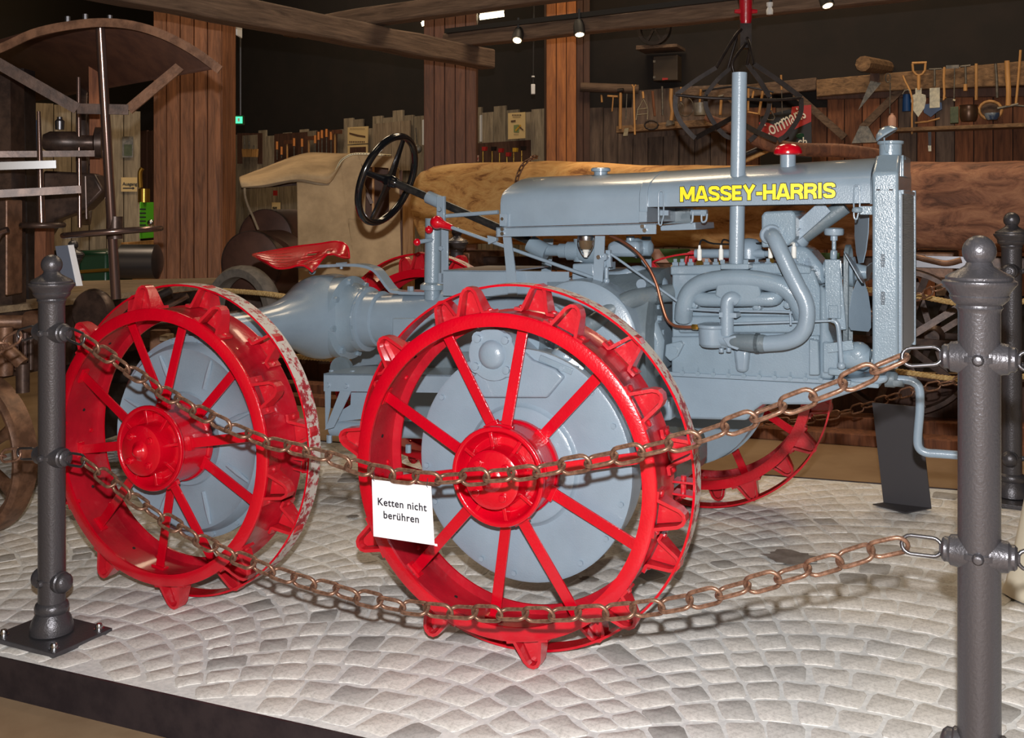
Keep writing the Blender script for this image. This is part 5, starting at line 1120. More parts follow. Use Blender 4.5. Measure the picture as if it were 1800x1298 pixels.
for p in PPp[::1]: g.ball(p+Vector((0, -.006, 0)), .0032, 6)
g.build('rivets', 'ink', cv)
Geo().box(K(640, 392, cz+.3), K(700, 293, cz+.35)).build('window_board', 'claddk', cv, 0)
Geo().box(K(654, 392, cz+.1), K(658, 293, cz+.12)).build('window_bar', 'handle', cv, 0)
Geo().bar(K(636, 322, cz+.1), K(654, 358, cz+.1), .02, .02).build('window_strut', 'mach', cv, 0)
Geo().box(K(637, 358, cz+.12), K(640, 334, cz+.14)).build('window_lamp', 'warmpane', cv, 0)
g = Geo(); g.box(K(560, 640, cz+.05), K(700, 500, cz+.75)); g.build('cart_body', 'mach', cv, 0)
for px in (530, 700): Geo().box(K(px, 640, cz+.1), K(px+8, 300, cz+.14)).build('hood_post', 'claddk', cv, 0)
Geo().tube(smoothpath([K(430, 331, 6.1), K(431, 345, 6.1), K(436, 362, 6.1), K(445, 382, 6.1), K(454, 404, 6.1)], 5), .007, 8).build('strap', 'canvasdk', cv)
Geo().bar(K(424, 330, 6.3), K(600, 318, 6.6), .02, .02).build('hood_frame', 'mach', cv, 0)
# warm-lit timber right of the cart
o = Geo().box(W(704, 745, 8.6), W(729, 333, 8.75)).build('timber_post', 'handle', None, 0); tag(o, 'warmly lit short timber standing between canvas cart and log', 'timber')
# ---------------------------------------------------------------- drum roller and tyre behind the pillar
dr = thing('threshing_drum', 'pair of dark brown iron drums between the pillar and the canvas cart', 'drum', W(455, 500, 6.6)); do = dr.location.copy()
for (px, py, rp, Z, L) in ((441, 463, 57, 6.2, .35), (467, 420, 52, 6.9, .6)):
    c_ = W(px, py, Z)-do; r = rp/F*Z; Geo().lathe([(0, 0), (r*.97, 0), (r, .004), (r, L), (0, L)], c_, Vector((.25, .97, 0)), 48).build('drum', 'drumiron', dr, 40)
    Geo().lathe([(r*.985, -.006), (r*1.01, -.006), (r*1.01, .03), (r*.985, .03)], c_, Vector((.25, .97, 0)), 48, True).build('drum_rim', 'mach', dr, 40)
Geo().box(W(424, 640, 6.7)-do, W(520, 500, 7.2)-do).build('drum_stand', 'mach', dr, 0)
ty = Geo().lathe([(.20, -.05), (.245, -.055), (.262, -.03), (.265, 0), (.262, .03), (.245, .055), (.20, .05)], (0, 0, 0), (.5, .85, 0), 40, True).build('tyre', 'tyre', None, 60); ty.location = W(428, 548, 6.0); tag(ty, 'old grey rubber tyre standing behind the rear wheel', 'tyre')

# ---------------------------------------------------------------- left: old machine with canopy
mz = thing('motor_plough', 'old dark iron machine with curved sheet canopy and timber deck at the left', 'machine', (0, 0, 0))
def mb_(g, n, mat='mach', sm=40, bevel=0, parent=None): return g.build(n, mat, parent or mz, sm, bevel)
# canopy: barrel-arched sheet seen from below
arc = [(-150, 140), (-90, 112), (0, 78), (55, 53), (110, 40), (175, 33), (235, 38), (290, 55), (345, 84), (391, 118)]
A = smoothpath([W(x, y, 4.5) for x, y in arc], 4); dv = Vector((-1.7, 1.65, 0)); g = Geo(); n = len(A)
# far edge: droops with perspective
secs = [[p for p in A], [p+dv for p in A]]
g.add(secs[0]+secs[1], [(i, i+1, n+i+1, n+i) for i in range(n-1)]); cnp = g.build('canopy', 'roof', mz, 60); sd = cnp.modifiers.new('thick', 'SOLIDIFY'); sd.thickness = .006
secs = []
for i, p in enumerate(A):
    d = (A[min(i+1, n-1)]-A[max(0, i-1)]).normalized(); nn_ = Vector((-d.z, 0, d.x)); secs.append([p-nn_*.035-Y_*.004, p-nn_*.035+Y_*.004, p+nn_*.002+Y_*.004, p+nn_*.002-Y_*.004])
mb_(Geo().loft(secs), 'canopy_band', 'machrust')
g = Geo()
for (x, y) in ((119, 34), (150, 30), (193, 32)): p = W(x, y, 4.52); g.cyl(p-Z_*.02, p+Z_*.012, .012, n=8)
mb_(g, 'bolts', 'steeldk')
mb_(Geo().tube([W(176, 47, 4.6), W(204, 525, 4.75)], [.020, .022], 18), 'main_post', 'polish')
g = Geo(); a = W(188, 300, 4.68); mb_(Geo().lathe([(.034, 0), (.034, .10)], W(202, 420, 4.72), Z_, 18), 'post_sleeve', 'mach')
mb_(Geo().bar(W(-40, 90, 4.5), W(136, 191, 4.62), .05, .012, up=(0, -1, 0)), 'brace', 'mach'); mb_(Geo().bar(W(136, 191, 4.62), W(226, 193, 4.66), .045, .012, up=(0, -1, 0)), 'brace', 'mach')
mb_(Geo().bar(W(226, 193, 4.66), W(330, 106, 4.7), .045, .012, up=(0, -1, 0)), 'brace', 'machrust')
mb_(Geo().tube([W(330, 106, 4.7), W(345, 100, 4.7)], .012, 8), 'brace_foot', 'polish')
# wheel disc / flywheel upright behind the posts
iron_wheel('flywheel', mz, W(150, 260, 5.7), Vector((1, .35, 0)), .42, .05, 6, 'mach', .014, .05)
mb_(Geo().bar(W(168, 102, 5.2), W(171, 328, 5.2), .05, .05), 'timber_upright', 'barn', 0)
mb_(Geo().tube([W(138, 136, 5.0), W(140, 400, 5.0)], .010, 10), 'control_rod', 'polish'); mb_(Geo().tube([W(68, 196, 4.7), W(73, 392, 4.7)], [.008, .018], 12), 'hand_post', 'polish')
mb_(Geo().bar(W(-60, 272, 4.6), W(166, 270, 4.85), .012, .028), 'cross_bar', 'mach', 0); mb_(Geo().bar(W(-60, 294, 4.5), W(99, 289, 4.6), .02, .034), 'angle_bar', 'steel', 0)['label'] = 'bright bare-metal bar'
mb_(Geo().bar(W(-60, 344, 4.5), W(142, 333, 4.7), .02, .034), 'cross_bar', 'mach', 0)
# hand ring around the main post
ring = []
for i in range(40): a = 2*math.pi*i/40; ring.append(W(198, 408, 4.72)+Vector((math.cos(a)*.205, math.sin(a)*.205, -math.cos(a)*.0+math.cos(a)*.016)))
mb_(Geo().tube(ring, .013, 10, True), 'hand_wheel', 'polish', 60)
ring = []
for i in range(36): a = 2*math.pi*i/36; ring.append(W(75, 396, 4.7)+Vector((math.cos(a)*.085, math.sin(a)*.085, 0)))
mb_(Geo().tube(ring, .013, 10, True), 'small_hand_wheel', 'mach', 60)
# lamp / lubricator, clutch parts
g = Geo(); g.lathe([(0, -.09), (.035, -.09), (.05, -.06), (.052, .05), (.035, .08), (.035, .13), (.075, .14), (.075, .17), (0, .18)], W(112, 250, 5.0), (1, .3, 0), 24); mb_(g, 'clutch_barrel', 'mach')
mb_(Geo().lathe([(.02, 0), (.022, .04), (.012, .05), (.012, .06), (0, .06)], W(105, 228, 5.0), Z_, 16), 'lubricator', 'steeldk')
mb_(Geo().tube([W(150, 310, 4.95), W(152, 385, 4.95)], .006, 8), 'hanging_rod', 'mach')
g = Geo(); g.prism([W(75, 300, 5.1), W(165, 305, 5.1), W(182, 335, 5.1), W(150, 368, 5.1), (W(95, 388, 5.1)), W(75, 420, 5.1)], (0, .12, 0)); mb_(g, 'gear_casing', 'mach', 30, .012)
g = Geo(); g.prism([W(-10, 130, 4.9), W(18, 130, 4.9), W(22, 560, 4.9), W(-10, 560, 4.9)], (0, .14, 0)); mb_(g, 'side_frame', 'mach', 0)
g = Geo(); g.prism([W(22, 120, 5.2), W(42, 120, 5.2), W(52, 560, 5.2), W(22, 560, 5.2)], (0, .12, 0)); mb_(g, 'side_frame', 'machdk', 0)
mb_(Geo().box(W(8, 520, 4.75), W(40, 352, 4.9)), 'tank_block', 'machrust', 0, .01); mb_(Geo().box(W(60, 500, 4.95), W(96, 392, 5.05)), 'post_block', 'barn', 0, .004)
mb_(Geo().tube(smoothpath([W(-10, 430, 4.6), W(0, 410, 4.6), W(14, 404, 4.6)], 4), .014, 10), 'pipe_bend', 'polish')
# timber deck with iron apron
dz = 1.341-(543-371)/F*4.7; d0 = zray(-120, 552, dz); d1 = zray(106, 529, dz); d2 = zray(418, 493.5, dz); d3 = zray(-120, 506, dz); d2b = d2+Vector((-.1, .25, 0))
dkL = [d0, d1, d2]; nb = 6
far0 = zray(-120, 500, dz); far2 = zray(413, 487.5, dz)
for k in range(nb):
    f0, f1 = k/nb, (k+1)/nb-.01; q0 = d0.lerp(far0, f0); q1 = d0.lerp(far0, f1); r0 = d2.lerp(far2, f0); r1 = d2.lerp(far2, f1)
    mb_(Geo().prism([q0, r0, r1, q1], (0, 0, -.03)), 'deck_plank', 'deckwood', 0)
g = Geo(); g.prism([d0+Vector((0, .03, -.035)), d2+Vector((0, .03, -.035)), d2+Vector((0, .03, -.30)), d0+Vector((0, .03, -.34))], (.01, .02, 0)); mb_(g, 'apron', 'mach', 0)
g = Geo(); aa = d0.lerp(d2, .2); bb = d0.lerp(d2, .98); g.prism([aa+Vector((0, .5, -.3)), bb+Vector((0, .3, -.3)), bb+Vector((0, .3, -.75)), aa+Vector((0, .5, -.8))], (.05, .1, 0)); mb_(g, 'frame_side', 'machdk', 0)
g = Geo()
for k in range(9): p = d0.lerp(d2, .25+.08*k)+Vector((0, .022, -.08)); g.cyl(p, p-Y_*.008, .008, n=6)
for k in range(4): p = d0.lerp(d2, .35+.15*k)+Vector((0, .02, -.2)); g.cyl(p, p-Y_*.01, .012, n=6)
mb_(g, 'bolts', 'machrust')
# running gear seen between the left bollard and the red wheel
g = Geo(); g.tube([W(-30, 566, 4.6), W(70, 566, 4.7)], .03, 14); g.lathe([(.045, 0), (.05, .02), (.05, .1), (.03, .12)], W(46, 566, 4.65), X_, 18); mb_(g, 'drag_link', 'machrust')
for (x0, y0, x1, y1, Z, r, mt) in ((8, 575, 8, 660, 4.55, .035, 'machrust'), (30, 585, 30, 650, 4.7, .015, 'polish'), (44, 585, 44, 650, 4.7, .015, 'polish'), (54, 590, 54, 650, 4.7, .012, 'mach'), (8, 610, 40, 640, 4.5, .03, 'machrust'), (40, 640, 40, 690, 4.5, .028, 'mach'), (110, 600, 420, 560, 5.3, .04, 'mach'), (230, 545, 300, 510, 5.2, .02, 'machdk'), (160, 520, 165, 640, 5.4, .05, 'mach'), (130, 660, 400, 650, 5.6, .05, 'machdk'), (255, 560, 330, 520, 5.1, .014, 'polish')):
    mb_(Geo().tube([W(x0, y0, Z), W(x1, y1, Z)], r, 12), 'linkage_bar', mt)
mb_(Geo().box(W(262, 620, 5.2), W(310, 575, 5.35)), 'axle_bracket', 'machrust', 0, .01); mb_(Geo().box(W(280, 600, 5.1), W(306, 586, 5.2)), 'axle_clamp', 'deckwood', 0, .004)
mb_(Geo().lathe([(0, -.03), (.10, -.03), (.11, 0), (.10, .03), (0, .03)], W(165, 548, 5.0), (.3, .9, 0), 24), 'chain_wheel', 'mach')
# cast front wheel
fwc = W(-52, 797, 4.68); ax_ = Vector((.42, .9, 0)).normalized(); r = .368
fo = Geo().lathe([(r-.075, -.01), (r-.045, -.012), (r-.040, -.055), (r-.022, -.060), (r-.012, -.05), (r, -.045), (r, .045), (r-.012, .05), (r-.04, .055), (r-.045, .012), (r-.075, .01)], fwc, ax_, 64, True).build('cast_wheel', 'machrust', mz, 40)
u_ = ax_.orthogonal().normalized(); v_ = ax_.cross(u_)
Geo().lathe([(0, -.11), (.04, -.11), (.05, -.09), (.075, -.05), (.075, .05), (.04, .07), (0, .07)], fwc, ax_, 28).build('hub', 'machrust', fo)
for i in range(7):
    a = 2*math.pi*i/7+.3; e = u_*math.cos(a)+v_*math.sin(a); Geo().tube([fwc+e*.06, fwc+e*.14, fwc+e*.24, fwc+e*(r-.06)], [.045, .03, .026, .04], 10).build('spoke', 'machrust', fo, 60)
# info panel on the deck
ip = thing('info_panel', 'small tilted grey info panel standing on the timber deck', 'panel', zray(118, 503, dz)); io = ip.location.copy()
g = Geo(); g.prism([W(97, 433, 4.9)-io, W(121, 431, 4.9)-io, W(137, 503, 4.9)-io, W(110, 505, 4.9)-io], Vector((.012, .02, 0))); g.build('board', 'panelgrey', ip, 0)
g = Geo(); g.prism([W(119, 431, 4.895)-io, W(122, 431, 4.895)-io, W(138, 503, 4.895)-io, W(134, 503, 4.895)-io], Vector((.012, .02, 0))); g.build('edge', 'white', ip, 0)
# green parts of another machine behind the deck
gm = thing('green_engine', 'dark green engine with brass fittings behind the timber deck', 'engine', W(200, 560, 7.6)); go = gm.location.copy()
Geo().box(W(135, 600, 7.6)-go, W(235, 437, 8.1)-go).build('body', 'greendk', gm, 30, .03); Geo().lathe([(.03, 0), (.035, .05), (.12, .06), (.12, .3), (.08, .32), (0, .33)], W(200, 460, 7.3)-go, X_, 20).build('cylinder', 'steeldk', gm)
Geo().tube([W(140, 478, 7.4)-go, W(200, 474, 7.4)-go], .012, 8).build('brass_rod', 'brass', gm); Geo().lathe([(.03, 0), (.03, .14), (.05, .16), (0, .17)], W(213, 478, 7.35)-go, Z_, 14).build('valve', 'steel', gm)
bgm = thing('small_green_machine', 'bright light-green machine with louvres beside the red-brown pillar', 'machine', W(258, 425, 9.0)); bo = bgm.location.copy()
Geo().box(W(247, 420, 9.0)-bo, W(273, 356, 9.4)-bo).build('housing', 'greenm', bgm, 30, .02)
for k in range(5): Geo().cbox(W(251+0*k, 368+7*k, 8.99)-bo, (.05, .01, .012)).build('louvre', 'ink', bgm, 0)
Geo().ball(W(265, 392, 8.98)-bo, .03, 12).build('knob', 'steel', bgm); Geo().tube(smoothpath([W(247, 330, 9.1)-bo, W(246, 305, 9.1)-bo, W(250, 296, 9.1)-bo], 4), .02, 10).build('pipe', 'brass', bgm); Geo().cyl(W(253, 356, 9.1)-bo, W(253, 332, 9.1)-bo, .05).build('filler', 'brass', bgm)
o = Geo().box(W(225, 690, 8.8), W(270, 422, 9.6)).build('wooden_box', 'handle', None, 0, .004); tag(o, 'plain light wooden box under the bright green machine', 'box')

# ---------------------------------------------------------------- right tool wall: beams, shelves, tools
def wp(px, py, off): return TW.p(px, py, off)
def wall_beam(pts_top, pts_bot, dep, mat, lab, nm='wall_beam', off=0):
    a = [wp(x, y, off+dep) for x, y in pts_top]; b_ = [wp(x, y, off+dep) for x, y in pts_bot]; loop = a+b_[::-1]; c_ = a[0].copy()
    o = Geo().prism([p-c_ for p in loop], -TW.n*dep).build(nm, mat, None, 0, .008); o.location = c_; o['kind'] = 'structure'; return o
wall_beam([(1435, 140), (1530, 131), (1660, 120), (1960, 92)], [(1435, 170), (1550, 160), (1800, 150), (1960, 142)], .12, 'beam', '')
wall_beam([(1205, 155), (1300, 150), (1435, 136)], [(1205, 170), (1300, 172), (1435, 158)], .10, 'beamdk', '')
wall_beam([(1110, 160), (1205, 152), (1300, 148)], [(1110, 245), (1205, 238), (1300, 232)], .03, 'barngrey', '')
wall_beam([(1435, 165), (1600, 156), (1960, 150)], [(1435, 175), (1600, 172), (1960, 168)], .05, 'claddk', '')
o = Geo().tube([wp(1020, 153, .25), wp(1122, 157, .05)], .042, 14).build('wall_pole', 'beamdk', None, 40); o['kind'] = 'structure'
a = wp(1517, 112, .55); o = Geo().cyl(Vector((0, 0, 0)), wp(1575, 122, -.3)-a, .062, n=10).build('purlin_end', 'beam', None, 30); o.location = a; o['kind'] = 'structure'
for (x0, y0, x1, y1) in ((1398, 165, 1485, 242), (1590, 152, 1515, 226), (1255, 150, 1300, 185)):
    a = wp(x0, y0, .06); b_ = wp(x1, y1, .06); o = Geo().bar(Vector((0, 0, 0)), b_-a, .06, .05, up=TW.n).build('diagonal_brace', 'beamdk', None, 0); o.location = a; o['kind'] = 'structure'
def shelf(px0, y0, px1, y1, th, dep, lab, mat='handle'):
    a = wp(px0, y0, .03+dep); b_ = wp(px1, y1, .03+dep); g = Geo(); c_ = a.copy(); u = TW.n*-dep
    g.prism([p-c_ for p in (a, b_, b_+u, a+u)], (0, 0, -th)); o = g.build('shelf', mat, None, 0, .003); o.location = c_; return tag(o, lab, 'shelf')
shelf(1545, 226, 1960, 210, .03, .22, 'long thin wooden wall shelf with pots below the hanging tools', 'beam')
shelf(1083, 222, 1300, 205, .06, .18, 'thick wooden shelf with a frying pan below the left tools', 'beam')
def wt(name, lab, cat, px, py, off=.10, group='tools hung on the right wall'):
    t = thing(name, lab, cat, wp(px, py, off), 0, group); t['_o'] = off; return t
class Hang:
    """a hanging thing: pieces given in picture columns/rows on a plane just off the wall"""
    def __init__(s, name, lab, cat, px, py, off=.16, pl=None, group='tools hung on the right wall'):
        s.pl = pl or TW; s.off = off; s.t = thing(name, lab, cat, s.pl.p(px, py, off), 0, group); s.o = s.t.location.copy()
    def P(s, x, y, d=0): return s.pl.p(x, y, s.off+d)-s.o
    def tube(s, pts, r, name, mat, n=8, closed=False): Geo().tube([s.P(*p) for p in pts], r, n, closed).build(name, mat, s.t, 60); return s
    def plate(s, pts, th, name, mat, d=0, bevel=0): Geo().prism([s.P(x, y, d) for x, y in pts], -s.pl.n*th).build(name, mat, s.t, 0, bevel); return s
    def pot(s, px, y0, y1, r0, r1, name, mat, n=24, prof=None):
        a = s.P(px, y1); b_ = s.P(px, y0); h = (b_-a).length; k = lambda q: q/F*s.pl.p(px, y0, s.off).y
        Geo().lathe([(0, 0), (k(r1), 0), (k(r0), h), (k(r0)*.93, h), (k(r1)*.9, .01), (0, .01)] if not prof else [(k(a_), b2*h) for a_, b2 in prof], a, Z_, n).build(name, mat, s.t, 45); return s
# spade with D handle
Hang('spade', 'spade with open wooden D handle and pointed bright blade', 'spade', 1614, 205).tube([(1604, 112), (1605, 125), (1610, 131), (1615, 133), (1621, 131), (1626, 124), (1627, 111)], .010, 'grip', 'handle').tube([(1603, 111), (1629, 110)], .010, 'crossbar', 'handle').tube([(1615, 133), (1615, 158)], .014, 'shaft', 'handle').plate([(1609, 155), (1620, 155), (1620, 165), (1627, 167), (1628, 176), (1625, 190), (1614, 206), (1605, 194), (1601, 178), (1602, 168), (1609, 165)], .006, 'blade', 'toolsteel')
Hang('turf_spade', 'square pale blade on a short T-grip handle right of the pointed spade', 'spade', 1643, 188).tube([(1633, 122), (1655, 121)], .008, 'crossbar', 'tooliron').tube([(1643, 122), (1643, 152)], .010, 'shaft', 'tooliron').plate([(1634, 155), (1652, 154), (1652, 189), (1634, 190)], .008, 'blade', 'toolsteel')
Hang('wooden_stick', 'thin pale wooden stick with hooked foot between spade blade and T-shaped pick', 'tool', 1660, 175).tube([(1660, 118), (1659, 140), (1660, 165), (1659, 176), (1663, 171)], .010, 'stick', 'handle')
Hang('scraper', 'thin scraper with flat grey cross plate at its top', 'tool', 1677, 177).plate([(1663, 115), (1686, 114), (1686, 120), (1663, 121)], .006, 'plate', 'tooliron').tube([(1678, 121), (1677, 175)], .006, 'rod', 'tooliron').tube([(1675, 176), (1679, 177)], .010, 'foot', 'toolsteel')
Hang('small_pick', 'small T-headed pick with a short pale wooden grip', 'pick', 1697, 160).tube([(1688, 117), (1706, 115)], .009, 'head', 'tooliron').tube([(1697, 116), (1698, 148)], .010, 'shaft', 'tooliron').tube([(1697, 148), (1697, 160)], .016, 'grip', 'handle')
Hang('straight_handle', 'straight light wooden handle hanging above the copper kettle', 'handle', 1716, 176).tube([(1716, 112), (1716, 176)], .012, 'handle', 'handle')
Hang('iron_bar', 'dark grey iron bar hanging above the blue and white bowl', 'tool', 1752, 175).tube([(1750, 112), (1752, 140), (1753, 172)], .012, 'bar', 'tooliron')
Hang('pickaxe', 'pickaxe hung head down on a thick curved wooden handle', 'pickaxe', 1771, 190).tube([(1770, 107), (1771, 130), (1773, 160), (1772, 186)], .020, 'handle', 'handle').tube([(1753, 191), (1772, 187), (1790, 183)], .012, 'head', 'tooliron')
Hang('hay_rake', 'long thin rake shaft leaning beside the pickaxe', 'rake', 1786, 183).tube([(1794, 88), (1790, 140), (1786, 182)], .010, 'shaft', 'handle').tube([(1778, 185), (1806, 187)], .008, 'head', 'tooliron')
Hang('strap_tool', 'leather strap and buckle hanging left of the pointed spade', 'strap', 1603, 235).tube([(1587, 133), (1592, 145), (1600, 160), (1604, 176), (1603, 205), (1603, 236)], .008, 'strap', 'handle').tube([(1586, 166), (1590, 160), (1596, 158), (1601, 162)], .006, 'buckle', 'tooliron')
Hang('iron_ring_rod', 'thin iron rod with a ring at the top above the pink bottle', 'tool', 1565, 200).tube([(1561+4.5*math.cos(a), 137+8*math.sin(a)) for a in [i*.63 for i in range(10)]], .005, 'ring', 'tooliron', 8, True).tube([(1565, 145), (1564, 200)], .005, 'rod', 'tooliron')
Hang('stoneware_bottle', 'pale pinkish stoneware bottle standing at the left end of the shelf', 'bottle', 1568, 223, .18, None, 'things standing on the wall shelf').pot(1568, 199, 223, 0, 0, 'bottle', 'potpink', 20, [(0, 0), (7, 0), (7, .62), (5, .8), (2.5, .88), (2.8, .97), (0, 1)])
Hang('blue_can', 'blue enamel can on the shelf behind the strap', 'can', 1594, 200, .12, None, 'things standing on the wall shelf').pot(1594, 166, 196, 6.5, 8, 'can', 'blue').tube([(1588, 166), (1590, 158), (1596, 158), (1600, 166)], .005, 'handle', 'tooliron')
Hang('blue_pot', 'dark blue enamel pot lying behind the square spade blade', 'pot', 1640, 205, .08, None, 'things standing on the wall shelf').plate([(1622, 184), (1655, 180), (1656, 192), (1648, 196), (1636, 206), (1624, 198)], .05, 'body', 'blue')
Hang('green_tin', 'narrow dark green tin left of the copper kettle', 'tin', 1677, 217, .2, None, 'things standing on the wall shelf').plate([(1670, 188), (1685, 187), (1685, 216), (1670, 217)], .08, 'tin', 'greentin', 0, .004)
Hang('copper_kettle', 'dark tarnished copper cauldron on the shelf', 'cauldron', 1703, 215, .2, None, 'things standing on the wall shelf').pot(1703, 185, 214, 0, 0, 'kettle', 'copperpot', 28, [(0, 0), (12, .02), (15, .3), (15.5, .7), (14, .9), (15.5, 1), (14.5, 1), (13, .9), (0, .6)])
Hang('wicker_basket', 'round brown wicker basket behind the blue and white bowl', 'basket', 1741, 212, .1, None, 'things standing on the wall shelf').tube([(1741+20*math.cos(i*.42), 194+16*math.sin(i*.42)) for i in range(15)], .012, 'rim', 'handle', 8, True).plate([(1741+18*math.cos(i*.52), 195+14*math.sin(i*.52)) for i in range(12)], .03, 'base', 'beamdk', -.03)
Hang('blue_white_bowl', 'white bowl with blue bands standing in front of the wicker basket', 'bowl', 1744, 211, .22, None, 'things standing on the wall shelf').pot(1744, 199, 211, 0, 0, 'bowl', 'bluewhite', 24, [(0, 0), (8, 0), (12, .5), (12.5, 1), (11.5, 1), (8, .2), (0, .15)])
Hang('hand_saw', 'wide hand saw blade hanging with its point down', 'saw', 1509, 194, .2).plate([(1530, 142), (1549, 146), (1508, 195)], .004, 'blade', 'tooliron').plate([(1530, 128), (1546, 128), (1546, 148), (1528, 143)], .02, 'handle', 'claddk')
Hang('lampshade_funnel', 'flared sheet-metal funnel hood on the wall above the radiator cap', 'funnel', 1516, 252, .25).plate([(1511, 222), (1526, 222), (1541, 250), (1497, 252)], .12, 'hood', 'tooliron')
Hang('whetstone_holder', 'dark narrow iron scabbard with pale tip under the shelf', 'tool', 1634, 262, .06).plate([(1631, 226), (1637, 226), (1637, 256), (1632, 256)], .02, 'scabbard', 'machdk').plate([(1631, 256), (1637, 256), (1637, 266), (1632, 266)], .02, 'tip', 'toolsteel')
Hang('curved_stick', 'long curved wooden stick lying on brackets above the shelf', 'stick', 1630, 213, .1).tube([(1608, 216), (1630, 214), (1652, 208)], .008, 'stick', 'handle')
# left group
Hang('wooden_mallet', 'short wooden stub peg at the far left of the tool wall', 'mallet', 1057, 178).tube([(1057, 167), (1058, 180)], .010, 'peg', 'handle')
Hang('T_auger', 'auger with wooden crossbar grip and thin pointed shank', 'auger', 1077, 198).tube([(1068, 169), (1086, 170)], .010, 'grip', 'handle').tube([(1078, 170), (1076, 196)], .007, 'shank', 'handle')
Hang('hammer', 'hammer with dark head and long light handle at the left of the shelf', 'hammer', 1090, 225, .22).tube([(1091, 163), (1090, 227)], .014, 'handle', 'handle').tube([(1086, 160), (1096, 159)], .022, 'head', 'machdk')
Hang('long_rod', 'slim dark rod hanging between the hammer and the pitchfork shaft', 'tool', 1101, 205).tube([(1102, 165), (1100, 210)], .006, 'rod', 'tooliron')
Hang('hay_fork_shaft', 'long upright wooden fork shaft reaching below the shelf', 'fork', 1115, 235, .24).tube([(1114, 152), (1115, 200), (1116, 237)], .009, 'shaft', 'handle').tube([(1111, 149), (1114, 155), (1118, 149)], .008, 'fork', 'handle')
Hang('wire_basket_tool', 'wire potato scoop with wooden handle', 'scoop', 1129, 210, .2).tube([(1130, 161), (1131, 173)], .010, 'handle', 'handle').tube([(1118, 211), (1121, 192), (1126, 184), (1131, 174), (1136, 184), (1139, 192), (1138, 210)], .004, 'frame', 'toolsteel').tube([(1120, 193), (1139, 190)], .004, 'wire', 'toolsteel').tube([(1119, 202), (1138, 200)], .004, 'wire', 'toolsteel')
Hang('frying_pan', 'reddish wooden handle of the round frying pan', 'pan', 1150, 205, .24).tube([(1147, 160), (1149, 185), (1151, 204)], .012, 'handle', 'barn').tube([(1145+12*math.cos(i*.63)+0, 220+8*math.sin(i*.63)-(0)) for i in range(10)], .008, 'pan_rim', 'machdk', 8, True)
Hang('grey_pipe', 'slim grey iron tube between pan handle and curved axe handle', 'tool', 1165, 204, .2).tube([(1164, 152), (1165, 203)], .010, 'tube', 'tooliron')
Hang('axe', 'axe hung with head down on a thick curved pale handle', 'axe', 1180, 212, .22).tube([(1180, 156), (1179, 175), (1182, 195), (1180, 212)], .017, 'handle', 'handle').plate([(1172, 212), (1184, 210), (1186, 218), (1170, 222)], .02, 'head', 'tooliron')
Hang('hand_fork', 'small garden fork with several tines behind the grapple', 'fork', 1197, 199, .2).tube([(1197, 153), (1197, 178)], .009, 'handle', 'handle').tube([(1193, 196), (1193, 185), (1197, 180), (1201, 185), (1201, 196)], .004, 'tines', 'tooliron').tube([(1197, 180), (1197, 198)], .004, 'tine', 'tooliron')
Hang('grey_ladle_pot', 'pale dented metal dipper pot on a wooden handle', 'dipper', 1231, 203, .22).tube([(1232, 157), (1230, 180)], .010, 'handle', 'handle').pot(1231, 181, 203, 11, 11, 'pot', 'galv')
Hang('wire_hoop', 'thin wire hoop hanging behind the dipper pot', 'hoop', 1208, 190, .12).tube([(1205+14*math.cos(i*.42), 188+17*math.sin(i*.42)) for i in range(15)], .004, 'hoop', 'tooliron', 6, True)
Hang('chisel', 'chisel with orange wooden handle left of the exhaust stack', 'chisel', 1267, 202, .2).tube([(1268, 173), (1266, 202)], .013, 'handle', 'handle').tube([(1263, 170), (1272, 168)], .012, 'head', 'tooliron')
Hang('bucksaw', 'small wooden framed saw beside the exhaust stack', 'saw', 1328, 200, .2).tube([(1316, 153), (1315, 195)], .010, 'arm', 'handle').tube([(1341, 160), (1334, 200)], .012, 'arm', 'handle').tube([(1314, 197), (1336, 201)], .008, 'rail', 'handle').tube([(1325, 160), (1322, 175)], .009, 'stretcher', 'handle')
Hang('hoe_stirrup', 'orange-handled stirrup hoe hanging above the red sign', 'hoe', 1355, 210, .2).tube([(1354, 160), (1355, 178), (1355, 194)], .009, 'handle', 'handle').tube([(1355, 194), (1348, 206), (1350, 211), (1360, 211), (1362, 206), (1355, 194)], .005, 'stirrup', 'tooliron')
Hang('cord_hook', 'yellow grip hanging on the beam above the grapple ring', 'tool', 1374, 158, .2).tube([(1373, 132), (1374, 158)], .009, 'grip', 'handle').tube([(1374, 158), (1375, 200)], .004, 'rod', 'tooliron')
Hang('pendulum_card', 'small yellowish tag hanging beside the long fork shaft', 'tag', 1100, 233, .24).plate([(1098, 226), (1105, 225), (1103, 239), (1095, 239)], .006, 'tag', 'toolsteel')
# enamel sign
es = Hang('enamel_sign', 'red and black enamel sign with slanted white script on the tool wall', 'sign', 1378, 262, .14, None, None)
es.plate([(1336, 205), (1426, 183), (1427, 290), (1336, 296)], .012, 'board', 'signblk').plate([(1334, 215), (1350, 216), (1366, 222), (1390, 206), (1392, 188), (1426, 184), (1426, 214), (1393, 229), (1358, 247), (1336, 252)], .006, 'banner', 'signred', .004)
sa_ = es.P(1341, 244, .012); sb_ = es.P(1424, 206, .012); R3 = basis(sb_-sa_); L = (sb_-sa_).length
text('lettering', 'Com', 'papersign', es.t, sa_, R3, .17, .62, .001, .001); text('lettering', 'maris', 'papersign', es.t, sa_+(sb_-sa_)*.46+R3.col[1]*.012, R3, .17, .56, .001, .001)
sc_ = es.P(1402, 257, .012); text('lettering', 'ch', 'papersign', es.t, sc_, basis(TW.u), .11, .8, .001, .001, 'LEFT')
Geo().ball(es.P(1407, 239, .01), .03, 10, (1.3, .1, .8)).build('emblem', 'greendk', es.t)
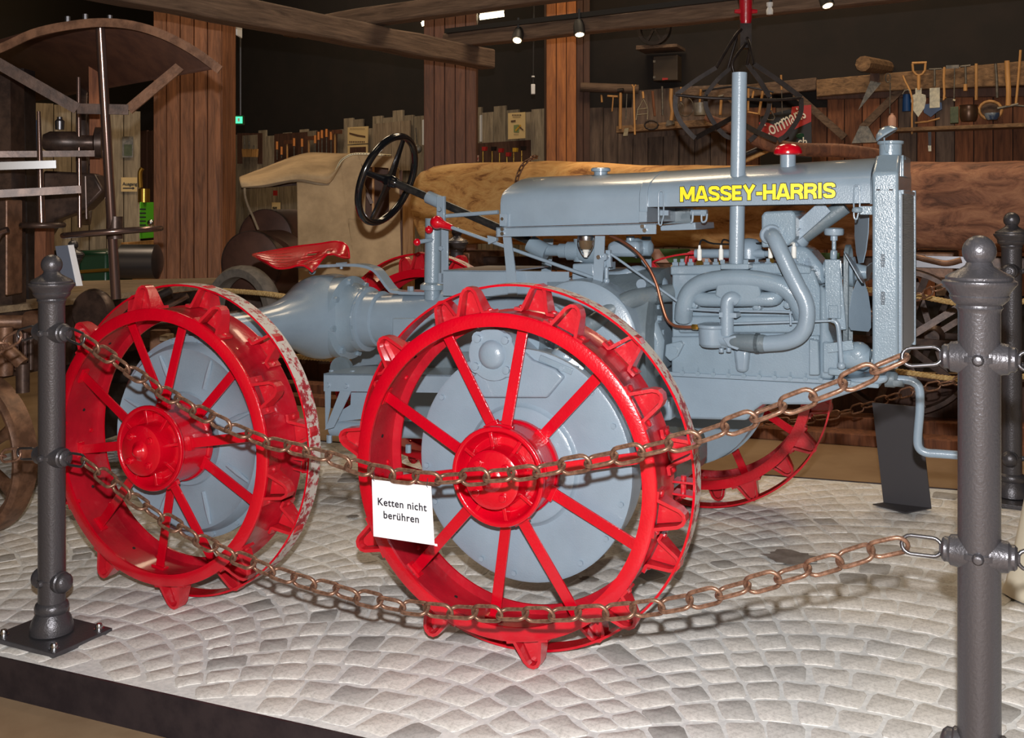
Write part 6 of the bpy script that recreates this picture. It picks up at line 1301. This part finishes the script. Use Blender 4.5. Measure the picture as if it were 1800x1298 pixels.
# black box with red plate, gearwheel on small ledge
cb = Hang('wall_cabinet', 'dark brown metal control cabinet with red name plate on the black wall', 'cabinet', 1169, 141, .05, None, None)
cb.plate([(1148, 99), (1191, 96), (1191, 141), (1148, 142)], .15, 'case', 'boxbrown', .1, .006).plate([(1164, 137), (1174, 137), (1174, 140), (1164, 141)], .004, 'name_plate', 'signred', .108)
for y in (108, 136): cb.plate([(1148, y-2), (1152, y-2), (1152, y+2), (1148, y+2)], .006, 'latch', 'steel', .106)
lw_ = Hang('wall_pulley', 'black spoked pulley wheel standing on a ledge under the beam', 'pulley', 1155, 84, .3, None, None)
lw_.plate([(1118, 80), (1190, 77), (1190, 82), (1118, 87)], .3, 'ledge', 'beamdk', 0); c_ = lw_.P(1150, 50, .0); Geo().lathe([(.12, -.03), (.15, -.03), (.15, .03), (.12, .03)], c_, TW.n, 36, True).build('rim', 'machdk', lw_.t)
for i in range(3): a = math.pi*i/3; e = TW.u*math.cos(a)+Z_*math.sin(a); Geo().bar(c_-e*.13, c_+e*.13, .02, .02).build('spoke', 'machdk', lw_.t, 0)
# curved brown shaft behind the hood
yk = Geo(); P = smoothpath([W(1240, 205, 5.9), W(1300, 232, 5.85), (W(1350, 254, 5.8)), W(1410, 263, 5.8), W(1480, 265, 5.8), W(1560, 276, 5.8)], 5); c_ = P[0].copy(); yk.tube([p-c_ for p in P], [.02+.018*min(1, i/8) for i in range(len(P))], 12); yk = yk.build('curved_shaft', 'barn', None, 60); yk.location = c_; tag(yk, 'long curved brown wooden shaft rising behind the hood', 'shaft')
for k, (p, r_, lab) in enumerate((((1285, 283, 1385, 240), .012, 'thin dark greenish rod leaning behind the exhaust stack'), ((1290, 292, 1378, 252), .009, 'thin pale wooden rod leaning behind the breather cap'))):
    a = W(p[0], p[1], 6.3); b_ = W(p[2], p[3], 6.3); g = Geo().tube([Vector((0, 0, 0)), b_-a], r_*1.4, 8).build('rod', 'handle' if k else 'machdk', None, 60); g.location = a; tag(g, lab, 'rod')

# ---------------------------------------------------------------- left tool wall
def lh(name, lab, cat, px, py, off=.12, group='tools hung on the left wall'): return Hang(name, lab, cat, px, py, off, LW, group)
tb_ = lh('tool_board', 'dark board behind the row of files and hammers', 'board', 500, 270, .03, None); tb_.plate([(482, 236), (592, 228), (592, 300), (482, 300)], .03, 'board', 'claddk')
tb2 = lh('tool_board', 'dark square board with small tools beside the exit sign', 'board', 440, 260, .03, None); tb2.plate([(417, 234), (461, 234), (461, 288), (417, 288)], .03, 'board', 'claddk')
names = [('file', 487, 249, 281, 'leftmost file with orange grip on the dark board'), ('chisel', 495, 258, 278, 'short chisel second from the left on the dark board'), ('mallet', 505, 247, 281, 'mallet with broad brown head on the dark board'), ('file', 517, 243, 276, 'slim file right of the mallet'), ('gouge', 531, 244, 272, 'slim dark gouge in the middle of the board'), ('hammer', 543, 240, 270, 'hammer with pinkish head on the dark board'), ('file', 554, 238, 270, 'slim file right of the pink-headed hammer'), ('rasp', 560, 232, 270, 'rasp with bright orange tip of its grip'), ('rasp', 566, 229, 270, 'tallest rasp with pale orange grip'), ('rasp', 574, 227, 270, 'rasp with pointed grip third from the right end'), ('file', 582, 232, 270, 'thin file second from the right end of the board'), ('hammer', 589, 229, 270, 'hammer with square orange head at the right end of the board')]
for nm, px, y0, y1, lab in names:
    h = lh(nm, lab, nm, px, (y0+y1)/2)
    if nm in ('mallet', 'hammer'): h.tube([(px, y0+4), (px, y1)], .012, 'handle', 'handle').plate([(px-6, y0), (px+7, y0-1), (px+7, y0+6), (px-6, y0+6)], .05, 'head', 'barn', .02)
    else: h.tube([(px, y0+14), (px, y1)], .008, 'blade', 'tooliron').tube([(px, y0), (px, y0+6), (px, y0+14)], .016, 'grip', 'griporange')
for k, (px, lab) in enumerate(((430, 'small tool with fork head by the exit sign'), (438, 'small pliers on the square dark board'), (446, 'small clamp on the square dark board'))):
    h = lh('small_tool', lab, 'tool', px, 262); h.tube([(px, 240+8*k), (px, 262)], .010, 'shank', 'tooliron').plate([(px-5, 262), (px+5, 262), (px+4, 276), (px-4, 276)], .03, 'jaw', 'handle')
# posters
po = lh('poster', 'cream poster with a brown diagonal drawing above the canvas hood', 'poster', 628, 250, .1, None); po.plate([(611, 224), (647, 222), (646, 252), (611, 254)], .01, 'sheet', 'paper').plate([(614, 233), (630, 237), (642, 239), (642, 242), (628, 240), (614, 236)], .002, 'drawing', 'handprint', .004)
for (x, y, s_) in ((616, 229, 'HANDWERK'), (616, 250, 'WERKZEUG')):
    pass
g = Geo()
for k in range(9): c_ = po.P(615+k*3.1, 249.5, .006); g.cbox(c_, (.014, .003, .018))
for k in range(11): c_ = po.P(616+k*2.4, 226.5, .006); g.cbox(c_, (.010, .003, .006))
g.build('print_lines', 'handprint', po.t, 0)
p2 = lh('poster', 'second cream poster with dark picture half hidden by the canvas hood', 'poster', 628, 263, .1, None); p2.plate([(611, 256), (646, 254), (646, 276), (611, 276)], .01, 'sheet', 'paper').plate([(615, 259), (643, 258), (643, 276), (615, 276)], .002, 'picture', 'claddk', .004)
p3 = lh('tool_poster', 'cream poster with a drawn hammer and pliers over a green field', 'poster', 907, 220, .1, None); p3.plate([(893, 199), (923, 197), (923, 243), (893, 245)], .01, 'sheet', 'paper')
p3.plate([(903, 220), (912, 219), (912, 233), (903, 233)], .002, 'green_field', 'posgreen', .004).plate([(898, 212), (906, 211), (906, 214), (898, 215)], .002, 'drawn_head', 'handprint', .006).plate([(905, 229), (914, 219), (916, 221), (907, 231)], .002, 'drawn_handle', 'yellowdk', .008).plate([(912, 221), (920, 228), (919, 230), (911, 223)], .002, 'drawn_pliers', 'handprint', .008)
g = Geo()
for k in range(6): g.cbox(p3.P(901+k*2.8, 202.5, .006), (.010, .003, .014))
for k in range(7): g.cbox(p3.P(902+k*2.0, 206, .006), (.008, .003, .006))
for k in range(4): g.cbox(p3.P(904+k*2.2, 236.5, .006), (.008, .003, .006))
g.build('print_lines', 'handprint', p3.t, 0)
wb = lh('plank_panel', 'pale plank panel leaning on the fence wall behind the steering wheel', 'panel', 690, 250, .08, None)
for k in range(4): x0 = 656+k*16.3; wb.plate([(x0, 218-k*1.6), (x0+15.6, 216.6-k*1.6), (x0+15.6, 300), (x0, 300)], .02, 'plank', 'fencelt')
ps = lh('white_slat', 'narrow white upright slat left of the middle pillar', 'slat', 745, 232, .12, None); ps.plate([(742, 211), (746, 210), (746, 255), (742, 255)], .02, 'slat', 'whitew')
ps = lh('white_slat', 'narrow white upright slat right of the middle pillar', 'slat', 845, 225, .12, None); ps.plate([(843, 203), (845.5, 202), (845.5, 249), (843, 249)], .02, 'slat', 'whitew')
la = lh('ladle', 'large round iron ladle hanging by the middle pillar', 'ladle', 734, 262, .14); la.tube([(731, 225), (733, 252)], .008, 'handle', 'tooliron'); Geo().ball(la.P(734, 262), .05, 16, (1, .4, 1)).build('bowl', 'tooliron', la.t)
bd = lh('tool_board', 'dark board with upright tools above the log', 'board', 890, 270, .03, None); bd.plate([(838, 252), (932, 246), (932, 300), (838, 300)], .03, 'board', 'claddk')
for k, (px, y0, lab) in enumerate(((849, 258, 'tool with red head leftmost above the log'), (865, 258, 'black and brass drill above the log'), (878, 261, 'tool with red crosspiece above the log'), (891, 268, 'short brass peg tool above the log'), (903, 260, 'tool with yellow knob above the log'), (917, 257, 'dark pointed tool rightmost above the log'))):
    h = lh('hand_tool', lab, 'tool', px, 275, .14, 'tools above the log'); h.tube([(px, y0+8), (px, 286)], .008, 'shank', 'brass').plate([(px-2, y0), (px+5, y0), (px+4, y0+7), (px-2, y0+7)], .03, 'head', ('signred', 'machdk', 'signred', 'signred', 'yellowdk', 'machdk')[k])
rd = lh('small_card', 'small pale card with red print lying on the log by the middle pillar', 'card', 832, 280, 1.2, None); rd.plate([(825, 273), (841, 273), (841, 284), (825, 284)], .004, 'card', 'paperpink'); text('lettering', 'Räder', 'signred', rd.t, rd.P(826, 282, .004), basis(LW.u), .045, 1, .001, .001)
# stub posters and exit arrows at the left
VP2 = VPlane(100, 9.5, 246, 9.8)
def lh2(name, lab, cat, px, py, off=.045, group=None): return Hang(name, lab, cat, px, py, off, VP2, group)
ex = lh2('exit_notice', 'white notice reading Ausgang with a black arrow', 'notice', 228, 325, .045); ex.plate([(213, 312), (241, 312), (241, 337), (213, 337)], .006, 'card', 'paper'); text('lettering', 'Ausgang', 'ink', ex.t, ex.P(215.5, 326, .004), basis(VP2.u), .042, .9, .001, .001)
ex.plate([(216, 330), (233, 330), (233, 328.3), (237, 331), (233, 333.7), (233, 332), (216, 332)], .001, 'arrow', 'ink', .003)
ex2 = lh('exit_notice', 'white notice fragment reading gang beside the canvas cart', 'notice', 486, 365, .7, None); ex2.plate([(478, 356), (492, 356), (492, 375), (484, 371), (478, 368)], .006, 'card', 'paper'); text('lettering', 'gang', 'ink', ex2.t, ex2.P(479, 368, .004), basis(LW.u), .06, .8, .001, .001)
rc = lh('red_card', 'small red card on the wall above the notice fragment', 'card', 483, 339, .7, None); rc.plate([(480, 335), (487, 335), (487, 344), (480, 344)], .006, 'card', 'signred')
pp1 = lh2('poster', 'poster with yellow and blue picture between the dark posts', 'poster', 55, 235); pp1.plate([(44, 211), (66, 211), (66, 268), (44, 268)], .006, 'sheet', 'blue').plate([(46, 224), (62, 220), (64, 255), (47, 258)], .003, 'picture', 'yellowdk', .004)
pp2 = lh2('poster', 'dark framed picture on the pale boards beside the machine', 'poster', 224, 258); pp2.plate([(215, 240), (234, 240), (234, 277), (215, 277)], .006, 'frame', 'tooliron').plate([(218, 254), (232, 254), (232, 274), (218, 274)], .003, 'photo', 'greentin', .004)
pp3 = lh2('poster', 'small green picture on the pale boards behind the machine', 'poster', 150, 225); pp3.plate([(140, 216), (162, 216), (162, 242), (140, 242)], .006, 'sheet', 'greentin')
# exit lamp, pipe and sensor by the pillar
xs = thing('exit_lamp', 'small glowing green emergency exit lamp beside the pillar', 'lamp', W(420, 211, 9.5)); xo = xs.location.copy()
Geo().cbox((0, .03, 0), (.075, .05, .085)).build('housing', 'greendk', xs, 0); Geo().cbox((0, 0, 0), (.06, .01, .06)).build('panel', 'exit', xs, 0); Geo().cbox((.0, -.007, -.0), (.02, .004, .03)).build('symbol', 'whitew', xs, 0)
Geo().tube([Vector((0, .05, .04)), Vector((0, .05, 1.2))], .012, 8).build('pipe', 'steeldk', xs)
o = Geo().box(W(414, 62, 6.72), W(426, 44, 6.85)).build('camera_sensor', 'whitew', None, 30, .015); tag(o, 'white rounded sensor on the side of the red-brown pillar', 'sensor')
cs = thing('pendant_switch', 'white pendant switch hanging on a black cable beside the lit pillar', 'switch', W(937, 157, 8.8)); co2 = cs.location.copy()
Geo().tube([W(937, 150, 8.8)-co2, W(939, -40, 8.8)-co2], .008, 8).build('cable', 'rubber', cs); Geo().cbox((0, 0, 0), (.035, .03, .085)).build('switch', 'whitew', cs, 30, .005); Geo().lathe([(.014, 0), (.014, .012)], (0, 0, .10), Z_, 12).build('clip', 'whitew', cs)
o = Geo().tube([W(1358, -20, 6.6)-W(1352, 18, 6.6), Vector((0, 0, 0)), ], .010, 8).build('hook_lamp', 'rubber', None); o.location = W(1352, 18, 6.6); tag(o, 'short black hanger beside the red hook on the beam', 'hanger')
o = Geo().lathe([(0, 0), (.02, .005), (.022, .03), (.014, .05), (.02, .06), (.02, .08)], (0, 0, 0), Z_, 14).build('ceiling_socket', 'whitew', None); o.location = W(1353, 27, 6.6); tag(o, 'small white socket lamp hanging beside the red hook', 'lamp')

# ---------------------------------------------------------------- hanging grapple
GZ = 5.6; gr = thing('grapple', 'black iron claw grapple hanging by chain over the tractor', 'grapple', W(1308, 60, GZ)); g0 = gr.location.copy()
Q = lambda x, y, d=0: W(x, y, GZ+d)-g0
def gb(n, pts, r=.010, mat='machdk'): Geo().tube(smoothpath([Q(*p) for p in pts], 4), r, 8).build(n, mat, gr, 60)
def flat(n, pts, w_=.03, mat='machdk'):
    P = smoothpath([Q(*p) for p in pts], 5); secs = []
    for i, p in enumerate(P): d = (P[min(i+1, len(P)-1)]-P[max(0, i-1)]).normalized(); s_ = d.cross(Vector((0, 1, 0))).normalized(); secs.append([p-s_*w_/2-Y_*.004, p+s_*w_/2-Y_*.004, p+s_*w_/2+Y_*.004, p-s_*w_/2+Y_*.004])
    Geo().loft(secs).build(n, mat, gr, 40)
ho = Geo().lathe([(0, 0), (.025, .005), (.032, .04), (.035, .14), (.045, .20), (.05, .4), (.05, .8)], Q(1311, 46), Z_, 18).build('red_hook_block', 'redin', gr, 60)
for sx in (-1, 1): Geo().lathe([(.02, 0), (.012, .045), (.01, .06)], Q(1311, 20), (sx, 0, 0), 10).build('grease_nipple', 'redin', gr)
Geo().cbox(Q(1309, 64), (.06, .06, .13)).build('shackle_block', 'machdk', gr)
for sg, dd in ((-1, -.12), (-1, .12), (1, -.12), (1, .12)):
    X = lambda x, dd=dd, sg=sg: x
    if sg < 0:
        a = [(1308, 50, 0), (1293, 62, dd*.5), (1259, 119, dd)]; sh = 0 if dd < 0 else 26
        gb('upper_arm', [(x+sh*(y-50)/70*.8, y, d) for x, y, d in a], .009)
        b_ = [(1259+sh, 119, dd), (1225+sh*1.4, 140, dd), (1188+sh*2, 167, dd)]; flat('claw_arm', b_, .022)
        c_ = [(1188+sh*2, 167, dd), (1187+sh*2.1, 190, dd), (1196+sh*2.2, 214, dd), (1214+sh*2.2, 236, dd), (1222+sh*2.4, 243, dd)]; flat('claw', c_, .024)
    else:
        sh = 0 if dd < 0 else -34
        gb('upper_arm', [(1310, 60, 0), (1318, 80, dd*.5), (1325+sh*.35, 113, dd)], .010)
        flat('claw_arm', [(1325+sh*.35, 113, dd), (1370+sh, 143, dd), (1408+sh*1.6, 172, dd)], .026)
        flat('claw', [(1408+sh*1.6, 172, dd), (1408+sh*1.7, 195, dd), (1400+sh*1.7, 214, dd), (1383+sh*1.6, 237, dd), (1368+sh*1.5, 248, dd)], .024)
gb('hoop', [(1188, 167, -.12), (1240, 172, -.16), (1300, 174, -.17), (1360, 176, -.15), (1408, 172, -.12)], .008)
gb('hoop', [(1235, 160, .14), (1300, 152, .16), (1360, 162, .14)], .006)
flat('cross_strap', [(1222, 243, -.1), (1260, 222, 0), (1300, 200, .1)], .026); flat('cross_strap', [(1366, 247, -.1), (1330, 232, 0), (1300, 215, .1)], .028)
gb('link_rod', [(1311, 76, -.05), (1288, 108, -.1), (1290, 127, -.1)], .008)

# ---------------------------------------------------------------- visitor at the right edge of the picture
pw = G(1806, 1075)+Vector((.125, .1, 0)); ps_ = thing('person', 'person in wide cream trousers at the right edge behind the nearest bollard', 'person', pw)
def skinned(name, pts, edges, rad, mat, parent, root=0, sub=2):
    me = bpy.data.meshes.new(name); me.from_pydata(pts, edges, []); o = bpy.data.objects.new(name, me); C.objects.link(o); o.parent = parent; me.materials.append(M[mat])
    sk = o.modifiers.new('skin', 'SKIN'); bm = bmesh.new(); bm.from_mesh(me); ly = bm.verts.layers.skin.verify()
    for v_, r in zip(bm.verts, rad): v_[ly].radius = (r, r)
    for i, v_ in enumerate(bm.verts): v_[ly].use_root = (i == root)
    bm.to_mesh(me); bm.free(); sk.use_smooth_shade = True; sb_ = o.modifiers.new('sub', 'SUBSURF'); sb_.levels = sub; sb_.render_levels = sub; return o
px_ = .18
body_pts = [(px_, 0, .95), (px_, 0, 1.12), (px_, .0, 1.32), (px_, .01, 1.46), (px_, 0, 1.54), (px_, -.01, 1.64), (px_, -.01, 1.74), (px_-.17, 0, 1.40), (px_-.22, .02, 1.14), (px_-.2, -.08, .92), (px_+.17, 0, 1.40), (px_+.22, .02, 1.14), (px_+.2, -.08, .92), (px_-.095, 0, .88), (px_-.1, -.01, .48), (px_-.1, .02, .07), (px_-.1, -.13, .03), (px_+.095, 0, .88), (px_+.1, -.01, .48), (px_+.1, .02, .07), (px_+.1, -.13, .03)]
body_e = [(0, 1), (1, 2), (2, 3), (3, 4), (4, 5), (5, 6), (2, 7), (7, 8), (8, 9), (2, 10), (10, 11), (11, 12), (0, 13), (13, 14), (14, 15), (15, 16), (0, 17), (17, 18), (18, 19), (19, 20)]
skinned('body', body_pts, body_e, [.15, .13, .16, .06, .055, .10, .085, .055, .042, .03, .055, .042, .03, .09, .06, .04, .03, .09, .06, .04, .03], 'skin', ps_)
for sx in (-1, 1): # five fingers and a thumb on each hand
    hx = px_+sx*.2
    for k in range(4): L_ = (.07, .08, .075, .06)[k]; skinned('finger', [(hx, -.09+.018*k, .86), (hx, -.10+.018*k, .86-L_*.5), (hx-sx*.01, -.10+.018*k, .86-L_)], [(0, 1), (1, 2)], [.011, .009, .007], 'skin', ps_, 0, 1)
    skinned('thumb', [(hx, -.10, .90), (hx-sx*.015, -.125, .87), (hx-sx*.02, -.135, .845)], [(0, 1), (1, 2)], [.012, .010, .008], 'skin', ps_, 0, 1)
Geo().lathe([(.15, .98), (.165, 1.05), (.16, 1.2), (.19, 1.36), (.12, 1.46), (.07, 1.50)], (px_, 0, 0), Z_, 28).build('shirt', 'cream', ps_, 60)
Geo().ball((px_, .02, 1.72), .115, 16, (.9, 1.05, 1)).build('hair', 'hair', ps_, 60)
for dx in (-.035, .035): Geo().ball((px_+dx, -.105, 1.68), .012, 10).build('eye', 'whitew', ps_)
Geo().ball((px_, -.115, 1.65), .014, 10, (.8, 1.2, 1.3)).build('nose', 'skin', ps_); Geo().ball((px_, -.10, 1.605), .02, 10, (1.2, .4, .35)).build('mouth', 'signred', ps_)
g = Geo()
for sx in (-1, 1):
    secs = []
    for z, r, dx in ((1.0, .13, .06), (.85, .125, .085), (.6, .115, .10), (.35, .125, .115), (.15, .155, .12), (.03, .19, .11), (.006, .20, .11)):
        secs.append([Vector((px_+sx*dx+math.cos(a)*r*(1+.06*math.sin(5*a+z*4)), math.sin(a)*r*(1+.05*math.cos(4*a+z*7)), z)) for a in [2*math.pi*i/28 for i in range(28)]])
    g.loft(secs, True, False)
g.build('trousers', 'cream', ps_, 80)
